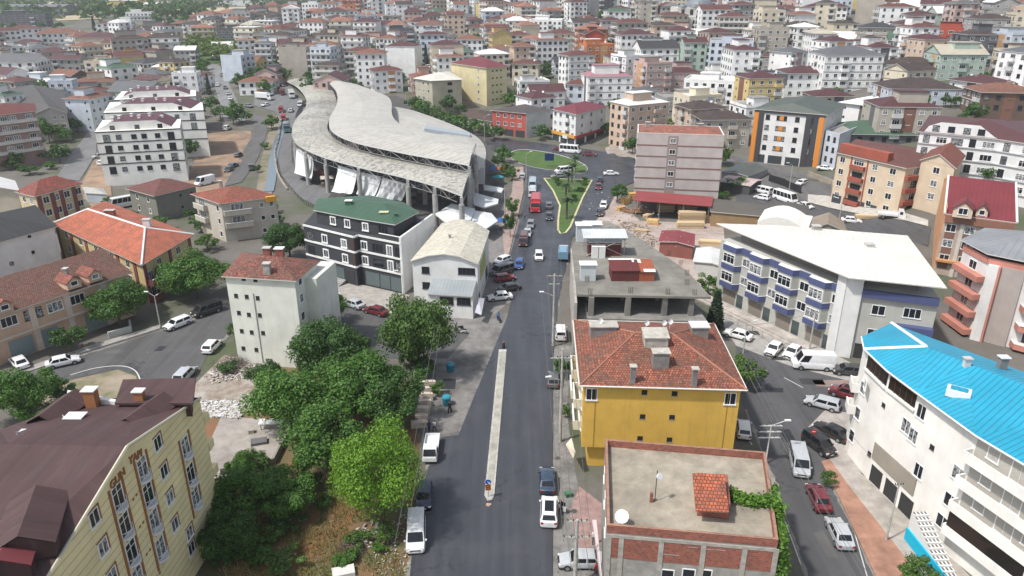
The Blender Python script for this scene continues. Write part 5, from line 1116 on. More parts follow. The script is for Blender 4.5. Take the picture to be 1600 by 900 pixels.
# pink-brown flats, far left
zp = ez(60, 252, 172); pk = wallm((.3, .2, .18), .3)
s = B4('apartment_building', 'pinkish brown flats with white balcony bands, cut by the left edge', [(-40, 184), (54, 173), (52, 162), (-40, 168)], zp, pk); s.hip(1.8, tile((.18, .04, .035), .4), .6); L = s.fr[0][2]
for r in range(4):
    s.lb(0, 0, L - .3, 0, 1.0, s.ze - 2.9 - r * 2.95, s.ze - 2.0 - r * 2.95, wallm((.55, .52, .48), .3)).build('balcony', None, s.o)
    for f in (.2, .45, .6, .88): s.win(0, L * f, s.ze - 1.3 - r * 2.95, 1.9, 1.3)
s = B4('apartment_building', 'grey slab beside the pinkish flats with long dark grey sheet roof', [(55, 178), (103, 176), (98, 142), (10, 140)], ez(104, 218, 176), wallm((.42, .39, .36), .4)); s.gable(2.2, metalroof((.07, .065, .062), .5, .7, .5), .6); floors(s, 0, 4, [.6, .85], 1.2, 1.2)
# right: orange, white and charcoal flats
ze = ez(1280, 262, 180); s = B4('apartment_building', 'white flats with orange and charcoal facade panels beyond the red lumber roof', [(1180, 170), (1291, 179), (1319, 163), (1215, 155)], ze, wallm((.68, .67, .65), .15)); L = s.fr[0][2]
og = plain((.6, .22, .03), .6); ch = plain((.05, .05, .055), .5)
s.roof = s.roof_faces([[(*s.off(.5)[0], ze), (*s.off(.5)[1], ze), (*s.off(.5)[2], ze), (*s.off(.5)[3], ze)]], ch) if 0 else s.hip(2.2, metalroof((.07, .085, .07), .5, .6, .4), .5, frac=.1)
s.band(0, ze - .9, ze + .02, ch, out=.3); s.band(1, ze - 1.2, ze - .02, plain((.5, .5, .5)), out=.3)
for f, m in ((.0, og), (.06, ch), (.74, ch), (.92, og)): s.lb(0, L * f, L * (f + (.07 if m is og else .08)), -.05, .35, 2.6, ze - .9, m).build('facade_panel', m, s.o)
for f in (.82,): s.lb(0, L * f, L * (f + .09), -.05, .2, 2.6, ze - .9, ch).build('facade_panel', ch, s.o)
for r in range(4):
    z = ze - 2.1 - r * 2.95
    for f in (.2, .62): s.win(0, f * L, z, 1.2, 1.4, 'dark')
    s.win(0, .4 * L, z, 2.9, 1.3, 'dark'); s.lb(0, .37 * L, .43 * L, -.04, .12, z - .6, z + .6, og).build('panel', og, s.o); s.win(0, .8 * L, z, 1.7, 1.8, 'dark', .21); s.win(1, s.fr[1][2] * .4, z, 1.2, 1.3)
shops(s, 0, 4)
# white and blue-grey slab right beside it
s = B4('apartment_building', 'narrow blue-grey and white block wedged right of the orange panelled flats', [(1290, 206), (1312, 212), (1340, 200), (1322, 194)], ez(1312, 262, 212), wallm((.5, .53, .57), .2)); s.flat(concrete(), .5); floors(s, 0, 4, 2, 1.0, 1.4, 'dark')
# right: beige and red flats
ze = ez(1304, 316, 238); bg_ = wallm((.58, .47, .34), .25); red = wallm((.3, .08, .05), .3); pp = [(1310, 238), (1385, 255), (1416, 262), (1452, 258), (1452, 234), (1340, 218)]
s = B4('apartment_building', 'beige and brick-red flats with brown tile roof facing the back street', pp, ze, bg_, keep=True); 
s.roof = s.hip(1.7, tile((.17, .06, .05), .5), .5); L = s.fr[0][2]
b = MB(); s.lb(0, 0, L, -2, -.2, ze, ze + 2.2, red, b); b.build('attic_storey', red, s.o); floors(s, 0, 4, [.12, .8], 1.4, 1.4); floors(s, 1, 4, [.4], 1.6, 1.4)
for r in range(4):
    z = ze - 2.9 * r
    s.lb(0, L * .33, L * .62, -.05, .9, z - 2.9, z - 2.0, red).build('balcony', red, s.o); s.win(0, L * .47, z - 1.35, 2.8, 1.3, 'dark' if r else 'grid', .05)
    s.lb(2, .1, s.fr[2][2] - .1, -.05, .9, z - 2.9, z - 1.9, red).build('balcony', red, s.o); s.win(2, s.fr[2][2] * .5, z - 1.2, 2.2, 1.4, 'dark' if r % 2 else 'grid', .05)
for f in (.3, .64): s.lb(0, L * f, L * f + .3, -.05, .2, .3, ze, red).build('pilaster', red, s.o)
shops(s, 0, 4); u = s.fr[1][2] * .5
s2 = B4('apartment_building', 'cream gabled wing with red tile roof behind the beige and red flats', [(1440, 250), (1492, 262), (1506, 243), (1460, 232)], ze + 1.6, bg_); s2.gable(2.2, tile((.25, .07, .05), .5), .4); floors(s2, 0, 4, [.5], 1.6, 1.4)
# right: brown banded block with orange flank wall and maroon dormers
ze = ez(1460, 425, 333); c_, r_, bk = P(1478, 334, ze), P(1587, 348, ze), P(1476, 283, ze)
s = Bld('apartment_building', 'brown and cream block with orange blank flank wall and maroon dormered roof', ze=ze, pts=[c_, r_, (r_[0] + bk[0] - c_[0], r_[1] + bk[1] - c_[1]), bk], zb=1.0, wall=wallm((.45, .36, .3), .25)).walls(); L = s.fr[0][2]
ow = wallm((.6, .3, .15), .2); s.lb(3, 0, s.fr[3][2], -.05, .15, .3, ze + 1.2, ow).build('flank_wall', ow, s.o); dmm = metalroof((.17, .025, .03), .35, .6, .25)
ro = s.off(.2); za = ze + 4.2; fl_, fr_, br_, bl_ = [(*q, ze + .1) for q in ro]; m1 = tuple((Vector(fl_) + Vector(bl_)) / 2 + Vector((0, 0, 4))); m2 = tuple((Vector(fr_) + Vector(br_)) / 2 + Vector((0, 0, 4)))
s.roof = s.roof_faces([[fl_, fr_, m2, m1], [m1, m2, br_, bl_]], dmm); b = MB(); b.face([fl_, m1, bl_], ow); b.face([fr_, br_, m2], ow); b.build('gable', ow, s.o)
for p_, q_ in ((fr_, m2), (fl_, m1)): b = MB(); b.tube(p_, q_, .2, n=6, m=wc); b.build('verge', wc, s.roof)
rz = math.atan2(s.fr[0][1].y, s.fr[0][1].x)
for px, w in ((1503, 3.0), (1533, 1.8)): dormer(s, px, 338, ze + .3, w, 4, 2.6 if w > 2 else 2.0, rz, dmm, wallm((.6, .48, .36), .2))
s.band(0, ze - 1.4, ze - .1, wallm((.25, .12, .08), .3), out=.5)
for r in range(3):
    z = ze - 2.5 - r * 2.9
    for f in (.12, .4, .78): s.win(0, f * L, z, 1.6, 1.4); s.lb(0, f * L - .8, f * L + .8, -.05, .05, z - 2.0, z - .8, wallm((.22, .11, .08), .3)).build('panel', None, s.o)
    s.lb(0, L * .25, L * .31, -.05, .25, 1, ze - 1.4, wallm((.6, .55, .48), .2)).build('pilaster', None, s.o) if r == 0 else None
s.band(0, 4.6, 5.0, wallm((.5, .25, .1), .3), out=.9, name='ledge')
# right edge: white block with pink-red balcony bands and grey roof
ze = 13.0; pb = wallm((.5, .21, .16), .3); wb = wallm((.66, .64, .62), .25); q = [P(1505, 390, ze), P(1543, 411, ze), P(1700, 444, ze), P(1680, 384, ze), P(1540, 372, ze)]
s = Bld('apartment_building', 'white block with coral balcony bands and grey umbrella-like roof at right edge', ze=ze, pts=q, zb=.5, wall=wb).walls(); b = MB(); b.prism(s.off(-1.2), ze, ze + 1.6, plain((.04, .04, .042))); b.build('attic', None, s.o); s.hip(1.6, metalroof((.22, .23, .24), .5, .5, .4), .6, z=ze + 1.6)
s.band(0, ze - .1, ze + .9, pb, out=.15); s.band(1, ze - .1, ze + .9, pb, out=.15); L = s.fr[1][2]
for r in range(4):
    z = ze - 2.95 * (r + 1)
    b = MB(); q = [s.at(0, .2, 0, 0)[:2], s.at(0, .2, 0, 1.3)[:2], s.at(0, s.fr[0][2] + .3, 0, 1.3)[:2], s.at(0, s.fr[0][2] + .3, 0, 0)[:2]]; b.prism(q, z - .1, z + .8, pb); b.build('balcony', pb, s.o); s.win(0, s.fr[0][2] * .5, z + 1.6, 1.8, 1.4)
    b = MB(); q = [s.at(1, 5.4, 0, 0)[:2], s.at(1, 6.2, 0, 1.5)[:2], s.at(1, 9.4, 0, 1.5)[:2], s.at(1, 10.2, 0, 0)[:2]]; b.prism(q, z - .1, z + .8, pb, top=wb); b.build('balcony', pb, s.o); s.win(1, 7.6, z + 1.5, 1.8, 1.9); x_, y_ = s.at(1, 6.6, 0, 1.4)[:2]; s.dish(x_, y_, z + .7, .38, (-.4, -.8, .4), None, .5) if r < 3 else None
s.lb(1, .3, 1.7, -.05, .8, 0, ze, wb).build('pilaster', wb, s.o); s.lb(1, 1.7, 2.0, -.05, .82, 0, ze, pb).build('pilaster', pb, s.o); s.lb(1, 2.0, 5.0, -.05, .3, 0, ze, wallm((.38, .33, .3), .3)).build('stair_wall', None, s.o)
# right: big white terrace-like block
ze = ez(1436, 290, 205); s = B4('apartment_building', 'large white block with curved white gable parapet and dark red-brown roof at the right', [(1438, 205), (1560, 217), (1660, 232), (1600, 190), (1455, 180)], ze, wallm((.7, .7, .69), .15)); s.hip(2.6, metalroof((.09, .035, .035), .5, .6, .3), .4)
for i in (0, 1):
    L = s.fr[i][2]
    for r in range(4):
        z = ze - 1.6 - r * 2.95
        for k in range(5 if i == 0 else 3):
            f = (k + .5) / (5 if i == 0 else 3); s.win(i, L * f, z, [1.3, 2.2, 2.4, 1.3, 2.4][k], [1.9, 1.4, 1.4, 1.9, 1.4][k], ['dark', 'grid', 'dark', 'dark', 'n'][k])
        s.band(i, z - 1.15, z - .95, plain((.5, .5, .5)), out=.3)
L = s.fr[0][2]; b = MB(); pr_ = [(.05, 0), (.1, 1.4), (.25, 2.5), (.75, 2.5), (.95, .3), (1, 0)]; b.face([(*s.at(0, L * u, 0, .12)[:2], ze + z) for u, z in reversed(pr_)], s.wm); b.face([(*s.at(0, L * u, 0, -.15)[:2], ze + z) for u, z in pr_], s.wm); b.build('gable_parapet', s.wm, s.o)
for f in (.2, .4, .6, .78): s.win(0, L * f, ze + 1.1, 1.4, 1.3, 'dark', .12)
# corner shop building by the roundabout
ze = ez(935, 228, 178); sp = [(864, 170), (900, 178), (947, 166)]; 
s = B4('apartment_building', 'white four storey corner building with maroon roof facing the roundabout', sp, ze, wallm((.7, .7, .69), .15), quad=True); s.hip(1.8, metalroof((.16, .03, .04), .5, .6, .2), .6); floors(s, 0, 4, [.12, .35, .88], 1.4, 1.4); floors(s, 1, 4, [.2, .5, .85], 1.4, 1.4)
for r in range(3): s.balcony(0, s.fr[0][2] * .55, s.fr[0][2] * .75, ze - 2.9 * (r + 1), 1.0)
s.band(0, s.zb + 2.6, s.zb + 3.7, plain((.6, .3, .05)), out=.4, name='sign_board'); s.band(1, s.zb + 2.6, s.zb + 3.5, plain((.35, .03, .04)), out=.4, name='sign_board'); shops(s, 0, 3); shops(s, 1, 3)
s = B4('shop', 'low red-fronted two storey shop with dark brown roof across the avenue', [(769, 172), (822, 177), (860, 172), (820, 163)], ez(822, 216, 177), wallm((.42, .09, .07), .25)); s.hip(1.2, metalroof((.07, .06, .055), .5, .7, .5), .5); floors(s, 0, 2, 4, 1.3, 1.3); floors(s, 1, 2, [.5], 1, 1, 'hole'); s.band(1, s.zb, s.ze - .1, wallm((.55, .55, .53), .3), out=.08, name='flank'); shops(s, 0, 3)
s = B4('shop', 'very low cream shop row with dark brown roof behind the avenue trees', [(716, 182), (768, 189), (775, 176), (735, 170)], ez(768, 200, 188), wallm((.5, .47, .42), .3)); s.hip(1.6, tile((.1, .065, .055), .5), .6); floors(s, 0, 1, 4, 1.4, 1.2)
s = B4('apartment_building', 'five storey khaki block with pale hipped sheet roof behind the hall', [(648, 122), (675, 126), (721, 124), (700, 112)], ez(672, 176, 126), wallm((.42, .39, .29), .3)); s.hip(2.0, metalroof((.6, .58, .5), .5), .7); floors(s, 0, 5, 3, 1.3, 1.3); floors(s, 1, 4, [.6], 2, 1.2, 'hole')
s = B4('apartment_building', 'tall yellow-cream block with maroon roof, largest behind the hall', [(705, 98), (760, 106), (792, 103), (750, 88)], ez(758, 166, 106), wallm((.58, .51, .31), .2)); s.hip(2.0, metalroof((.15, .025, .03), .5, .6, .2), .6); floors(s, 0, 5, [.78], 1.3, 1.3); floors(s, 1, 5, [.3, .5, .7], .9, .6, 'hole')
# sheds and yard roofs in the middle right
s = Bld('timber_shed', 'open timber shed under a long red sheet roof at the foot of the striped tower', ze=4.2, pts=[P(994, 313, 4.2), P(1108, 322, 4.2), P(1111, 309, 4.2), P(998, 300, 4.2)], zb=0, wall=plain((.2, .19, .18))); s._b = MB(); s.lb(2, 0, s.fr[2][2], -.2, 0, 0, 4.1, plain((.12, .1, .09)), s._b); s.walls(); s.roof = s.slab(metalroof((.25, .045, .045), .4, .55, .3), .6, .15)
for f in (.0, .33, .66, 1): x_, y_ = s.at(0, s.fr[0][2] * f, 0)[:2]; b = MB(); b.tube((x_, y_, 0), (x_, y_, 4.2), .12, n=6, m=st); b.build('post', st, s.o)
def shed(label, px, ze, roof, wall=None, rise=.5, name='shed', ov=.3, fn='gable', cat='shed'):
    s = Bld(name, label, px=px, ze=ze, wall=wall or plain((.3, .28, .25)), cat=cat).walls(); getattr(s, fn)(rise, roof, ov); return s
shed('small dark red brick shed with red roof in the timber yard', [(1031, 377), (1083, 384), (1084, 366), (1036, 361)], 3.0, metalroof((.22, .04, .045), .4, .6, .3), wallm((.25, .09, .07), .5))
shed('long dark grey lean-to over timber, right of the red shed roof', [(1112, 330), (1200, 338), (1205, 322), (1112, 310)], 3.6, metalroof((.1, .09, .075), .3, .8, .5), wallm((.3, .2, .1), .5)); shed('patched brown-grey shed roof behind the white vaulted building', [(1195, 340), (1262, 352), (1262, 322), (1205, 316)], 4.0, metalroof((.08, .078, .07), .4, .8, .6))
shed('brown striped tarpaulin shed beside the white vaulted building', [(1262, 358), (1322, 362), (1316, 346), (1272, 340)], 4.0, metalroof((.25, .21, .16), 1.2, .8, .3), rise=1.6); shed('white low shed roof beside the blue banded bays', [(1085, 408), (1140, 420), (1130, 392), (1090, 388)], 3.0, metalroof((.62, .62, .6), .5), plain((.5, .5, .48)))
shed('dark green and grey workshop roof near the car park', [(1128, 268), (1168, 275), (1200, 263), (1160, 254)], 3.5, metalroof((.07, .085, .08), .5), plain((.3, .3, .3))); shed('pink and white low stall roof near the car park', [(1126, 283), (1172, 290), (1190, 281), (1140, 274)], 3.2, metalroof((.5, .38, .36), .5), plain((.07, .07, .07)))
shed('dark canopy roof at the khaki block foot', [(708, 163), (745, 168), (760, 160), (725, 157)], 4, metalroof((.14, .13, .12), .5)); shed('grey flat canopy in front of the white red-roofed house', [(600, 147), (640, 154), (648, 147), (615, 142)], 4.5, metalroof((.3, .29, .28), .5)); shed('low green-grey garage roof in front of the long white slabs', [(1205, 228), (1245, 236), (1255, 226), (1218, 220)], 7, metalroof((.15, .2, .16), .5))

# ------------------------------------------------------------------ houses behind, placed where the photo shows them
PAL = dict(w=(.78, .78, .76), c=(.62, .55, .42), b=(.52, .57, .63), g=(.34, .335, .32), k=(.5, .36, .32), p=(.56, .42, .32), y=(.6, .46, .2), o=(.48, .17, .06), r=(.4, .08, .05), t=(.42, .38, .32), d=(.12, .12, .13), m=(.38, .47, .4), v=(.25, .14, .11), n=(.14, .09, .07))
WN = dict(w='white', c='cream', b='pale blue', g='grey', k='pinkish', p='peach', y='yellow', o='orange', r='red', t='beige', d='charcoal', m='mint green', v='red-brown', n='brown')
RF = dict(m=(.075, .026, .027), r=(.15, .045, .038), t=(.27, .115, .075), a=(.42, .18, .12), n=(.06, .042, .038), g=(.1, .105, .11), w=(.66, .66, .63), d=(.04, .04, .042), G=(.06, .11, .07), c=(.42, .38, .3), k=(.3, .15, .17))
RN = dict(m='maroon', r='dull red', t='terracotta', a='bright orange', n='dark brown', g='grey', w='white', d='black', G='green', c='beige', k='pinkish')
USED = {}
def wall_quads(b, fr, zb, ze, st_=2.95, pitch=3.0, rnd=random):
    """rows of windows sunk into a distant wall's own mesh, with balconies here and there"""
    for (a, u, L, nr) in fr:
        if nr.dot(Vector((a.x, a.y, 0)).normalized()) > .25: continue
        if rnd.random() < .16: continue
        n = max(1, int(L / (pitch * rnd.uniform(.75, 1.25)))); nf = max(1, int((ze - zb) / st_)); ws = rnd.uniform(.75, 1.35); full = rnd.random() < .27; bal = rnd.randrange(n) if rnd.random() < .7 and n > 1 else -1
        for r in range(nf):
            z = ze - 1.5 - r * st_
            for c in range(n):
                uu = L * (c + .5) / n; w = .62 * ws if c != bal else .95; h = .68 if c != bal else .95
                for q0, q1, z0, z1, o, m in ((uu - w - .1, uu + w + .1, z - h - .12, z + h + .1, .05, WF), (uu - w, uu + w, z - h, z + h, .07, WG[(r * 7 + c * 3) % 2])):
                    p, q = a + u * q0 + nr * o, a + u * q1 + nr * o; b.face([(p.x, p.y, z0), (q.x, q.y, z0), (q.x, q.y, z1), (p.x, p.y, z1)], m)
                if full and c == 0:
                    P_ = [a + u * .2, a + u * (L - .2), a + u * (L - .2) + nr * 1.2, a + u * .2 + nr * 1.2]; b.prism([(v.x, v.y) for v in P_], z - 1.45, z - .5, BM)
                elif c == bal and not full:
                    P_ = [a + u * (uu - 1.5), a + u * (uu + 1.5), a + u * (uu + 1.5) + nr * 1.1, a + u * (uu - 1.5) + nr * 1.1]; b.prism([(v.x, v.y) for v in P_], z - 1.4, z - .45, BM)
WF = plain((.62, .62, .6), .6, name='window_frame'); WG = (plain((.03, .035, .04), .3, name='dark_glass'), plain((.07, .08, .085), .3, name='dull_glass')); BM = plain((.5, .5, .48), .8, name='balcony_front')
HN = []
def house(x, y, w, d, h, rz, wc_, rc_, rt_, s, rnd=random, name=None, label=None, stories=None):
    """one house: wall (windows inside its mesh when far), roof, chimney; x,y is its centre"""
    c, sn = math.cos(rz), math.sin(rz); pts = [(x + a * c - e * sn, y + a * sn + e * c) for a, e in ((-w / 2, -d / 2), (w / 2, -d / 2), (w / 2, d / 2), (-w / 2, d / 2))]
    zb = min(terrain(*p) for p in pts); zt = max(terrain(*p) for p in pts); ze = zb + h; wall = wallm(PAL[wc_], .35)
    H = Bld(name or ('house' if h < 8 else 'apartment_building'), label or 'x', ze=ze, pts=pts, zb=zb, wall=wall, cat='house' if h < 8 else 'building')
    near = s > 3.3
    if not near: wall_quads(H._b, H.fr, zb, ze - (.0), rnd=rnd)
    H.walls()
    if near:
        for i, (a, u, L, nr) in enumerate(H.fr):
            if nr.dot(Vector((a.x, a.y, 0)).normalized()) > .1: continue
            n = max(1, int(L / 3.1)); nf = max(1, int(h / 2.95)); bal = rnd.randrange(n) if n > 1 and rnd.random() < .8 else -1; blank = rnd.random() < .22 and i != 0
            sty = rnd.choice(['n', 'n', 'grid', 'dark'])
            if rnd.random() < .3:
                for r in range(nf): H.band(i, ze - r * 2.95 - .28, ze - r * 2.95 - .06, BM if wc_ in 'dnrov' else plain((.2, .2, .2)), out=.1)
            if rnd.random() < .28 and n > 2: am = wallm(rnd.choice([(.2, .1, .07), (.35, .37, .4), (.5, .3, .15), (.12, .12, .13), (.45, .3, .28)]), .2); H.lb(i, L / n * (n // 2) + .05, L / n * (n // 2 + 1) - .05, -.05, .07 if bal != n // 2 else .05, zb + .2, ze - .1, am).build('wall_panel', am, H.o)
            for r in range(nf):
                z = ze - 1.5 - r * 2.95
                for cc_ in range(n):
                    if blank and cc_ % 2: continue
                    uu = L * (cc_ + .5) / n
                    if cc_ == bal and not blank and r < nf - 1 + (rnd.random() < .3): H.balcony(i, uu - 1.4, uu + 1.4, z - 1.4, 1.1, BM if rnd.random() < .4 else None)
                    else: H.win(i, uu, z, .7 if blank else 1.3, .7 if blank else 1.35, 'hole' if blank else sty)
    rc = RF[rc_]; flatr = rt_ == 'f'
    mat = concrete((.25, .24, .22), .4, .6) if flatr and rc_ in 'gn' else (tile(rc, .5) if rc_ in 'rtan' else metalroof(rc, .5, .6, .35))
    if rt_ == 'h': H.hip(min(w, d) * .17, mat, rnd.choice([.3, .6, .8]))
    elif rt_ == 'g': H.gable(min(w, d) * .24, mat, .45)
    else: H.flat(mat, .7)
    zc = ze + (.9 if rt_ != 'f' else .1)
    for _ in range(1 + (rnd.random() < .5)): H.chimney(x + rnd.uniform(-.2, .2) * w, y + rnd.uniform(-.15, .15) * d, zc, rnd.uniform(.9, 1.4), .7, .6)
    if rt_ == 'f' or rnd.random() < .3:
        q = MB(); fx, fy = rnd.uniform(-.2, .2) * w, rnd.uniform(-.15, .15) * d; px_, py_ = x + fx * c - fy * sn, y + fx * sn + fy * c; M = Matrix.Translation((px_, py_, 0)) @ Matrix.Rotation(rz, 4, 'Z'); ww = w * rnd.uniform(.18, .3); q.box(-ww, ww, -d * .2, d * .2, ze - .1, ze + (2.5 if rt_ == 'f' else min(w, d) * .2 + 1.2), wall, M); zt_ = ze + (2.5 if rt_ == 'f' else min(w, d) * .2 + 1.2); q.box(-ww - .3, ww + .3, -d * .2 - .3, d * .2 + .3, zt_ + .002, zt_ + .2, mat, M); q.build('attic', wall, H.o)
    if rnd.random() < .3: H.dish(x + .3 * w * c, y + .3 * w * sn, ze + .5, .45, (-.2, -.8, .4), H.roof, .8)
    HN.append((H.o, wc_, rc_, rt_, round(h / 2.95), x, y)); return H
# (x0, x1, eave y, base y, turn, wall, roof, kind) read off the photograph
MID = '''65 130 50 76 8 w t h|8 82 97 138 -14 w g g|90 140 92 125 -8 g m g|140 188 97 127 -10 c g f|185 226 87 110 14 y r g|125 182 127 150 8 c t h|85 126 128 160 -6 b w f|125 173 142 166 6 g r h|275 318 116 150 -4 w w f|234 286 58 96 6 w n h|182 236 60 102 14 t n h|125 200 58 84 -10 c m h|155 183 36 55 4 w r h|181 212 33 52 -4 w w f|303 338 42 68 6 y a h|343 378 46 72 -4 d n f|270 302 36 54 4 n t h|0 84 22 44 -4 d g f|180 208 7 21 0 y c f|278 314 78 105 -6 g w g|110 155 163 186 12 t n h|240 280 104 120 0 c w h|68 114 80 104 8 t m h|375 402 62 96 10 w a h|360 400 20 50 -6 g n f|402 434 68 106 -12 b g h|441 490 76 122 -8 t d f|489 530 76 124 -16 b n f|541 592 80 118 -8 t r h|580 630 110 146 14 w r h|475 505 6 40 -10 w d f|505 536 12 32 -8 t n f|609 648 46 76 6 d g f|622 652 80 106 12 w n g|705 757 64 88 -10 b r h|673 716 56 78 6 t g h|632 670 32 52 -4 w a h|522 562 48 68 8 r d h|468 498 36 52 4 n a h|608 642 0 22 0 g g f|730 770 42 62 10 c r h|760 800 30 52 -8 t m h|690 730 20 42 8 w t h|560 600 60 80 -6 k t h|440 475 50 72 -8 w t h|820 882 143 174 12 w m g|885 945 131 160 -10 b r h|905 986 118 166 10 w k h|800 845 100 134 -8 c r h|861 908 96 120 8 b d g|846 888 80 98 -8 o n h|802 842 76 96 10 n r h|915 966 84 108 -10 c d h|985 1058 76 120 12 w d g|1045 1109 87 110 -8 w r h|1026 1096 112 146 12 k m h|1066 1150 122 168 -14 w w f|985 1026 142 168 10 w g h|1022 1106 152 190 14 g g f|1076 1166 184 238 12 t n h|1106 1172 60 110 -8 b r f|1146 1222 128 170 -10 w d g|1012 1066 58 76 8 b m h|1022 1084 48 72 -8 k r h|948 1002 53 72 8 w r h|898 946 50 78 -8 w n f|850 902 50 72 8 c r h|826 882 30 62 -8 w w f|958 1002 42 56 6 w d g|890 942 28 46 -6 k r h|760 800 5 24 6 w r h|800 840 8 28 -6 y t h|1255 1368 82 148 14 w g h|1290 1352 60 82 -10 w w g|1210 1292 114 152 10 w m h|1250 1326 148 184 14 c m h|1340 1452 160 228 10 t m h|1356 1492 132 172 10 b n h|1380 1462 96 126 -8 w n h|1440 1528 84 126 14 m c g|1545 1608 82 128 6 c r f|1562 1625 24 84 6 c r f|1500 1606 146 190 10 n t h|1210 1278 44 80 -10 y n h|1290 1338 36 62 10 c n h|1336 1392 40 80 -8 t d h|1386 1452 36 62 10 w m h|1460 1516 44 72 -10 r r f|1500 1568 30 80 10 g n h|1256 1318 10 38 -10 w b h|1350 1398 0 30 8 n m f|1384 1452 8 28 -8 g w g|1446 1512 20 44 10 m w g|1384 1452 60 84 -8 g G g|1286 1418 200 240 8 d G h|1165 1212 30 50 10 w m h|1200 1250 14 34 -10 w r h|1160 1210 60 84 8 t m h|1190 1240 88 112 -8 g r h|1100 1150 108 122 6 w g f|950 985 12 30 6 w m h|1030 1052 0 14 0 c r h|560 606 24 42 8 w a h|520 560 28 46 -6 c t h|300 345 24 38 0 c t h|210 262 44 58 6 g n h|20 66 44 68 8 w r h|0 24 74 110 -6 w n h|28 70 66 86 6 t m h|200 240 20 32 4 w w f|335 372 72 90 6 w w g|395 440 22 44 -6 g n h|436 470 10 30 6 w t h'''
SMID = []
for ln in MID.split('|'):
    x0, x1, yt, yb, tr, wcc, rcc, kk = ln.split(); x0, x1, yt, yb = map(float, (x0, x1, yt, yb))
    if rcc == 'b': rcc = 'm'
    x, y, z = G((x0 + x1) / 2, yb); s = F / (y * CT + (CAMZ - z) * ST); tr = math.radians(float(tr)); look = math.atan2(x, y)
    app = (x1 - x0) / s; rz = tr - look * .55
    rel = abs(rz + look); r = .78; w = app / (math.cos(rel) + r * abs(math.sin(rel))); w = max(6, w); d = max(7, min(16, w * r)); h = hgt(x, y, z, yt); h = max(2.9, min(17, h))
    ux, uy = x / math.hypot(x, y), y / math.hypot(x, y); k = (d * .5 + abs(math.sin(rel)) * w * .3)
    SMID.append((x + ux * k, y + uy * k, w, d, h, rz, wcc, rcc, kk, s))
random.seed(3)
def clear(x, y, r):
    for kp in KC:
        if abs(kp[0] - x) < kp[2] + r and abs(kp[1] - y) < kp[2] + r and math.hypot(kp[0] - x, kp[1] - y) < kp[2] * .82 + r:
            if kp[3] is None: return False
            if any(math.hypot(q[0] - x, q[1] - y) < r + 1 for q in kp[3]) or inpoly(x, y, kp[3]): return False
            for i in range(len(kp[3])):
                a, b_ = Vector(kp[3][i - 1]), Vector(kp[3][i]); t = max(0, min(1, (Vector((x, y)) - a).dot(b_ - a) / max(1e-6, (b_ - a).length_squared)))
                if (a.lerp(b_, t) - Vector((x, y))).length < r: return False
    return True
KC = []
def keepc(p):
    cx = sum(q[0] for q in p) / len(p); cy = sum(q[1] for q in p) / len(p); KC.append((cx, cy, max(math.hypot(q[0] - cx, q[1] - cy) for q in p), p))
for p in KEEP: keepc(p)
for m in SMID:
    r = max(m[2], m[3]) * .5
    H = house(*m); keepc(H.pts)
n_mid = len(HN)
# streets through the hillside houses: rows turned a little, like the photo's blocks
cand = []
def weighted(rnd, t): 
    k = sum(v for _, v in t); q = rnd.random() * k
    for a, v in t:
        q -= v
        if q <= 0: return a
    return t[-1][0]
R = random.Random(11)
Y = 232.0
while Y < 1250:
    dy = 16.0 + max(0, Y - 500) * .008; X = -.8 * Y
    while X < .8 * Y:
        t = X / Y; x = X + R.uniform(-2.5, 2.5); y = Y + R.uniform(-3, 3) + 12 * math.sin(X * .012); X += R.uniform(14.5, 22)
        if y > 640 and t < -.22 or y > 560 and t < -.4 or y > 500 and t < -.5: continue
        if y > 900 and t < -.02: continue
        z = terrain(x, y); pp = proj(x, y, z + 6)
        if not (-60 < pp[0] < 1660) or pp[1] < -25: continue
        if pp[1] > 205 and not (pp[0] < 330 and pp[1] < 250) and not (pp[0] > 1120 and pp[1] < 240): continue
        w = R.uniform(10, 17); d = R.uniform(9, 13); fl = R.choice([2, 3, 3, 4, 4, 4, 5, 5]) if y < 600 else R.choice([3, 4, 4, 5, 5])
        if t < -.3: fl = max(2, fl - 1)
        if t > .08 and fl < 5 and R.random() < .6: fl += 1
        if not clear(x, y, max(w, d) * .5): continue
        blk = math.sin(x * .009 + 1.3) * .45 + math.sin(y * .011) * .3 + R.gauss(0, .12)
        wcl = weighted(R, (('w', 13), ('c', 2.4), ('t', 1.6), ('g', 1.8), ('b', 1), ('k', 1), ('p', 1), ('y', .6), ('o', .25), ('r', .3), ('d', .35), ('m', .3), ('n', .3)))
        warm = t < .12
        rcl = weighted(R, (('t', 4 if warm else .8), ('a', 2.2 if warm and y > 380 else .05), ('m', 3 if warm else 6), ('r', 2.6), ('n', 1.4), ('g', 1), ('w', .9), ('d', .8), ('G', .2), ('c', .5)))
        kind = weighted(R, (('h', 6), ('g', 2.2), ('f', 1.2)))
        if kind == 'f': rcl = R.choice('gngw')
        cand.append((pp[2], x, y, w, d, fl * 2.95, blk + (R.random() < .25) * 1.57, wcl, rcl, kind)); keepc([(x - w / 2, y - d / 2), (x + w / 2, y - d / 2), (x + w / 2, y + d / 2), (x - w / 2, y + d / 2)])
    Y += dy
cand.sort(key=lambda c: c[0])
NI = 290 - n_mid
for c in cand[:NI]: house(*c[1:10], F / c[0], rnd=R)
far = MB()
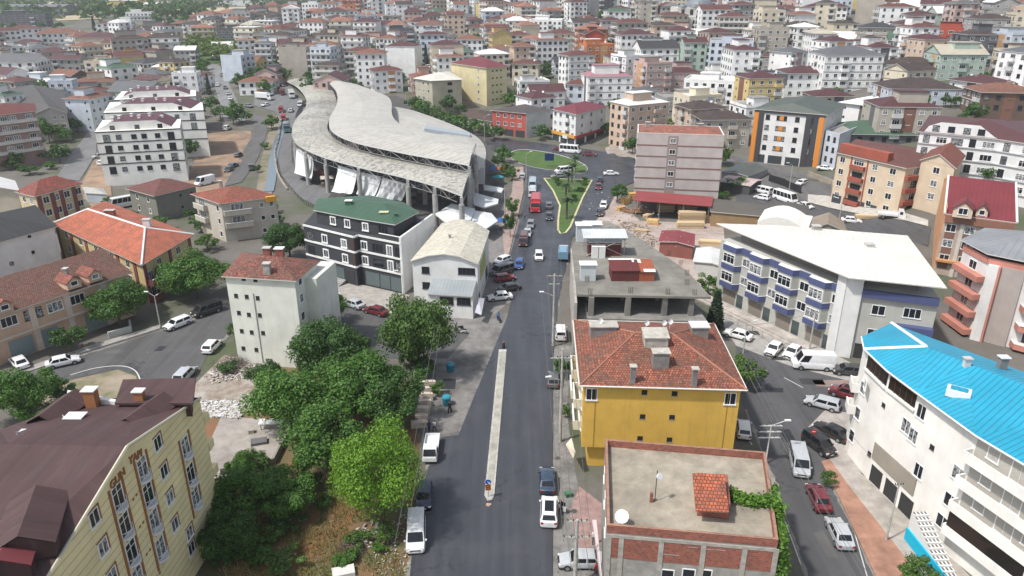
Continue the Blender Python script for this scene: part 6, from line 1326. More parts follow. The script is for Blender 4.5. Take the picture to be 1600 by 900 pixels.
for c in cand[NI:]:
    zd, x, y, w, d, h, rz, wcl, rcl, kind = c; cs, sn = math.cos(rz), math.sin(rz); pts = [(x + a * cs - e_ * sn, y + a * sn + e_ * cs) for a, e_ in ((-w / 2, -d / 2), (w / 2, -d / 2), (w / 2, d / 2), (-w / 2, d / 2))]
    zb = min(terrain(*p) for p in pts); ze = zb + h; wm2 = wallm(PAL[wcl], .35); rm_ = tile(RF[rcl], .5) if rcl in 'rtan' else metalroof(RF[rcl], .5, .6, .35); far.prism(pts, zb - .6, ze, wm2)
    fr = []
    for i in range(4):
        a, b_ = Vector((*pts[i], 0)), Vector((*pts[(i + 1) % 4], 0)); u = (b_ - a).normalized(); fr.append((a, u, (b_ - a).length, Vector((u.y, -u.x, 0))))
    wall_quads(far, fr, zb, ze, rnd=R, pitch=3.4)
    o_ = [(x + (p[0] - x) * 1.08, y + (p[1] - y) * 1.08, ze + .02) for p in pts]
    if kind == 'f': far.face([(x + (p[0] - x) * 1.02, y + (p[1] - y) * 1.02, ze + .3) for p in pts], rm_); far.prism([p[:2] for p in o_], ze + .001, ze + .28, wm2)
    else:
        f = .33 if kind == 'h' else 0; m1, m2 = (Vector(o_[0]) + Vector(o_[3])) / 2, (Vector(o_[1]) + Vector(o_[2])) / 2; hh = Vector((0, 0, d * .2)); r1, r2 = m1.lerp(m2, f) + hh, m2.lerp(m1, f) + hh
        far.face([o_[0], o_[1], r2, r1], rm_); far.face([o_[2], o_[3], r1, r2], rm_); far.face([o_[1], o_[2], r2], rm_ if f else wm2); far.face([o_[3], o_[0], r1], rm_ if f else wm2)
    far.box(x - .4, x + .4, y - .3, y + .3, ze, ze + d * .2 + .9, BM)
o = far.build('distant_houses'); tag(o, kind='stuff')
# labels: by look, then by what stands near, then by order from the left
from collections import defaultdict
MARK = [((500, 190), 'the market hall'), ((845, 252), 'the roundabout'), ((1050, 215), 'the striped tower'), ((220, 200), 'the white slabs'), ((1230, 215), 'the orange-panelled flats'), ((1500, 220), 'the gabled white block'), ((350, 85), 'the park trees'), ((1090, 30), 'the domed mosque'), ((30, 210), 'the pinkish flats'), ((745, 130), 'the yellow-cream block'), ((1380, 280), 'the beige and red flats')]
KN = {'h': 'hipped', 'g': 'gabled', 'f': 'flat'}; NUM = {1: 'single storey', 2: 'two storey', 3: 'three storey', 4: 'four storey', 5: 'five storey'}
def place_of(x, y):
    pp = proj(x, y, terrain(x, y) + 5); mk_ = min(MARK, key=lambda m: math.hypot(m[0][0] - pp[0], (m[0][1] - pp[1]) * 2)); dx, dy = pp[0] - mk_[0][0], pp[1] - mk_[0][1]
    far_ = abs(dx) > 130 or abs(dy) > 60; side = ('uphill behind' if dy < -25 else 'just behind') if abs(dx) < 60 and dy < 0 else ('before' if abs(dx) < 60 else ('left of' if dx < 0 else 'right of'))
    return pp[0], f"{'well ' if far_ and side[0] in 'lr' else ''}{side} {mk_[1]}"
grp = defaultdict(list)
for (o, wcl, rcl, kind, n, x, y) in HN:
    ppx, plc = place_of(x, y)
    look = f"{NUM.get(min(5, max(1, n)), 'tall').replace(' storey', '-storey')} {WN[wcl].replace(' ', '-')} {'house' if n < 3 else 'block'}, {RN[rcl].replace(' ', '-')} {KN[kind]} roof,"
    grp[(look, plc)].append((ppx, 0, o))
ORD = ['leftmost', 'second', 'third', 'fourth', 'fifth', 'sixth', 'seventh', 'eighth', 'ninth', 'tenth', 'eleventh', 'twelfth', 'thirteenth', 'fourteenth', 'fifteenth', 'sixteenth', 'seventeenth', 'eighteenth', 'nineteenth', 'twentieth'] + ['twenty-' + q for q in ('first', 'second', 'third', 'fourth', 'fifth', 'sixth', 'seventh', 'eighth', 'ninth')] + ['thirtieth']
for (look, place), l in grp.items():
    l.sort(key=lambda t: t[0])
    for i, (_, _, o) in enumerate(l):
        o['label'] = f"{look} {place}" + (f", {ORD[i] if i < len(l) - 1 or i == 0 else 'rightmost'}" if len(l) > 1 else ''); o['group'] = 'houses climbing the hillside'
# mosque on the hill
mx, my, mz = G(1092, 50); ms = thing('mosque', 'pale stone mosque with grey dome and one minaret on the hilltop', 'mosque', (mx, my, mz)); sw = wallm((.6, .58, .53), .2); my += 14
b = MB(); b.box(mx - 19, mx + 19, my - 12, my + 12, mz - 1, mz + 8, sw); b.box(mx - 12, mx + 15, my - 9, my + 12, mz + 8, mz + 13, sw); b.build('wall', sw, ms); dmg = metalroof((.16, .18, .2), .6, .5, .2)
def domem(x, y, z, r, name='dome', par=ms):
    b = MB(); N = 20
    for j in range(6):
        a0, a1 = j * math.pi / 12, (j + 1) * math.pi / 12
        for i in range(N):
            t0, t1 = 2 * math.pi * i / N, 2 * math.pi * (i + 1) / N; q = [(x + r * math.cos(a) * math.cos(t), y + r * math.cos(a) * math.sin(t), z + r * .75 * math.sin(a)) for a, t in ((a0, t0), (a0, t1), (a1, t1), (a1, t0))]; b.face(q, dmg)
    b.build(name, dmg, par)
domem(mx + 2, my, mz + 13, 8)
for i in range(4): domem(mx - 9 + i * 7, my - 7, mz + 13, 2.5)
for i in range(8): b = MB(); xx = mx - 16 + i * 4.4; b.box(xx - .8, xx + .8, my - 12.1, my - 11.9, mz + 2, mz + 6.5, WG[0]); b.build('window', WG[0], ms)
for i in range(5): b = MB(); xx = mx - 9 + i * 5; b.box(xx - .9, xx + .9, my - 9.1, my - 8.9, mz + 9, mz + 12, WG[0]); b.build('window', WG[0], ms)
b = MB(); b.tube((mx + 24, my, mz - 1), (mx + 24, my, mz + 24), 1.5, 1.3, 12, sw); b.tube((mx + 24, my, mz + 24), (mx + 24, my, mz + 25), 2.1, 2.1, 12, sw); b.tube((mx + 24, my, mz + 25), (mx + 24, my, mz + 34), 1.1, .9, 12, sw); b.tube((mx + 24, my, mz + 34), (mx + 24, my, mz + 39), 1.1, .05, 12, dmg); b.build('minaret', sw, ms)
# ------------------------------------------------------------------ trees
def crown_mesh(seed, R, H, n, leaf, mat, blobs=9, shape='round', fill=.35):
    """leaf clumps through an uneven crown; origin at the ground, crown centred at .62 H"""
    r = random.Random(seed); b = MB(); cs = []
    for i in range(blobs):
        a = r.uniform(0, 6.283); q = r.uniform(.15, .62) * R; zz = r.uniform(-.38, .4) * H * .62
        k = math.sqrt(max(.1, 1 - (zz / (H * .42)) ** 2)) if shape != 'cone' else 1
        cs.append((math.cos(a) * q * k, math.sin(a) * q * k, H * .6 + zz, r.uniform(.34, .58) * R))
    if shape == 'round':
        cs = [(0, 0, H * .6, R * .5)]
        for i in range(blobs * 2):
            d = Vector((r.gauss(0, 1), r.gauss(0, 1), r.gauss(0, .8))).normalized(); q = r.uniform(.5, .98); cs.append((d.x * R * q, d.y * R * q, H * .6 + d.z * H * .36 * q, R * r.uniform(.2, .4)))
    mi = b.mi(mat); V, Fc, Ms = b.v, b.f, b.m
    for i in range(n):
        if shape == 'cypress':
            t = r.random() ** .8; rad = R * (1 - t) ** .6 * min(1, t * 9 + .25) * r.uniform(.6, 1.05); a = r.uniform(0, 6.283); p = Vector((math.cos(a) * rad, math.sin(a) * rad, t * H)); nn = Vector((math.cos(a), math.sin(a), .8))
        else:
            c = cs[r.randrange(len(cs))]; d = Vector((r.gauss(0, 1), r.gauss(0, 1), r.gauss(0, 1) + .25)).normalized(); rr = c[3] * (r.uniform(.75, 1.08) if r.random() > fill else r.uniform(.2, .8)); p = Vector(c[:3]) + Vector((d.x * rr, d.y * rr, d.z * rr * .8)); nn = d
        nn = (nn + Vector((r.gauss(0, .55), r.gauss(0, .55), r.gauss(0, .55) + .35))).normalized(); q = nn.to_track_quat('Z', 'Y'); s = leaf * r.uniform(.55, 1.3); a = r.uniform(0, 3.14)
        u = q @ Vector((math.cos(a), math.sin(a), 0)) * s; v = q @ Vector((-math.sin(a), math.cos(a), 0)) * s * .62
        k = len(V); V += [tuple(p - u), tuple(p + v * .9), tuple(p + u), tuple(p - v)]; Fc.append((k, k + 1, k + 2, k + 3)); Ms.append(mi)
    me = bpy.data.meshes.new('crown'); me.from_pydata(V, [], Fc); me.materials.append(mat); return me
bark = plain((.11, .085, .065), .9, name='bark')
def trunk_mesh(seed, H, r0, limbs=5, R=3):
    r = random.Random(seed); b = MB(); top = Vector((0, 0, H * .55)); b.tube((0, 0, -.3), top * .5, r0, r0 * .75, 8, bark); b.tube(top * .5, top, r0 * .75, r0 * .5, 8, bark)
    for i in range(limbs): a = i * 6.283 / limbs + r.uniform(-.4, .4); e = Vector((math.cos(a) * R * .6, math.sin(a) * R * .6, H * r.uniform(.6, .85))); m = top.lerp(e, .5) + Vector((0, 0, -.2)); s_ = top * r.uniform(.55, .95); b.tube(s_, m, r0 * .4, r0 * .25, 6, bark); b.tube(m, e, r0 * .25, r0 * .08, 5, bark)
    return b.mesh('trunk')
L_DARK, L_MID, L_BR, L_YEL = leafm((.042, .11, .018), .6), leafm((.062, .155, .02), .55), leafm((.125, .265, .022), .45), leafm((.07, .145, .026), .7)
PRO = {}
def tproto(kind, k):
    key = (kind, k)
    if key not in PRO:
        if kind == 'big': PRO[key] = (crown_mesh(k, 5.4, 9, 20000, .19, L_DARK if k % 2 else L_MID, 17), trunk_mesh(k, 9, .3, 7, 4))
        elif kind == 'bright': PRO[key] = (crown_mesh(40 + k, 5.6, 9.4, 26000, .14, L_BR, 30, fill=.25), trunk_mesh(k, 9, .3, 7, 4))
        elif kind == 'ailanthus': PRO[key] = (crown_mesh(50 + k, 5.2, 9, 26000, .2, L_YEL, 20, fill=.5), trunk_mesh(k, 9, .25, 7, 4))
        elif kind == 'small': PRO[key] = (crown_mesh(60 + k, 2, 4, 2600, .15, (L_DARK, L_MID, L_YEL)[k % 3], 9), trunk_mesh(k, 4, .12, 4, 1.4))
        elif kind == 'far': PRO[key] = (crown_mesh(80 + k, 4, 7.5, 750, .5, (L_DARK, L_MID, L_DARK, L_YEL)[k % 4], 9), trunk_mesh(k, 7.5, .2, 3, 2))
        elif kind == 'park': PRO[key] = (crown_mesh(90 + k, 5, 9, 1600, .45, leafm((.12, .19, .035), .4), 11), trunk_mesh(k, 9, .25, 4, 3))
        elif kind == 'cypress': PRO[key] = (crown_mesh(70 + k, 1.5, 12, 1800, .32, leafm((.018, .04, .018), .4), shape='cypress'), trunk_mesh(k, 3, .15, 0, 1))
        elif kind == 'bush': PRO[key] = (crown_mesh(20 + k, 1.6, 1.9, 1700, .13, (L_MID, L_YEL, L_DARK)[k % 3], 8), None)
    return PRO[key]
BASE = dict(big=(5, 9), bright=(5, 9), ailanthus=(5, 9), small=(2, 4), far=(4, 7.5), park=(5, 9), cypress=(1.5, 12), bush=(1.6, 1.9))
TN = 0
def tree(kind, x, y, R, H, label, name=None, group=None, cat=None, z=None):
    global TN
    TN += 1; cm, tmh = tproto(kind, TN % 3 if kind in ('big', 'small', 'bush') else (TN % 4 if kind == 'far' else 0)); r0, h0 = BASE[kind]
    nm = name or {'cypress': 'cypress_tree', 'bush': 'bush'}.get(kind, 'tree'); t = thing(nm, label, cat or {'cypress': 'cypress', 'bush': 'bush'}.get(kind, 'tree'), (x, y, terrain(x, y) if z is None else z), TN * 1.7, group)
    c = obj('crown', cm, t); c.scale = (R / r0, R / r0 * random.uniform(.92, 1.08), H / h0)
    if tmh: k = obj('trunk', tmh, t); k.scale = (R / r0, R / r0, H / h0)
    return t
def treepx(kind, px, py, R, H, label, **k):
    """the pixel is the middle of the crown"""
    x, y = P(px, py, H * .6); z = terrain(x, y)
    if z > .05: x, y = G(px, py + 2)[:2]
    return tree(kind, x, y, R, H, label, **k)
g_ = 'trees in the overgrown plot'
for kd, px, py, R, H, lb in (('big', 520, 545, 5.0, 9.5, 'broad dark green tree right behind the pale blank-walled block'), ('big', 455, 620, 5.0, 8.5, 'dense dark tree leaning over the concrete yard'), ('big', 560, 600, 5.2, 9.5, 'largest mid green tree in the middle of the overgrown plot'), ('big', 605, 620, 4.2, 8, 'dark green tree at the plot edge by the pale block pile'), ('big', 510, 680, 4.6, 8, 'dark tree between the yard and the bright lime tree'), ('bright', 589, 738, 4.3, 11.0, 'bright lime green tree beside the parked pickup'),
     ('ailanthus', 652, 512, 4.6, 12, 'tall yellowish green tree with seed clusters by the main road junction'), ('big', 378, 775, 3.4, 6, 'dark tree against the cream lettered block'), ('big', 440, 765, 3.1, 5.0, 'low dark spreading tree below the concrete yard'), ('big', 350, 835, 2.6, 5, 'dark bushy tree at the foot of the lettered block'), ('big', 378, 728, 1.5, 3.4, 'small dark tree in the corner of the concrete yard'),
     ('big', 520, 478, 2.2, 5, 'slim dark tree at the right corner of the blank-walled block'), ('big', 415, 585, 2.3, 4.6, 'small rounded tree against the blank pale wall')):
    treepx(kd, px, py, R, H, lb, group=g_)
for kd, px, py, R, H, lb in (('big', 180, 470, 4.4, 7.5, 'big dark tree in front of the peach terrace'), ('big', 303, 425, 5.3, 8.5, 'large dark tree between the orange-roofed block and the blank-walled block'), ('big', 450, 372, 4.0, 7.5, 'dark tree left of the charcoal block'), ('big', 22, 610, 4.0, 7, 'light green tree at the left edge above the brown roof'), ('small', 105, 525, 2.4, 4.4, 'small tree growing over the terrace shutter'), ('small', 250, 345, 1.9, 3.6, 'small tree behind the bright orange ridge'),
     ('small', 366, 512, 1.3, 3.5, 'small tree squeezed beside the blank pale wall'), ('small', 90, 608, 2.2, 3.0, 'bushy green clump on the verge below the left side road'), ('small', 50, 640, 2.6, 3.6, 'bushy green clump beside the brown roof edge'), ('small', 420, 375 - 40, 1.5, 3, 'small tree at the bend of the service road'), ('small', 965, 298, 2.6, 5.2, 'round green tree before the timber stacks'), ('small', 1150, 298, 3.0, 4.4, 'round green tree behind the long timber lean-to'),
     ('small', 1165, 575, 2.6, 5, 'green tree hugging the right side of the yellow building'), ('cypress', 1120, 478, 1.5, 6.5, 'dark conical tree between frame building and banded bays'), ('small', 1108, 440, 2.0, 4, 'small tree beside the bare roof slab'), ('small', 1440, 893, 1.8, 3.4, 'green shrub tree at the foot of the white outside stair'), ('small', 880, 570, 1.4, 3.4, 'small street tree in front of the yellow building'), ('small', 884, 640, .8, 2.2, 'thin potted tree by the yellow building entrance'),
     ('small', 1295, 745, .9, 2.2, 'young thin tree on the orange pavement'), ('small', 797, 346, 1.5, 6.5, 'tall narrow street tree by the queue of parked vehicles'), ('small', 800, 320, 1.7, 5, 'street tree beside the red lorry'), ('small', 790, 262, 1.9, 4.5, 'street tree at the hall end opposite the roundabout'), ('small', 778, 250, 1.9, 4.5, 'street tree close behind the blue parasol'), ('small', 800, 268, 2.0, 4.5, 'street tree nearest the roundabout kerb'),
     ('small', 1205, 835, 0.6, 1.0, 'tiny shrub at the vine foot'), ('small', 660, 572, 1.8, 3.5, 'leafy shrub under the tall yellowish tree'), ('small', 683, 605, 1.1, 2.2, 'bright shrub beside the pale block pile'), ('small', 602, 830, 1.2, 2.4, 'green shrub below the lime tree'), ('small', 1545, 300, 4.0, 9, 'dark tree behind the maroon dormered roof')):
    treepx(kd, px, py, R, H, lb)
for kd, px, py, R, H, lb in (('small', 312, 347, 2.2, 4, 'leafy tree between the bright orange roof and the weathered cream house'), ('small', 323, 376, 2.4, 3.6, 'tree below the weathered cream house beside the large dark tree'), ('small', 296, 332, 1.5, 2.6, 'shrub at the foot of the olive-grey house'), ('small', 425, 322, 1.8, 3, 'shrubby tree on the service road wall, upper'), ('small', 433, 342, 1.6, 2.6, 'shrubby tree on the service road wall, lower'), ('small', 402, 262, 1.4, 2.6, 'shrub on the stream bank, lower'), ('small', 414, 232, 1.5, 2.8, 'shrub on the stream bank, upper'),
     ('small', 20, 262, 3, 3, 'hedge-like green tree below the pinkish flats, left'), ('small', 45, 264, 3, 3, 'hedge-like green tree below the pinkish flats, right'), ('small', 80, 262, 2.2, 2.4, 'green shrub beside the left street top'), ('small', 168, 312, 1.6, 2.2, 'shrub beside the small blue shed'), ('small', 206, 336, 1.8, 2.6, 'shrub beside the white minibus'), ('small', 1075, 210, 3, 4, 'bushy tree at the dry field edge'), ('small', 1010, 188, 3, 4.5, 'bushy dark tree behind the dry field'), ('small', 985, 178, 3, 4.5, 'dark tree left behind the dry field'),
     ('small', 1130, 870 - 560, 1.6, 2.5, 'shrub behind the red shed roof end'), ('small', 1520, 130 + 40, 3.5, 5, 'green tree between right hillside blocks'), ('small', 1485, 165, 3, 4, 'low yellowish shrub on the right hillside'), ('small', 1120, 455, 1.2, 2.4, 'shrub beside the conical dark tree'), ('small', 640, 560, 1.8, 3, 'ivy-like shrub at the boundary wall'), ('small', 1170, 520 + 70, 1.0, 2, 'low shrub right of the yellow building')): treepx(kd, px, py, R, H, lb)
gg = 'avenue trees behind the hall'
for i, (px, py) in enumerate(((645, 165), (658, 172), (668, 178), (685, 184), (700, 190), (718, 196), (738, 200), (755, 205), (772, 212), (800, 160), (845, 210), (1148, 218), (345, 180), (378, 185), (330, 165), (425, 195), (395, 125), (385, 108), (402, 118), (375, 130), (430, 125), (418, 140), (60, 245), (25, 255), (118, 200), (100, 210), (430, 112), (445, 122))):
    x, y, z = G(px, py + 8); s = F / (y * CT + (CAMZ - z) * ST)
    nearest = ['by the khaki block', 'second from the khaki block', 'behind the wide hall roof', 'before the low shop row', 'left of the roof hatch', 'over the low shop row', 'at the shop row end', 'before the red shop', 'by the avenue crossing', 'behind the tall cream block', 'beside the white corner building', 'by the orange panelled flats', 'beside the white maroon-roofed slabs', 'by the riverside road bend', 'behind the white slabs', 'on the river bank', 'on the avenue near the trucks', 'on the avenue top', 'above the truck park', 'left of the truck park', 'behind the truck park', 'beside the truck park', 'before the pinkish flats', 'left of the pinkish flats entrance', 'behind the left street', 'at the head of the left street', 'high above the truck park', 'left of the grey slab tower'][i]
    tree('far', x, y, 10 / s + 1.2, 18 / s + 1.5, 'rounded green street tree ' + nearest, group=gg)
for i, (px, py, h) in enumerate(((438, 100, 38), (629, 106, 38), (666, 100, 30), (225, 281, 28), (327, 148, 32), (148, 48, 22), (345, 38, 14), (464, 34, 18), (612, 30, 12), (530, 20, 10))):
    x, y, z = G(px, py); s = F / (y * CT + (CAMZ - z) * ST); tree('cypress', x, y, h / s * .14, h / s, ['tall dark cypress left of the pale grey blocks', 'tall dark cypress beside the white gabled house', 'dark cypress in front of the dull red roofs', 'small dark cypress in front of the white slabs', 'dark cypress between white slabs and avenue', 'broad dark cypress clump near the white flat blocks', 'dark thin cypress near the far grey block', 'dark cypress near the tall grey tower', 'tiny cypress on the far slope', 'tiny cypress on the left far slope'][i])
for i, (px, py) in enumerate(((300, 70), (318, 78), (332, 84), (345, 88), (358, 95), (372, 92), (362, 80), (340, 76), (322, 68))):
    x, y, z = G(px, py + 10); tree('park', x, y, 6.5, 9.5, 'bright sunlit park tree ' + ['at the left end of the park', 'second in the park row', 'left of the park middle', 'front middle of the park', 'front right of the park', 'at the right end of the park', 'rear right of the park', 'rear middle of the park', 'rear left of the park'][i], group='bright green park trees')
# trees in gaps between the far houses
R2 = random.Random(5); placed = []; 
for _ in range(3200):
    Yv = 220 + 700 * R2.random() ** 1.2; Xv = R2.uniform(-.8, .8) * Yv
    pp = proj(Xv, Yv, terrain(Xv, Yv))
    if not (-10 < pp[0] < 1610) or pp[1] < 0 or not clear(Xv, Yv, 1.6): continue
    placed.append((Xv, Yv, pp)); KC.append((Xv, Yv, 2.5, None))
    if len(placed) > 210: break
seen = defaultdict(int)
tl_ = defaultdict(list)
for Xv, Yv, pp in placed:
    s = R2.uniform(2.2, 4.0); h = s * R2.uniform(1.6, 2.3); o = tree('far', Xv, Yv, s, h, 'x', group='trees between the hillside houses'); a_, pl = place_of(Xv, Yv); tl_[(('large ' if s > 3.2 else 'small ') + ('tall' if h / s > 1.95 else 'broad') + (' distant' if Yv > 430 else ''), pl)].append((a_, o))
for (lk, pl), l in tl_.items():
    l.sort(key=lambda t: t[0])
    for i, (_, o) in enumerate(l): o['label'] = f"{lk} leafy tree between houses {pl}" + (f", {ORD[min(i, 29)] if i < len(l) - 1 or i == 0 else 'rightmost'}" if len(l) > 1 else '')
# woods of the far left plain, one mass
wood = MB(); r = random.Random(9); wm1 = (L_DARK, leafm((.06, .1, .035), .4))
for _ in range(620):
    px = r.uniform(-60, 620) if r.random() < .8 else r.uniform(620, 800); py = r.uniform(-6, 30 if px < 330 else 12); x, y, z = G(px, py)
    if y > 2400 or y < 560 or not clear(x, y, 3): continue
    k = r.uniform(.8, 1.5)
    for i in range(26):
        p = Vector((x, y, z)) + Vector((r.gauss(0, 3.6), r.gauss(0, 3.6), r.uniform(.5, 8.5) * k)); q = Vector((r.gauss(0, 1), r.gauss(0, 1), r.gauss(0, 1))).normalized().to_track_quat('Z', 'Y'); s = r.uniform(1.2, 2.8); wood.face([p + q @ Vector(v) * s for v in ((-1, 0, 0), (0, -.8, 0), (1, 0, 0), (0, .8, 0))], wm1[_ % 2])
tag(wood.build('distant_woods'), kind='stuff')
fd = soil((.42, .35, .24), (.36, .31, .2), (.25, .25, .14), .02, 'fields')
for q in (((-40, 3), (210, 1), (340, 6), (300, 12), (150, 17), (80, 20), (-40, 22)), ((230, 18), (300, 14), (400, 10), (380, 20), (260, 26)), ((80, 26), (150, 22), (160, 30), (90, 33))): sheet('field', q, fd, .3)
for i, (px, py, w, h, d, m) in enumerate(((375, 9, 60, 8, 30, (.7, .7, .68)), (230, 18, 22, 7, 18, (.66, .6, .42)), (195, 18, 30, 11, 22, (.62, .5, .16)), (52, 26, 60, 9, 25, (.16, .17, .19)), (1390 - 1100, 5, 24, 12, 20, (.6, .62, .6)))):
    x, y, z = G(px, py); s = F / (y * CT + (CAMZ - z) * ST); s_ = Bld('warehouse', ['long white warehouse on the far plain', 'small cream warehouse beyond the left houses', 'mustard yellow factory hall on the far plain', 'dark grey factory hall at the far left', 'pale far apartment slab near the horizon'][i], pts=[(x - w / 2, y), (x + w / 2, y), (x + w / 2, y + d), (x - w / 2, y + d)], ze=z + h, wall=wallm(m, .3), cat='warehouse', keep=False).walls(); s_.gable(2, metalroof((.6, .6, .58) if i != 3 else (.15, .15, .16), 1), .5)
# palms of the traffic islands
pmat = leafm((.05, .09, .035), .4)
def palm(px, py, H, label):
    x, y = P(px, py, .15); t = thing('palm_tree', label, 'palm', (x, y, .15), px, 'palms on the traffic islands'); b = MB(); b.tube((0, 0, -.2), (.1, 0, H), .28, .2, 8, bark); obj('trunk', b.mesh('trunk'), t); b = MB(); r = random.Random(px)
    for i in range(26):
        a = i * 2.4; up = r.uniform(-.2, 1.1); L = r.uniform(1.7, 2.3); prev = Vector((.1, 0, H)); d = Vector((math.cos(a) * math.cos(up), math.sin(a) * math.cos(up), math.sin(up))); side = Vector((-math.sin(a), math.cos(a), 0))
        for k in range(6):
            nx = prev + d * L / 6; d = (d + Vector((0, 0, -.24))).normalized(); w = .34 * (1 - abs(k - 2) / 5)
            for sgn_ in (-1, 1):
                b.face([prev, nx, nx + side * sgn_ * w - Vector((0, 0, .12)), prev.lerp(nx, .35) + side * sgn_ * w - Vector((0, 0, .12))], pmat)
            prev = nx
    obj('crown', b.mesh('crown'), t)
for px, py, H, lb in ((898, 270, 4.5, 'palm at the tip of the roundabout'), (893, 285, 4.8, 'palm on the triangle beside the parked van'), (888, 300, 4.8, 'palm in the upper middle of the triangle island'), (884, 315, 4.2, 'palm in the middle of the triangle island'), (885, 342, 4.6, 'lowest palm near the point of the triangle island')): palm(px, py, H, lb)
for px, py, k in ((868, 283, 0), (872, 289, 1), (915, 283, 2), (911, 289, 3), (908, 299, 4), (898, 311, 5)):
    x, y = P(px, py, .15); tree('bush', x, y, 1.1, 1.3, 'clipped round dark bush on the triangle island ' + ['at its upper left corner', 'second from the upper left corner', 'at its upper right corner', 'just below the upper right corner', 'halfway down the right kerb', 'under the palms'][k], group='clipped bushes on the island', z=.15)
# bushes, rough grass and scrub in the near plot
for i, (px, py, R, H) in enumerate(((420, 840, 1.6, 1.4), (455, 822, 2.0, 1.6), (395, 880, 1.8, 1.5), (450, 885, 1.9, 1.4), (350, 880, 1.6, 1.8), (505, 790, 1.2, 1.2), (560, 850, 1.3, 1.1), (478, 765, 1.8, 2.0), (540, 875, 1.4, 1.0), (395, 735, 1.8, 2.2), (355, 580, 1.6, 1.6), (595, 860, .9, .9))):
    x, y = P(px, py); tree('bush', x, y, R, H, 'low green bush in the scrub ' + ['left of the red earth', 'above the red earth', 'at the bottom edge by the lettered block', 'at the bottom middle of the plot', 'at the foot of the lettered wall', 'under the lime tree', 'near the dry branches', 'below the dark tree', 'near the bottom white object', 'at the yard wall', 'beside the cut branches heap', 'nearest the rubble and the white van'][i], group='bushes in the overgrown plot')
gb = MB(); r = random.Random(4); gmats = (leafm((.3, .25, .1), .35), leafm((.11, .16, .035), .5), leafm((.2, .2, .06), .4)); PZ = [P(a, c) for a, c in ((335, 900), (400, 770), (470, 770), (600, 790), (632, 905))]
for _ in range(16000):
    x, y = r.uniform(-28, -8), r.uniform(52, 76)
    if not inpoly(x, y, PZ): continue
    v = math.sin(x * .7 + 2) + math.sin(y * .9 + x * .4)
    if v < -.6: continue
    m = gmats[0 if v > .5 else (1 if r.random() < .6 else 2)]; a = r.uniform(0, 3.14); h = r.uniform(.25, .8) * (1.2 if v > .5 else .7); w = .05; dx, dy = math.cos(a) * w, math.sin(a) * w; lx, ly = r.gauss(0, .18), r.gauss(0, .18); gb.face([(x - dx, y - dy, 0), (x + dx, y + dy, 0), (x + lx, y + ly, h)], m)
tag(gb.build('rough_grass'), kind='stuff')
def rubble(name, px, n, s, cols, seed, zt=0.0, kind='stuff', flat_=.5):
    b = MB(); r = random.Random(seed); w = [P(a, c) for a, c in px]; x0, x1 = min(p[0] for p in w), max(p[0] for p in w); y0, y1 = min(p[1] for p in w), max(p[1] for p in w); k = 0; ms_ = [plain(c, .9, name='rubble') for c in cols]
    while k < n:
        x, y = r.uniform(x0, x1), r.uniform(y0, y1); k += 1
        if not inpoly(x, y, w): continue
        M = Matrix.Translation((x, y, zt + r.uniform(0, .25))) @ Matrix.Rotation(r.uniform(0, 3), 4, 'Z') @ Matrix.Rotation(r.gauss(0, .4), 4, 'X'); a, c, d = r.uniform(.3, 1) * s, r.uniform(.2, .7) * s, r.uniform(.1, .4) * s; b.box(-a, a, -c, c, -d, d, ms_[r.randrange(len(ms_))], M)
    tag(b.build(name), kind=kind)
rubble('rubble', [(315, 628), (372, 628), (378, 655), (335, 652), (312, 650)], 900, .28, [(.5, .48, .45), (.35, .32, .3), (.6, .6, .58)], 1); rubble('rubble', [(355, 560), (410, 560), (405, 590), (330, 600), (320, 590)], 500, .25, [(.35, .3, .27), (.5, .47, .44)], 2)
rubble('litter', [(590, 830), (640, 800), (640, 900), (580, 900)], 350, .1, [(.4, .37, .33), (.6, .58, .55), (.25, .22, .2)], 3); rubble('scrap', [(948, 222), (1000, 228), (998, 240), (950, 240)], 500, .5, [(.5, .48, .45), (.3, .2, .18), (.6, .6, .58), (.2, .25, .3)], 6, .2)
rubble('litter', [(560, 820), (600, 810), (590, 860), (540, 870)], 90, .2, [(.3, .28, .26), (.45, .43, .4)], 8)
rubble('rubble', [(905, 458), (1095, 460), (1060, 425), (1000, 378), (950, 350), (905, 370)], 260, .16, [(.3, .28, .25), (.12, .11, .1), (.45, .42, .38), (.25, .12, .08)], 12, 8.6)
rubble('debris', [(915, 495), (1085, 498), (1060, 470), (930, 466)], 160, .18, [(.3, .28, .25), (.15, .13, .11), (.4, .36, .3)], 13, 5.2)
rubble('scrap', [(965, 345), (1010, 352), (1030, 385), (990, 375)], 260, .3, [(.3, .22, .14), (.35, .3, .25), (.2, .17, .14)], 14)
rubble('litter', [(868, 600), (890, 600), (900, 760), (940, 840), (930, 900), (868, 900)], 260, .07, [(.35, .33, .3), (.15, .14, .13), (.5, .48, .45)], 15)
rubble('rubble', [(1120, 262), (1160, 240), (1200, 252), (1180, 262)], 120, .3, [(.35, .33, .3), (.5, .48, .45)], 16, .3)
hb = MB(); r = random.Random(2)
for (cx_, cy_, n, rad, hh) in ((*P(365, 572), 700, 3.0, 1.8), (*P(548, 862), 350, 1.6, .9)):
    for _ in range(n):
        x, y = cx_ + r.gauss(0, rad * .5), cy_ + r.gauss(0, rad * .45); z = max(.05, hh * (1 - math.hypot(x - cx_, y - cy_) / rad / 1.4)) * r.random(); d = Vector((r.gauss(0, 1), r.gauss(0, 1), r.gauss(0, .5))).normalized() * r.uniform(.3, .9); hb.tube((x, y, z), Vector((x, y, z)) + d, .025, .01, 3, plain((.16, .12, .1), .9, name='dry_branch'), False)
tag(hb.build('brushwood'), kind='stuff')
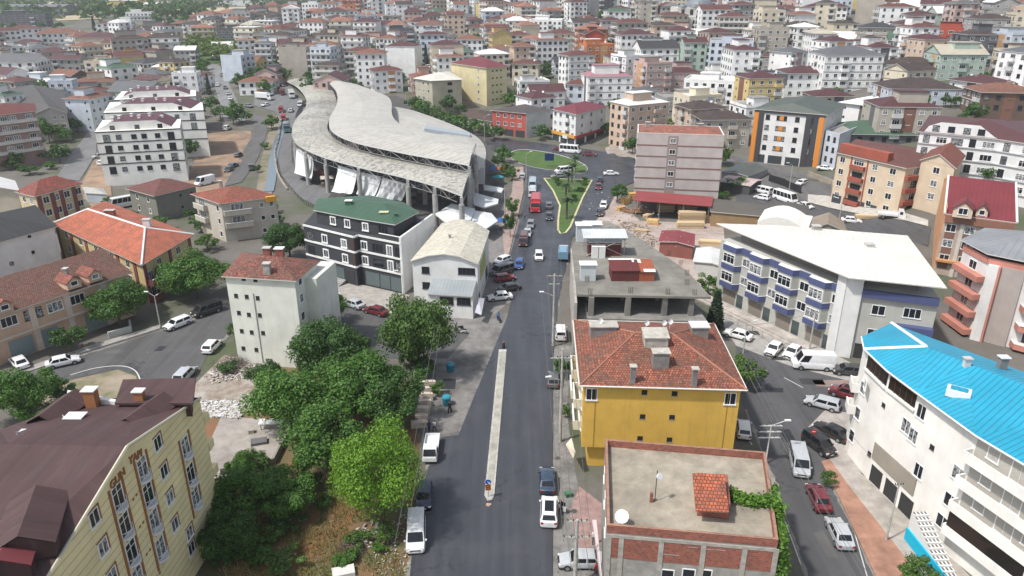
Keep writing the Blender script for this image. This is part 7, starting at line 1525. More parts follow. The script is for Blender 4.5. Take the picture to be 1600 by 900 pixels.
# vine over the brick house
vb = MB(); r = random.Random(8); vm = leafm((.09, .2, .025), .45); route = [P(1128, 765, 9.8), P(1150, 775, 9.8), P(1180, 782, 9.8), P(1203, 780, 9.8), P(1213, 800, 9.6), P(1222, 830, 9), P(1230, 850, 8)]
vt = thing('climbing_vine', 'lush green vine trailing over the brick parapet and down its right wall', 'vine', (*route[4], 9.2)); pts = []
L1 = BRK.fr[1][2]; 
for _ in range(9500):
    if r.random() < .3:
        i = r.randrange(4); p = Vector(route[i]).lerp(Vector(route[i + 1]), r.random()); q = Vector((p.x + r.gauss(0, .35), p.y + r.gauss(0, .3), 9.4 + abs(r.gauss(0, .3)) + (.4 if i > 2 else 0)))
    else:
        u = min(L1 * .62, abs(r.gauss(0, 1)) * L1 * .3); z = 9.9 - r.random() ** 1.0 * (9.2 - u * .55); x, y, _z = BRK.at(1, u, z, .25 + abs(r.gauss(0, .45)) * (.6 + .12 * (10 - z))); q = Vector((x, y, z))
    nn = Vector((r.gauss(.4, .8), r.gauss(-.2, .8), r.gauss(.6, .6))).normalized().to_track_quat('Z', 'Y'); s = r.uniform(.09, .2); vb.face([q + nn @ Vector(v) * s for v in ((-1, 0, 0), (0, -.8, 0), (1, 0, 0), (0, .8, 0))], vm)
vb.build('leaves', vm, vt); b = MB(); st0 = BRK.at(1, .8, 0, .4); b.tube(st0, BRK.at(1, .6, 9.4, .15), .07, .05, 6, bark); b.build('stem', bark, vt)
# ------------------------------------------------------------------ vehicles
tyre = plain((.018, .018, .018), .8, name='tyre'); rim = plain((.35, .35, .36), .3, .6, name='rim'); cg = plain((.012, .014, .017), .06, name='car_glass'); trim = plain((.02, .02, .022), .5, name='trim'); lampw = plain((.7, .7, .68), .15, name='headlight'); lampr = plain((.3, .015, .012), .3, name='taillight'); PAINT0 = carpaint((.7, .7, .7))
def wheel_mesh(r, w):
    b = MB(); b.tube((0, -w / 2, 0), (0, w / 2, 0), r, r, 18, tyre); b.tube((0, -w / 2 - .012, 0), (0, w / 2 + .012, 0), r * .62, r * .62, 14, rim); return b.mesh('wheel')
def loft(b, secs, m):
    """secs: (x, [(y, z)...]) closed rings"""
    n = len(secs[0][1])
    for (x0, r0), (x1, r1) in zip(secs, secs[1:]):
        for i in range(n): j = (i + 1) % n; b.face([(x0, *r0[i]), (x0, *r0[j]), (x1, *r1[j]), (x1, *r1[i])], m)
    b.face([(secs[0][0], *p) for p in reversed(secs[0][1])], m); b.face([(secs[-1][0], *p) for p in secs[-1][1]], m)
CAR = {   # length, width, height, belt, nose drop, (roof rear x, roof front x, glass rear base x, glass front base x) as fractions from rear 0 to front 1, wheel r
 'sedan': (4.6, 1.8, 1.45, .93, .22, (.24, .60, .12, .74), .32), 'hatch': (4.1, 1.75, 1.5, .95, .2, (.10, .62, .02, .78), .31), 'suv': (4.5, 1.86, 1.68, 1.05, .15, (.10, .64, .03, .78), .36), 'estate': (4.5, 1.78, 1.5, .95, .22, (.07, .62, .01, .76), .32),
 'minivan': (4.4, 1.82, 1.82, 1.05, .2, (.03, .66, .0, .82), .33), 'van': (5.1, 1.92, 1.98, 1.1, .2, (.02, .74, .0, .88), .34), 'bigvan': (5.9, 2.05, 2.6, 1.25, .2, (.01, .77, .0, .9), .36), 'microbus': (7.2, 2.2, 2.8, 1.3, .15, (.01, .86, .0, .96), .4)}
def build_car(kind):
    L, Wd, H, bt, drop, (rr, rf, br, bf), wr = CAR[kind]; X = lambda f: (f - .5) * L; w = Wd / 2; t = thing('car', 'x', 'car'); b = MB()
    def ring(k, zt, zl=.26): return [(-w * k * .9, zl), (-w * k, zl + .14), (-w * k, zt - .22), (-w * k * .93, zt), (w * k * .93, zt), (w * k, zt - .22), (w * k, zl + .14), (w * k * .9, zl)]
    loft(b, [(X(0), ring(.86, bt - .12, .34)), (X(.03), ring(.95, bt - .02)), (X(.14), ring(1, bt)), (X(bf - .02), ring(1, bt)), (X(bf + .06 if bf < .9 else .95), ring(.98, bt - .05)), (X(.965), ring(.93, bt - drop)), (X(1), ring(.8, bt - drop - .22, .34))], PAINT0)
    wb, wt = w * .93, w * .78 if kind not in ('bigvan', 'van', 'microbus') else w * .86; zb_, zr_ = bt - .02, H
    A = [(X(br), -wb, zb_), (X(bf), -wb, zb_), (X(bf), wb, zb_), (X(br), wb, zb_)]; T = [(X(rr), -wt, zr_ - .04), (X(rf), -wt, zr_ - .02), (X(rf), wt, zr_ - .02), (X(rr), wt, zr_ - .04)]
    for i in range(4): j = (i + 1) % 4; b.face([A[i], A[j], T[j], T[i]], PAINT0)
    m0, m1 = (X(rr + (rf - rr) * .25), 0, zr_ + .02), (X(rr + (rf - rr) * .8), 0, zr_ + .03); b.face([T[0], T[1], m1, m0], PAINT0); b.face([T[1], T[2], m1], PAINT0); b.face([T[2], T[3], m0, m1], PAINT0); b.face([T[3], T[0], m0], PAINT0)
    wxs = (X(.19 if L < 5.5 else .2), X(.81))
    for wx in wxs:
        for s in (-1, 1): b.tube((wx, s * (w - .16), wr), (wx, s * (w + .008), wr), wr * 1.17, wr * 1.17, 18, trim)
    b.box(X(.02), X(.98), -w * .9, w * .9, .2, .3, trim); o = obj('body', b.mesh('body', weld=True), t)
    bv = bmesh.new(); bv.from_mesh(o.data); ed = [e for e in bv.edges if len(e.link_faces) == 2 and e.calc_face_angle(0) > .35 and all(f.material_index == 0 for f in e.link_faces)]; bmesh.ops.bevel(bv, geom=ed, offset=.035, segments=2, profile=.6, affect='EDGES', clamp_overlap=True); bv.to_mesh(o.data); bv.free()
    for p in o.data.polygons: p.use_smooth = True
    try: o.data.set_sharp_from_angle(angle=math.radians(38))
    except Exception: pass
    def quad(name, p, f0, f1, g0, g1, off=.022):
        P0, P1, P2, P3 = [Vector(v) for v in p]; q = []
        for f, g in ((f0, g0), (f1, g0), (f1, g1), (f0, g1)): q.append(P0.lerp(P1, f).lerp(P3.lerp(P2, f), g))
        nn = (q[1] - q[0]).cross(q[3] - q[0]).normalized() * off; m = MB(); m.face([v + nn for v in q], cg); m.face([v + nn * .2 for v in q][::-1], cg)
        for i in range(4): m.face([q[i] + nn * .2, q[(i + 1) % 4] + nn * .2, q[(i + 1) % 4] + nn, q[i] + nn], cg)
        obj(name, m.mesh(name), t)
    quad('windscreen', (A[1], A[2], T[2], T[1]), .06, .94, .08, .9); quad('rear_window', (A[3], A[0], T[0], T[3]), .1, .9, .25 if kind in ('van', 'minivan', 'bigvan') else .12, .88)
    spl = {'bigvan': ((.74, .96),), 'van': ((.05, .3), (.34, .66), (.71, .97)), 'microbus': ((.04, .2), (.22, .4), (.42, .6), (.62, .78), (.8, .97))}.get(kind, ((.07, .45), (.5, .93)))
    for f0, f1 in spl: quad('side_window', (A[0], A[1], T[1], T[0]), f0, f1, .12, .86); quad('side_window', (A[2], A[3], T[3], T[2]), 1 - f1, 1 - f0, .12, .86)
    wm = wheel_mesh(wr, .2)
    for wx in wxs:
        for s in (-1, 1): obj('wheel', wm, t, (wx, s * (w - .09), wr))
    for s in (-1, 1):
        m = MB(); m.box(X(.945), X(.992), s * w * .72 - .17, s * w * .72 + .17, bt - drop - .2, bt - drop - .04, lampw); obj('headlight', m.mesh('headlight'), t)
        m = MB(); m.box(X(-.004), X(.02), s * w * .74 - .14, s * w * .74 + .14, bt - .32, bt - .1, lampr); obj('taillight', m.mesh('taillight'), t)
        m = MB(); m.box(X(bf) - .35, X(bf) - .2, s * w - (.02 if s > 0 else .16), s * w + (.16 if s > 0 else .02), bt - .02, bt + .13, PAINT0); obj('wing_mirror', m.mesh('wing_mirror'), t)
    m = MB(); m.box(X(1) - .05, X(1) + .012, -.26, .26, .42, .53, lampw); obj('number_plate', m.mesh('number_plate'), t)
    m = MB(); m.box(X(1) - .14, X(1) + .01, -w * .55, w * .55, .56, .7, trim); obj('grille', m.mesh('grille'), t)
    if kind == 'suv': m = MB(); m.box(X(.2), X(.58), -w * .5, w * .5, H + .005, H + .035, cg); obj('sunroof', m.mesh('sunroof'), t)
    return t
def build_truck(kind):
    t = thing('lorry', 'x', 'lorry'); L, Wd, Hc, Hb = {'lorry': (8.5, 2.5, 2.7, 3.2), 'light': (5.6, 2.0, 2.1, 2.3), 'pickup': (4.9, 1.75, 1.95, 1.35), 'flatbed': (5.8, 2.0, 2.2, 1.3)}[kind]; w = Wd / 2; cl = 1.9 if kind == 'lorry' else 1.6
    b = MB(); fr = L / 2; ring = lambda k, z1, z0=.5: [(-w * k, z0), (-w * k, z1 * .55), (-w * k * .9, z1), (w * k * .9, z1), (w * k, z1 * .55), (w * k, z0)]
    loft(b, [(fr - cl, ring(1, Hc)), (fr - .6, ring(1, Hc)), (fr - .12, ring(.98, Hc * .62)), (fr, ring(.94, Hc * .5))], PAINT0); obj('cab', b.mesh('cab'), t)
    m = MB(); m.face([(fr - .58, -w * .8, Hc * .93), (fr - .1, -w * .86, Hc * .62), (fr - .1, w * .86, Hc * .62), (fr - .58, w * .8, Hc * .93)], cg); o = obj('windscreen', m.mesh('windscreen'), t, (.05, 0, .03))
    for s in (-1, 1): m = MB(); m.box(fr - cl + .25, fr - .75, s * (w - .03) - .04, s * (w - .03) + .04, Hc * .58, Hc * .86, cg); obj('side_window', m.mesh('side_window'), t)
    m = MB(); x0, x1 = -L / 2, fr - cl - .08; z0 = 1.0 if kind == 'lorry' else .75
    if kind in ('lorry', 'light'): m.box(x0, x1, -w, w, z0, Hb - .25, PAINT0); loft(m, [(x0, [(-w, Hb - .25), (-w * .7, Hb), (w * .7, Hb), (w, Hb - .25)]), (x1, [(-w, Hb - .25), (-w * .7, Hb), (w * .7, Hb), (w, Hb - .25)])], PAINT0); obj('cargo_box', m.mesh('cargo_box'), t)
    else:
        m.box(x0, x1, -w, w, z0, z0 + .12, PAINT0)
        for a, c, d, e in ((x0, x0 + .06, -w, w), (x1 - .06, x1, -w, w), (x0 + .06, x1 - .06, -w, -w + .06), (x0 + .06, x1 - .06, w - .06, w)): m.box(a, c, d, e, z0 + .12, z0 + .5, PAINT0)
        obj('cargo_bed', m.mesh('cargo_bed'), t)
    m = MB(); m.box(-L / 2 + .2, fr - .3, -w * .45, w * .45, .45, z0 - .01, trim); obj('chassis', m.mesh('chassis'), t); r = .48 if kind == 'lorry' else .34; wm = wheel_mesh(r, .28)
    for wx in (-L / 2 + L * .2, fr - cl * .55) + ((-L / 2 + L * .34,) if kind == 'lorry' else ()):
        for s in (-1, 1): obj('wheel', wm, t, (wx, s * (w - .16), r))
    for s in (-1, 1): m = MB(); m.box(fr - .04, fr + .01, s * w * .74 - .15, s * w * .74 + .15, .6, .78, lampw); obj('headlight', m.mesh('headlight'), t)
    return t
PROT = {}
def vehicle(kind, px, py, fx, fy, col, label, cat=None, group=None, box=None):
    if kind not in PROT:
        o = (build_car if kind in CAR else build_truck)(kind); note_kids(o); PROT[kind] = [o, False]
    o, used = PROT[kind]
    if used: c = copy_tree(o)
    else: c = o; PROT[kind][1] = True
    z = .75; x, y = P(px, py, z); zt = terrain(x, y)
    if zt > .05: x, y, _ = G(px, py + 1); zt = terrain(x, y)
    zt += .015; fx_, fy_ = P(px + (fx - px), py + (fy - py), z); c.location = (x, y, zt); c.rotation_euler = (0, 0, math.atan2(fy_ - P(px, py, z)[1], fx_ - P(px, py, z)[0]))
    nm = {'van': 'passenger_van', 'bigvan': 'panel_van', 'microbus': 'minibus', 'lorry': 'lorry', 'light': 'light_truck', 'pickup': 'pickup_truck', 'flatbed': 'flatbed_truck', 'minivan': 'minivan'}.get(kind, 'parked_car'); old = c.name; c.name = nm
    if not used: KIDS[c.name] = KIDS.pop(old); KIDS[c.name] = KIDS.get(c.name) or list(c.children)
    tag(c, label, cat or {'passenger_van': 'van', 'panel_van': 'van', 'minibus': 'minibus', 'lorry': 'lorry', 'light_truck': 'truck', 'pickup_truck': 'truck', 'flatbed_truck': 'truck', 'minivan': 'van'}.get(nm, 'car'), group or 'vehicles on the streets')
    m = carpaint(col); mb = carpaint(box) if box else m
    for o2 in bpy.data.objects[c.name].children if False else KIDS_OF(c):
        if o2.type == 'MESH' and o2.data and o2.name.split('.')[0] in ('body', 'cab', 'cargo_box', 'cargo_bed', 'wing_mirror'):
            mm = mb if o2.name.startswith('cargo') else m
            for s in range(len(o2.material_slots)):
                if o2.data.materials[s] == PAINT0: o2.material_slots[s].link = 'OBJECT'; o2.material_slots[s].material = mm
    return c
def KIDS_OF(c): return list(c.children)
WH, SV, BK, GY, RD, DR, BL, NV = (.72, .73, .73), (.42, .44, .46), (.012, .012, .014), (.1, .105, .11), (.4, .02, .02), (.13, .01, .018), (.02, .07, .25), (.015, .03, .06)
CL = '''van 650 832 648 880 W|white passenger van facing the camera, lowest on the left road edge
hatch 663 773 661 800 N|navy hatchback parked between the white van and the white pickup
pickup 674 700 671 720 W|white pickup with loaded bed parked beside the lime tree
sedan 855 748 854 720 n|dark blue sedan parked right in front of the white crossover
suv 858 797 859 760 W|white crossover with black roof glass and open door by the wires
sedan 909 873 880 873 S|silver sedan parked across the gravel at the bottom
hatch 865 591 866 570 g|dark grey car parked under the little tree by the yellow building
minivan 876 519 875 500 W|white minivan parked at the foot of the concrete pole
hatch 842 399 843 420 W|white hatchback driving down the middle of the wet road
hatch 811 412 809 425 B|bright blue hatchback at the left kerb beside the workshop
hatch 785 406 770 412 W|small white car behind the workshop, nose towards the hall
van 784 422 765 428 g|dark grey van above the dark red car beside the workshop
hatch 789 433 810 430 R|dark red hatchback in the cluster beside the workshop
sedan 795 449 775 453 K|black sedan tucked behind the white sedan at the workshop corner
sedan 781 462 760 464 W|white sedan parked sideways on the paving at the workshop corner
hatch 816 274 817 262 S|silver car at the kerb where the left street meets the roundabout
sedan 858 320 858 305 g|dark grey sedan on the road, farther of two beside the red lorry
sedan 858 337 858 350 k|charcoal sedan on the road, nearer of two beside the red lorry
hatch 829 350 826 362 G|grey hatchback in the kerb queue right behind the red lorry
sedan 824 363 822 375 S|silver sedan in the kerb queue above the little dark truck
hatch 937 280 938 268 b|dark blue car waiting just above the dark red one
hatch 935 291 934 305 D|dark red car descending beside the triangle island
hatch 943 320 940 332 W|white car parked on the right above the timber yard pavement
hatch 937 331 935 342 k|charcoal car parked right below the white one by the timber yard
sedan 955 270 975 270 W|white sedan crossing towards the striped tower
van 880 266 862 268 W|white van driving round the roundabout foot
sedan 872 274 855 275 G|grey sedan between the white van and the triangle island
microbus 891 238 915 240 W|white minibus passing behind the roundabout
hatch 873 234 860 233 D|maroon car left of the white minibus behind the roundabout
suv 921 243 940 244 D|maroon off-roader right of the white minibus
suv 966 201 945 199 W|white off-roader parked below the dry field
hatch 1252 288 1240 292 W|lone white car in the empty car park
sedan 1289 265 1305 267 W|white car before the orange panelled flats
microbus 1226 314 1250 322 W|long white camper bus at the car park edge
sedan 1258 324 1270 328 W|white sedan touching the rear of the camper bus
sedan 1330 347 1350 349 W|white sedan on the back street behind the cream-white roof
hatch 1157 290 1140 288 W|white car under the trees beside the pink stall roof
van 1192 301 1180 298 W|white van on the back street left of the camper bus
hatch 1190 311 1175 308 W|white hatchback below the white van on the back street
sedan 1153 521 1130 515 W|white sedan with black roof next to the conical dark tree
sedan 1210 543 1201 552 W|left one of two white sedans before the banded bays
sedan 1239 548 1230 556 W|right one of two white sedans before the banded bays
bigvan 1270 568 1235 566 W|long white panel van at the foot of the white corner pillar
hatch 1325 577 1305 575 k|grey hatchback nose to tail with the long panel van
estate 1285 628 1262 622 S|silver estate car driving across the street junction
suv 1323 613 1300 606 D|dark maroon off-roader half hidden by the turquoise roofed block
sedan 1300 672 1280 662 K|black sedan against the turquoise roofed block
minivan 1280 693 1306 712 K|black minivan parked slanting beside the silver passenger van
van 1249 721 1256 750 S|silver passenger van parked at the orange pavement end
sedan 1279 775 1270 755 D|dark red sedan parked between silver van and silver coupe
sedan 1312 830 1300 805 S|silver coupe parked lowest on the right street
hatch 1162 668 1160 650 W|white car peeping out right of the yellow building
sedan 29 564 18 553 W|white sedan parked nose-in at the left terrace forecourt
sedan 98 563 130 556 W|white sedan at the kerb below the terrace steps
estate 277 504 262 510 W|white people carrier parked by the lamp post
van 323 484 305 490 K|black van in the shade under the large dark tree
hatch 331 539 340 530 W|white hatchback parked beside the blank-walled block verge
estate 289 583 298 574 S|white estate car parked above the dark penthouse roof
minivan 517 458 530 464 W|white van at the right corner of the blank-walled block
sedan 552 473 540 469 S|silver sedan parked before the charcoal block steps
sedan 587 484 572 480 D|dark red sedan parked behind the silver one at the forecourt
microbus 193 319 172 323 W|white minibus in the yard behind the orange roof
bigvan 320 285 308 288 W|white high van beside the white slabs
sedan 364 258 373 254 n|dark blue car on the riverside road, upper of two
hatch 357 264 350 269 k|charcoal car on the riverside road, lower of two
pickup 393 261 393 275 g|grey pickup on the riverside road at the frame of trees
hatch 373 244 380 240 K|black small car at the dirt lot edge
sedan 94 243 105 242 W|white car before the pinkish flats
hatch 160 256 168 252 W|white car beside the white slabs' left corner
hatch 340 134 342 145 W|white car in the middle of the avenue
sedan 357 147 359 155 S|silver car parked on the avenue right side, topmost
hatch 360 155 362 163 W|white car parked on the avenue right side, second from top
sedan 362 163 364 171 W|white car parked on the avenue right side, third from top
van 365 172 367 182 W|white van parked last on the avenue right side
hatch 347 118 349 126 G|grey car at the top of the avenue
hatch 352 138 354 146 g|dark car high on the avenue
sedan 415 165 405 167 W|white car among the lorries of the truck park
hatch 455 174 462 168 S|silver car close to the hall's left tarpaulin
minivan 482 277 478 268 W|white van parked under the hall corner tarpaulin
hatch 1418 900 1420 880 G|x'''
CC = dict(W=WH, S=SV, K=BK, g=GY, G=(.2, .21, .22), k=(.035, .037, .04), R=(.2, .015, .025), D=DR, B=BL, b=NV, N=NV, n=(.02, .045, .085))
for ln in CL.split('\n')[:-1]:
    a, lb = ln.split('|'); kd, px, py, fx, fy, cc_ = a.split(); vehicle(kd, float(px), float(py), float(fx), float(fy), CC[cc_], lb)
for c_ in COL.objects:
    if c_.get('label', '').startswith('white crossover'):
        b = MB(); b.box(-.95, 0, -.03, .03, .35, 1.0, carpaint(WH)); b.box(-.9, -.1, -.02, .02, 1.0, 1.5, cg); d_ = obj('door', b.mesh('door'), c_, (.75, -.93, 0), math.radians(60)); break
vehicle('light', 880, 398, 881, 380, (.5, .5, .48), 'small truck with pale blue tarpaulin cover beside the bare slab', box=(.16, .3, .42))
vehicle('lorry', 837, 322, 835, 345, (.45, .02, .03), 'bright red lorry in the kerb queue', box=(.4, .02, .035))
vehicle('microbus', 832, 291, 831, 303, (.35, .42, .46), 'pale blue minibus behind the red lorry'); vehicle('light', 832, 302, 831, 312, (.6, .6, .6), 'white light truck squeezed between minibus and red lorry', box=(.5, .55, .58))
vehicle('light', 818, 376, 816, 390, (.08, .03, .03), 'small dark truck with red tailboard, nearest in the kerb queue', box=(.1, .05, .04)); vehicle('flatbed', 1392, 340, 1412, 342, WH, 'white flatbed truck loaded with planks on the back street')
for kd, px, py, fx, fy, c, bx, lb in (('lorry', 407, 133, 420, 134, DR, DR, 'maroon lorry at the rear of the truck park'), ('lorry', 424, 138, 440, 139, GY, (.3, .3, .3), 'grey lorry behind the blue one in the truck park'), ('lorry', 408, 145, 420, 146, BL, BL, 'blue lorry in the truck park'), ('lorry', 414, 155, 428, 156, WH, WH, 'white lorry in the truck park'), ('light', 441, 147, 449, 153, DR, (.25, .04, .04), 'maroon truck beside the hall'), ('lorry', 456, 151, 460, 160, WH, (.6, .62, .6), 'white tanker-like lorry beside the hall'),
     ('light', 439, 174, 441, 184, RD, (.25, .03, .03), 'red truck, upper of two near the stream'), ('light', 443, 187, 445, 197, (.5, .04, .06), (.35, .03, .05), 'red truck, lower of two near the stream'), ('lorry', 449, 204, 450, 216, (.08, .18, .2), (.1, .14, .15), 'teal lorry on the service road'), ('light', 470, 165, 465, 170, WH, (.5, .52, .52), 'white truck at the hall edge')):
    vehicle(kd, px, py, fx, fy, c, lb, box=bx)
cl_ = defaultdict(list)
for _ in range(900):
    Yv = R2.uniform(225, 480); Xv = R2.uniform(-.72, .72) * Yv; pp = proj(Xv, Yv, terrain(Xv, Yv) + .7)
    if not (5 < pp[0] < 1595) or not clear(Xv, Yv, 2.3): continue
    KC.append((Xv, Yv, 3, None)); c_ = R2.choice('WWWSGkKDn'); c = vehicle(R2.choice(['sedan', 'hatch', 'hatch', 'suv', 'minivan']), pp[0], pp[1], pp[0] + R2.choice([20, -20, 12]), pp[1] + R2.choice([-6, 3, 1]), CC[c_], 'x', 'car', 'cars parked between the hillside houses'); c.name = 'parked_car'; a_, pl = place_of(Xv, Yv); cl_[(dict(W='white', S='silver', G='grey', k='charcoal', K='black', D='dark red', n='dark blue')[c_], pl)].append((a_, c))
    if sum(map(len, cl_.values())) > 46: break
for (cn_, pl), l in cl_.items():
    l.sort(key=lambda t: t[0])
    for i, (_, c) in enumerate(l): c['label'] = f"{cn_} car parked among houses {pl}" + (f", {ORD[min(i, 16)] if i < len(l) - 1 or i == 0 else 'rightmost'}" if len(l) > 1 else '')
x, y = P(1388, 333, 1.2)
def plank_load(name, label, x, y, z, w, d, h, rz, n, cat='timber stack', group=None, cols=((.5, .33, .16), (.42, .27, .13), (.58, .42, .24))):
    t = thing(name, label, cat, (x, y, z), rz, group); b = MB(); r = random.Random(int(x * 7 + y)); lay = max(2, int(h / .32)); ms_ = [plain(c, .85, name='sawn_timber') for c in cols]
    for i in range(lay):
        z0 = i * h / lay; nn = max(2, int(d / .55))
        for j in range(nn): o = r.uniform(-.15, .15); b.box(-w / 2 + o, w / 2 + o, -d / 2 + j * d / nn + .02, -d / 2 + (j + 1) * d / nn - .02, z0 + .06, z0 + h / lay, ms_[r.randrange(3)])
        b.box(-w / 2 + .3, -w / 2 + .45, -d / 2, d / 2, z0 - .01, z0 + .055, bark); b.box(w / 2 - .45, w / 2 - .3, -d / 2, d / 2, z0 - .01, z0 + .055, bark)
    obj('planks', b.mesh('planks'), t); return t
plank_load('plank_load', 'long planks lying on the white flatbed truck', x, y, 1.25 + terrain(x, y), 4.2, 1.2, .6, -.1, 3)
for px, py, w, d, h, rz, lb in ((1080, 348, 6.2, 1.8, 2.8, 0, 'tallest neat timber stack in the middle of the yard'), (1078, 356, 6.2, 1.6, 1.5, 0, 'long pale timber stack in front of the tallest one'), (1112, 347, 3.4, 1.8, 1.6, 0, 'short pale timber stack right of the tallest one'), (1040, 330, 4, 2, 2, 0, 'timber stack in the shade of the red shed roof, left bay'), (1075, 332, 5, 2, 1.8, 0, 'timber stack in the shade of the red shed roof, right bay'), (976, 318, 1.8, 1.6, 1.4, .4, 'orange-yellow plank bundle by the round tree'), (988, 312, 1.8, 1.4, 1.8, .2, 'orange-yellow plank bundle against the tower foot'), (970, 329, 2.0, 1.2, 1.0, .5, 'low orange plank bundle nearest the pavement'), (1020, 350, 2.6, 1.6, 1.2, -.3, 'orange plank bundle at the corner of the bare slab'), (1012, 341, 2.2, 1.4, 1.0, .8, 'brown plank bundle by the log heap'),
       (1160, 335, 6, 1.4, 2.2, -.1, 'upright boards under the dark lean-to'), (1110, 382, 5, 2, .9, -.2, 'low stack of long boards behind the banded bays'), (1002, 362, 3, 1.4, .5, -.3, 'grey old boards piled beside the slab'), (1352, 356, 5, 1.4, .9, -.1, 'boards stacked on the roadside behind the white sedan')):
    x, y = P(px, py); plank_load('timber_stack', lb, x, y, terrain(x, y), w, d, h, rz, 3, group='timber stacks in the yard', cols=((.62, .36, .1), (.55, .3, .1), (.66, .45, .2)) if 'orange' in lb else ((.5, .36, .2), (.42, .3, .18), (.58, .45, .28)))
x0, y0 = P(992, 332); b = MB(); r = random.Random(3)
for i in range(46): b.tube((r.gauss(0, 1.9), r.gauss(0, 1.2), .2 + abs(r.gauss(0, .5))), (r.gauss(0, 1.9) + 2.2, r.gauss(0, .8) - 1.2, .2 + abs(r.gauss(0, .4))), .12, .1, 6, plain((.26, .15, .09), .9, name='log_bark'))
o = b.build('log_heap', None, None, off=(0, 0, 0)); o.location = (x0, y0, 0); tag(o, 'heap of rough brown logs between the plank bundles', 'log heap', kind='stuff')
# ------------------------------------------------------------------ poles, lamps, wires
pc = concrete((.4, .39, .36), 1.5, .3, 'pole_concrete'); lampm = plain((.7, .7, .68), .4); PT = {}
def pole(name, label, base, topy, r=.2, arms=(), lamp=None, m=None, h=None):
    x, y, z = (*P(*base), 0) if terrain(*P(*base)) < .05 else G(*base); h = h or hgt(x, y, z, topy); t = thing(name, label, 'street lamp' if 'lamp' in name else 'utility pole', (x, y, z)); b = MB(); b.tube((0, 0, -.3), (0, 0, h), r, r * .55, 10, m or pc); obj('pole', b.mesh('pole'), t)
    for (dz, w) in arms:
        b = MB(); b.box(-w, w, -.06, .06, h - dz - .06, h - dz + .06, m or pc)
        for k in (-.95, -.4, .4, .95): b.tube((k * w, 0, h - dz + .06), (k * w, 0, h - dz + .26), .05, n=6, m=trim)
        obj('crossarm', b.mesh('crossarm'), t)
    if lamp:
        dx, dy, dz = lamp; b = MB(); b.tube((0, 0, h - dz), (dx * .9, dy * .9, h - dz + .7), .045, n=6, m=m or pc); obj('arm', b.mesh('arm'), t); b = MB(); n = Vector((dx, dy, 0)).normalized(); c = Vector((dx, dy, h - dz + .72)); s = Vector((-n.y, n.x, 0)) * .13
        p = [c - n * .35 - s, c + n * .35 - s, c + n * .35 + s, c - n * .35 + s]; b.prism([(q.x, q.y) for q in p], c.z - .06, c.z + .07, lampm); obj('lamp_head', b.mesh('lamp_head'), t)
    PT[label] = (x, y, z, h); return (x, y, z + h)
p1 = pole('utility_pole', 'concrete utility pole with crossarm and lamp beside the white minivan', (864, 541), 428, .22, ((.3, 1.2), (1.6, .9)), (-1.9, 0, 3.6)); p2 = pole('utility_pole', 'concrete utility pole with one crossarm beside the yellow building', (875, 690), 545, .22, ((1.2, 1.4),), (-1.6, -.4, 4.2)); p3 = pole('utility_pole', 'thick round pole with brackets at the bottom beside the silver sedan', (898, 912), 812, .24, ((.2, .9), (2.0, 1.2)))
p0 = pole('utility_pole', 'slim pole at the market side pavement', (789, 345), 292, .16, ((.3, .6),)); pole('street_lamp', 'lamp post by the white people carrier on the left side road', (251, 512), 462, .12, lamp=(-1.3, .2, .1)); p5 = pole('utility_pole', 'wooden looking pole before the white corner pillar', (1264, 550), 486, .16, ((.2, .6),)); pole('street_lamp', 'lamp post before the banded bays next to the white sedan', (1161, 552), 508, .1, lamp=(1.4, .3, .1)); p6 = pole('utility_pole', 'thin pole on the back street behind the cream-white roof', (1311, 345), 310, .12)
pole('street_lamp', 'double lamp post at the left edge of the roundabout', (822, 298), 240, .13, lamp=(1.2, 0, .1)); pole('street_lamp', 'curved lamp post at the palms of the triangle island', (897, 297), 262, .12, lamp=(2.6, .5, .1)); pole('street_lamp', 'lamp post in the car park', (1232, 303), 258, .1, lamp=(-1.3, 0, .1)); pole('street_lamp', 'lamp post beside the avenue before the red shop', (757, 222), 182, .12, lamp=(1.6, 0, .1)); pole('street_lamp', 'lamp post with long arm behind the hall', (635, 165), 145, .12, lamp=(2, 0, .1)); pole('street_lamp', 'lamp post at the charcoal block forecourt', (631, 470), 428, .08, lamp=(-1.0, 0, .1)); pole('street_lamp', 'lamp post beside the tree left of the charcoal block', (437, 400), 374, .08, lamp=(-1.2, 0, .1)); p7 = pole('utility_pole', 'street side pole at the turquoise roofed block', (1384, 845), 757, .12, ((.1, .4),))
pole('utility_pole', 'pale lattice-topped pole in the middle of the right street junction', (1196, 724), 664, .1, ((.1, 1.3), (.9, 1.3), (1.7, 1.3)), (1.8, 0, .1), m=plain((.6, .6, .58)))
wmat = plain((.12, .12, .12), .5, name='cable')
def wire(a, c, sag, label, r=.022):
    a, c = Vector(a), Vector(c); pts = [a.lerp(c, i / 14) - Vector((0, 0, sag * 4 * (i / 14) * (1 - i / 14))) for i in range(15)]; b = MB(); b.path(pts, r, 4, wmat); o = b.build('overhead_wire', wmat, None, off=tuple(a)); o.location = a; tag(o, label, 'wire', 'overhead wires')
V3 = Vector
for k, dx in enumerate((-1.1, -.4, .4, 1.1)):
    d = V3((dx, 0, -.1)); s_ = ['outermost road side', 'second from the road', 'second from the houses', 'innermost house side'][k]
    wire(V3(p2) + d + V3((0, 0, -.9)), V3(p3) + d, .7, s_ + ' cable between the yellow building pole and the bottom pole'); wire(V3(p1) + d, V3(p2) + d + V3((0, 0, -.9)), .6, s_ + ' cable between the minivan pole and the yellow building pole'); wire(V3(p3) + d, V3(p3) + d + V3((.6, -26, 1.5)), .5, s_ + ' cable leaving the frame at the bottom')
    if k in (0, 3): wire(V3(p1) + d, V3((p1[0] + 3, p1[1] + 45, 9)), .8, s_ + ' cable running from the minivan pole towards the triangle island')
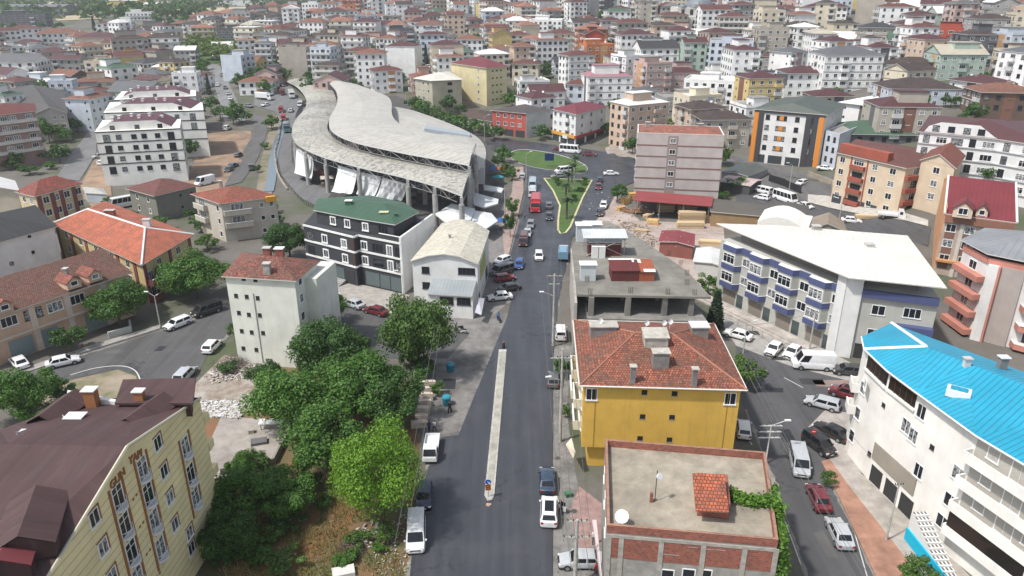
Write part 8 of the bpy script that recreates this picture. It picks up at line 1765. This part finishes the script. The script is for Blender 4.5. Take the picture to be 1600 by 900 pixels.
wire(V3(p1) + V3((-1.9, 0, -3)), V3(p2) + V3((-1.6, -.4, -3.6)), .4, 'thin cable slung between the two lamp arms'); wire(V3(p2) + V3((-1.6, -.4, -3.6)), V3(p3) + V3((-1.2, 0, -2)), .4, 'thin cable from the lower lamp arm to the bottom bracket')
for k, (a, c) in enumerate((((1166, 560), (1352, 905)), ((1172, 590), (1362, 905)), ((1160, 566), (1340, 905)))): wire(Z(*a, 7.5), Z(*c, 8.5), .5, ['middle', 'rightmost', 'leftmost'][k] + ' of three cables slung over the right street')
wire(p5, Z(1165, 508, 9), .5, 'cable from the pillar pole over the white sedans'); wire(p7, Z(1300, 640, 9), .4, 'cable from the turquoise block pole over the black cars')
for k, dx in enumerate((0, .8)): wire((-9.6 + dx, 40, 9.5), (-10.5 + dx, 92, 9.0), .8, ['left', 'right'][k] + ' one of two cables beside the lime tree')
# keep-right sign on the median
x, y = P(763, 776, .26); t = thing('keep_right_sign', 'round blue arrow sign over an orange striped panel on the median', 'road sign', (x, y, .26)); b = MB(); b.tube((0, 0, -.1), (0, 0, 2.3), .035, n=8, m=rim); obj('post', b.mesh('post'), t)
tl = Matrix.Rotation(math.radians(-12), 4, 'X'); b = MB(); b.tube((0, 0, 0), (0, -.03, 0), .36, n=24, m=plain((.6, .6, .6))); b.tube((0, -.03, 0), (0, -.04, 0), .32, n=24, m=plain((.01, .07, .4), .4)); b.box(-.035, .035, -.052, -.04, -.2, .1, lampm, Matrix.Rotation(math.radians(-45), 4, 'Y')); b.face([(.2, -.053, -.22), (.2, -.053, .02), (-.03, -.053, -.22)][::-1], lampm); obj('blue_disc', b.mesh('blue_disc'), t, (0, -.05, 2.0))
b = MB(); b.box(-.3, .3, -.02, 0, -.38, .38, plain((.55, .15, .01), .5))
for i in range(3): zz = -.3 + i * .25; b.face([(-.3, -.025, zz - .08), (.3, -.025, zz + .12), (.3, -.025, zz + .24), (-.3, -.025, zz + .04)], trim)
obj('striped_panel', b.mesh('striped_panel'), t, (0, -.05, 1.25))
b = MB(); x, y = P(763, 790); r = random.Random(1)
for i in range(7): b.box(r.uniform(-.3, .1), r.uniform(.15, .35), r.uniform(-.3, 0), r.uniform(.1, .4), 0, r.uniform(.1, .25), plain((.4, .28, .2)), Matrix.Rotation(i, 4, 'Z'))
o = b.build('rubble', None, None, off=(0, 0, 0)); o.location = (x, y, 0); tag(o, kind='stuff')
x, y = P(787, 545); t = thing('bollard', 'dark bollard cluster at the far tip of the median', 'bollard', (x, y, 0)); b = MB(); b.tube((0, 0, 0), (0, 0, 1.1), .22, .18, 10, trim); obj('post', b.mesh('post'), t); b = MB(); b.tube((0, 0, 1.1), (0, 0, 1.3), .2, .12, 10, plain((.25, .1, .05))); obj('cap', b.mesh('cap'), t)
x, y = P(1267, 698); t = thing('stop_sign', 'small red octagonal sign beside the black minivan', 'road sign', (x, y, 0)); b = MB(); b.tube((0, 0, 0), (0, 0, 2.2), .03, n=6, m=rim); obj('post', b.mesh('post'), t); b = MB(); b.tube((0, 0, 0), (0, -.03, 0), .34, n=8, m=plain((.45, .02, .02), .4)); b.box(-.2, .2, -.04, -.03, -.05, .05, lampm); obj('octagon', b.mesh('octagon'), t, (0, -.04, 2.2))
x, y = P(859, 262); t = thing('direction_sign', 'dark blue direction sign beside the roundabout', 'road sign', (x, y, 0)); b = MB(); b.tube((-.8, 0, 0), (-.8, 0, 3.2), .06, n=6, m=rim); obj('post', b.mesh('post'), t); b = MB(); b.box(-1.6, 1.2, -.06, 0, 2.2, 4.4, plain((.01, .03, .12), .4)); obj('panel', b.mesh('panel'), t)
# teal bins, pale stone blocks, white trestle, small things in the gravel
for px, py, lb in ((704, 580, 'teal round-lidded waste container by the junction, farther of two'), (698, 632, 'teal round-lidded waste container beside the woman in black')):
    x, y = P(px, py); t = thing('waste_container', lb, 'waste container', (x, y, 0), .2, 'teal containers'); b = MB(); b.tube((0, 0, .1), (0, 0, 1.15), .5, .62, 16, plain((.02, .2, .27), .4)); obj('tub', b.mesh('tub'), t); b = MB(); b.tube((0, 0, 1.15), (0, 0, 1.35), .64, .5, 16, plain((.03, .25, .33), .4)); b.tube((0, 0, 1.35), (0, 0, 1.45), .5, .15, 16, plain((.03, .25, .33), .4)); obj('lid', b.mesh('lid'), t)
ps = concrete((.58, .5, .42), 2, .2, 'cut_stone')
for i, (px, py, w, d, h, lb) in enumerate(((670, 604, 2.0, .9, 1.0, 'cut pale stone block pile, farthest from the camera'), (669, 614, 1.9, .9, 1.0, 'pale stone block pile second from the far end'), (667, 624, 1.8, .9, 1.1, 'pale stone block pile in the middle of the row'), (664, 634, 1.7, .9, 1.0, 'pale stone block pile fourth in the row'), (661, 645, 1.9, 1.0, 1.0, 'broad tan stone block pile near the shrub'), (659, 655, 1.7, .9, .8, 'pale stone block pile second from the near end'), (656, 666, 2.2, 1.0, .8, 'greyish stone block pile nearest the camera'))):
    x, y = P(px, py); b = MB(); 
    for j in range(3): b.box(-w / 2, w / 2 - .1 * j, -d / 2 + j * d / 3 + .02, -d / 2 + (j + 1) * d / 3 - .02, 0, h * (1 - .08 * j), ps)
    t = thing('stone_pile', lb, 'stone blocks', (x, y, 0), random.uniform(-.15, .15), 'pale stone block piles'); o = obj('blocks', b.mesh('blocks'), t)
x, y = P(426, 668); t = thing('trestle_table', 'white topped table in the concrete yard', 'table', (x, y, 0), .1); b = MB(); b.box(-1.6, 1.6, -.6, .6, .85, .95, lampm); obj('table_top', b.mesh('table_top'), t)
for sx in (-1.3, 1.3):
    for sy in (-.45, .45): b = MB(); b.box(sx - .04, sx + .04, sy - .04, sy + .04, 0, .85, trim); obj('leg', b.mesh('leg'), t)
for px, py, c, w, d, h, lb in ((405, 692, (.12, .12, .12), 1.8, 1.2, .4, 'dark grey pallet load in the concrete yard'), (393, 676, (.35, .3, .25), .6, .6, .5, 'small brown crate in the concrete yard'), (537, 897, (.6, .58, .55), 2, 1.2, .5, 'pale discarded crate at the bottom of the overgrown plot'), (888, 775, (.05, .15, .08), .6, .6, .5, 'green crate on the gravel beside the yellow building'), (1178, 730, (.2, .2, .2), .5, .5, .5, 'small grey box on the street by the brick parapet')):
    x, y = P(px, py); t = thing('crate', lb, 'crate', (x, y, 0), .3); b = MB(); m = plain(c); 
    for j in range(3): b.box(-w / 2, w / 2, -d / 2, d / 2, j * h / 3 + .01, (j + 1) * h / 3 - .02, m)
    for sx in (-1, 1): b.box(sx * w / 2 - .04, sx * w / 2 + .04, -d / 2 - .02, d / 2 + .02, 0, h, m)
    obj('boards', b.mesh('boards'), t)
# low walls and fences
fence_line('boundary_wall', 'grey rendered wall between overgrown plot and gravel shoulder', [P(638, 560), P(650, 590), P(640, 640)], 1.6, concrete((.3, .29, .26)), True, th=.25, cat='wall'); fence_line('boundary_wall', 'low wall round the concrete yard', [P(345, 742), P(428, 726), P(463, 656)], .9, concrete((.25, .24, .21)), True, th=.25, cat='wall'); fence_line('boundary_wall', 'short white wall beside the terrace steps', [P(170, 528), P(205, 518), P(204, 508)], 1.0, wallm((.5, .5, .46)), True, th=.3, cat='wall')
fence_line('boundary_wall', 'rough stone wall behind the car park', [G(1262, 276)[:2], G(1300, 288)[:2], G(1300, 300)[:2]], 1.2, concrete((.3, .26, .2)), True, th=.4, cat='wall'); fence_line('hoarding', 'black hoarding fence below the car park', [P(1200, 290), P(1225, 298), P(1250, 309)], 2.0, plain((.02, .02, .022)), True, th=.1); fence_line('yard_fence', 'thin fence before the white corner pillar', [P(1130, 500), P(1175, 520), P(1240, 558)], 1.2, plain((.3, .28, .25)))
# ------------------------------------------------------------------ people and two-wheelers
def person(label, px, py, rz, top, legs, hair=(.02, .015, .01), stride=.12, arms=.15, dress=False, sit=False, z0=0.0):
    x, y = P(px, py, z0); vs = []; es = []; rs = []
    def v(p, r, par=None): vs.append(p); rs.append(r); (es.append((par, len(vs) - 1)) if par is not None else None); return len(vs) - 1
    pel = v((0, 0, .95), (.16, .12)); ch = v((0, 0, 1.28), (.19, .12), pel); nk = v((0, .0, 1.47), (.07, .07), ch); hd = v((0, .02, 1.62), (.1, .11), nk); v((0, .02, 1.74), (.07, .08), hd)
    for s in (-1, 1):
        h = v((s * .1, 0, .88), (.11, .11), pel); kn = v((s * .11, s * stride + (.35 if sit else 0), .5 if not sit else .75), (.075, .075) if not dress else (.15, .12), h); an = v((s * .11, s * stride * 1.6 + (.2 if sit else 0), .09 if not sit else .35), (.05, .05) if not dress else (.14, .12), kn); v((s * .12, s * stride * 1.6 + .14 + (.2 if sit else 0), .04 if not sit else .3), (.045, .035), an)
        sh = v((s * .19, 0, 1.4), (.07, .07), ch); el = v((s * .27, -s * arms * .5 + (.15 if sit else 0), 1.14), (.05, .05), sh); wr_ = v((s * .26, -s * arms + .08 + (.3 if sit else 0), .92 if not sit else 1.05), (.035, .035), el); v((s * .26, -s * arms + .12 + (.32 if sit else 0), .84 if not sit else 1.03), (.03, .04), wr_)
    me = bpy.data.meshes.new('person'); me.from_pydata(vs, es, []); o = bpy.data.objects.new('person', me); COL.objects.link(o); m = o.modifiers.new('s', 'SKIN')
    for i, r in enumerate(rs): me.skin_vertices[0].data[i].radius = r
    me.skin_vertices[0].data[0].use_root = True; sb = o.modifiers.new('u', 'SUBSURF'); sb.levels = 1; sb.render_levels = 1
    me2 = bpy.data.meshes.new_from_object(o.evaluated_get(bpy.context.evaluated_depsgraph_get())); o.modifiers.clear(); o.data = me2; me2.materials.clear(); ms_ = [plain(top, .9, name='shirt'), plain(legs, .9, name='trousers'), plain((.4, .22, .15), .6, name='skin'), plain(hair, .8, name='hair'), plain((.03, .03, .03), .7, name='shoes')]
    for q in ms_: me2.materials.append(q)
    for p in me2.polygons:
        c = p.center; p.use_smooth = True; p.material_index = 3 if c.z > 1.68 or (c.z > 1.56 and c.y < -.01) else 2 if c.z > 1.5 or (abs(c.x) > .22 and c.z < (1.12 if not dress else .9) and c.z > .8 and not sit) else 0 if c.z > .93 or dress and c.z > .1 else 1 if c.z > .09 or sit else 4
    o.location = (x, y, z0 + terrain(x, y)); o.rotation_euler = (0, 0, rz); tag(o, label, 'person', 'people'); return o
person('woman in long black dress walking on the gravel by the teal container', 703, 645, 2.6, (.012, .012, .013), (.012, .012, .013), dress=True); person('person in dark blue standing at the tail of the white pickup, left', 671, 676, .5, (.03, .05, .12), (.04, .04, .06)); person('person in white shirt standing at the tail of the white pickup, right', 679, 675, -.6, (.6, .6, .6), (.05, .05, .07))
person('person in white shirt walking at the shop door by the brick house', 927, 850, .1, (.6, .6, .58), (.04, .04, .05)); person('person in red top beside the silver sedan', 931, 900, 1.0, (.35, .02, .03), (.03, .03, .04)); person('person in dark clothes walking on the kerb by the red lorry', 827, 333, .2, (.05, .05, .06), (.06, .06, .08)); person('person in black standing by the open door of the white crossover', 876, 802, 1.6, (.02, .02, .02), (.03, .03, .04)); person('person in grey on the market pavement by the street trees', 820, 331 + 12, .4, (.2, .2, .2), (.05, .05, .06))
def scooter(px, py, rz, col, label):
    x, y = P(px, py); t = thing('motor_scooter', label, 'motor scooter', (x, y, 0), rz, 'motor scooters'); wm = wheel_mesh(.27, .12); q = plain(col, .3)
    for yy in (-.6, .62): w_ = obj('wheel', wm, t, (0, yy, .27), math.pi / 2)
    b = MB(); b.box(-.14, .14, -.75, .1, .45, .72, q); b.box(-.16, .16, -.05, .4, .28, .36, q); b.box(-.17, .17, .38, .48, .3, .95, q); obj('body', b.mesh('body'), t); b = MB(); b.box(-.15, .15, -.72, .12, .72, .82, trim); obj('seat', b.mesh('seat'), t); b = MB(); b.tube((0, .62, .3), (0, .42, 1.05), .035, n=6, m=trim); b.tube((-.34, .36, 1.05), (.34, .36, 1.05), .025, n=6, m=trim); obj('handlebar', b.mesh('handlebar'), t); b = MB(); b.tube((0, .46, .88), (0, .53, .88), .09, n=10, m=lampw); obj('headlight', b.mesh('headlight'), t)
scooter(779, 502, .3, (.02, .05, .2), 'blue scooter being ridden up the repaved lane'); person('rider in blue shirt sitting on the blue scooter', 779, 502, .3, (.1, .2, .4), (.04, .04, .06), sit=True); scooter(722, 521, 1.4, (.55, .55, .52), 'cream scooter parked on the gravel behind the workshop'); scooter(717, 517, 1.9, (.05, .05, .05), 'black scooter parked next to the cream one'); scooter(1371 - 1000, 247, .8, (.03, .03, .03), 'black motorbike near the dirt lot kerb')
# shop awnings and signs in front of the yellow and brick buildings
x, y = P(937, 870, 2.6); t = thing('shop_awning', 'long pale pink and white shop awning along the brick house front', 'awning', (x, y, 2.6)); b = MB(); q = [Z(925, 812, 2.9), Z(938, 905, 2.9), Z(941, 905, 3.6), Z(932, 812, 3.6)]; b.face(q, plain((.6, .5, .5))); b.face([(a, c, d - .05) for a, c, d in q[::-1]], plain((.6, .5, .5))); b.build('cloth', None, t)
x, y = P(893, 700, 2.8); t = thing('shop_awning', 'cream scalloped awning at the yellow building shopfront', 'awning', (x, y, 2.8)); b = MB(); q = [Z(884, 694, 2.5), Z(896, 716, 2.5), Z(899, 706, 3.3), Z(893, 684, 3.3)]; b.face(q, plain((.6, .52, .4))); b.face([(a, c, d - .05) for a, c, d in q[::-1]], plain((.6, .52, .4))); b.build('cloth', None, t)
x, y = P(720, 0 + 500, 1); t = thing('sloping_awning', 'grey sheet awning leaning on the workshop annex', 'awning', (*P(750, 480, 2), 2)); b = MB(); q = [Z(742, 488, 1.9), Z(752, 492, 1.9), Z(757, 466, 2.8), Z(748, 465, 3.2)]; b.face(q, plain((.4, .4, .45))); b.face([(a, c, d - .05) for a, c, d in q[::-1]], plain((.4, .4, .45))); b.build('sheet', None, t)
# ------------------------------------------------------------------ thin summer haze over the valley
b = MB(); b.box(-1900, 1900, -120, 3300, -3, 140, None); hz = bpy.data.materials.new('haze'); hz.use_nodes = True; hn = hz.node_tree.nodes; hn.remove(hn['Principled BSDF'])
pv = hn.new('ShaderNodeVolumePrincipled'); pv.inputs['Color'].default_value = (.9, .93, .97, 1); pv.inputs['Density'].default_value = .0002; pv.inputs['Anisotropy'].default_value = .3; hz.node_tree.links.new(pv.outputs[0], hn['Material Output'].inputs['Volume'])
tag(b.build('haze', hz), kind='stuff')
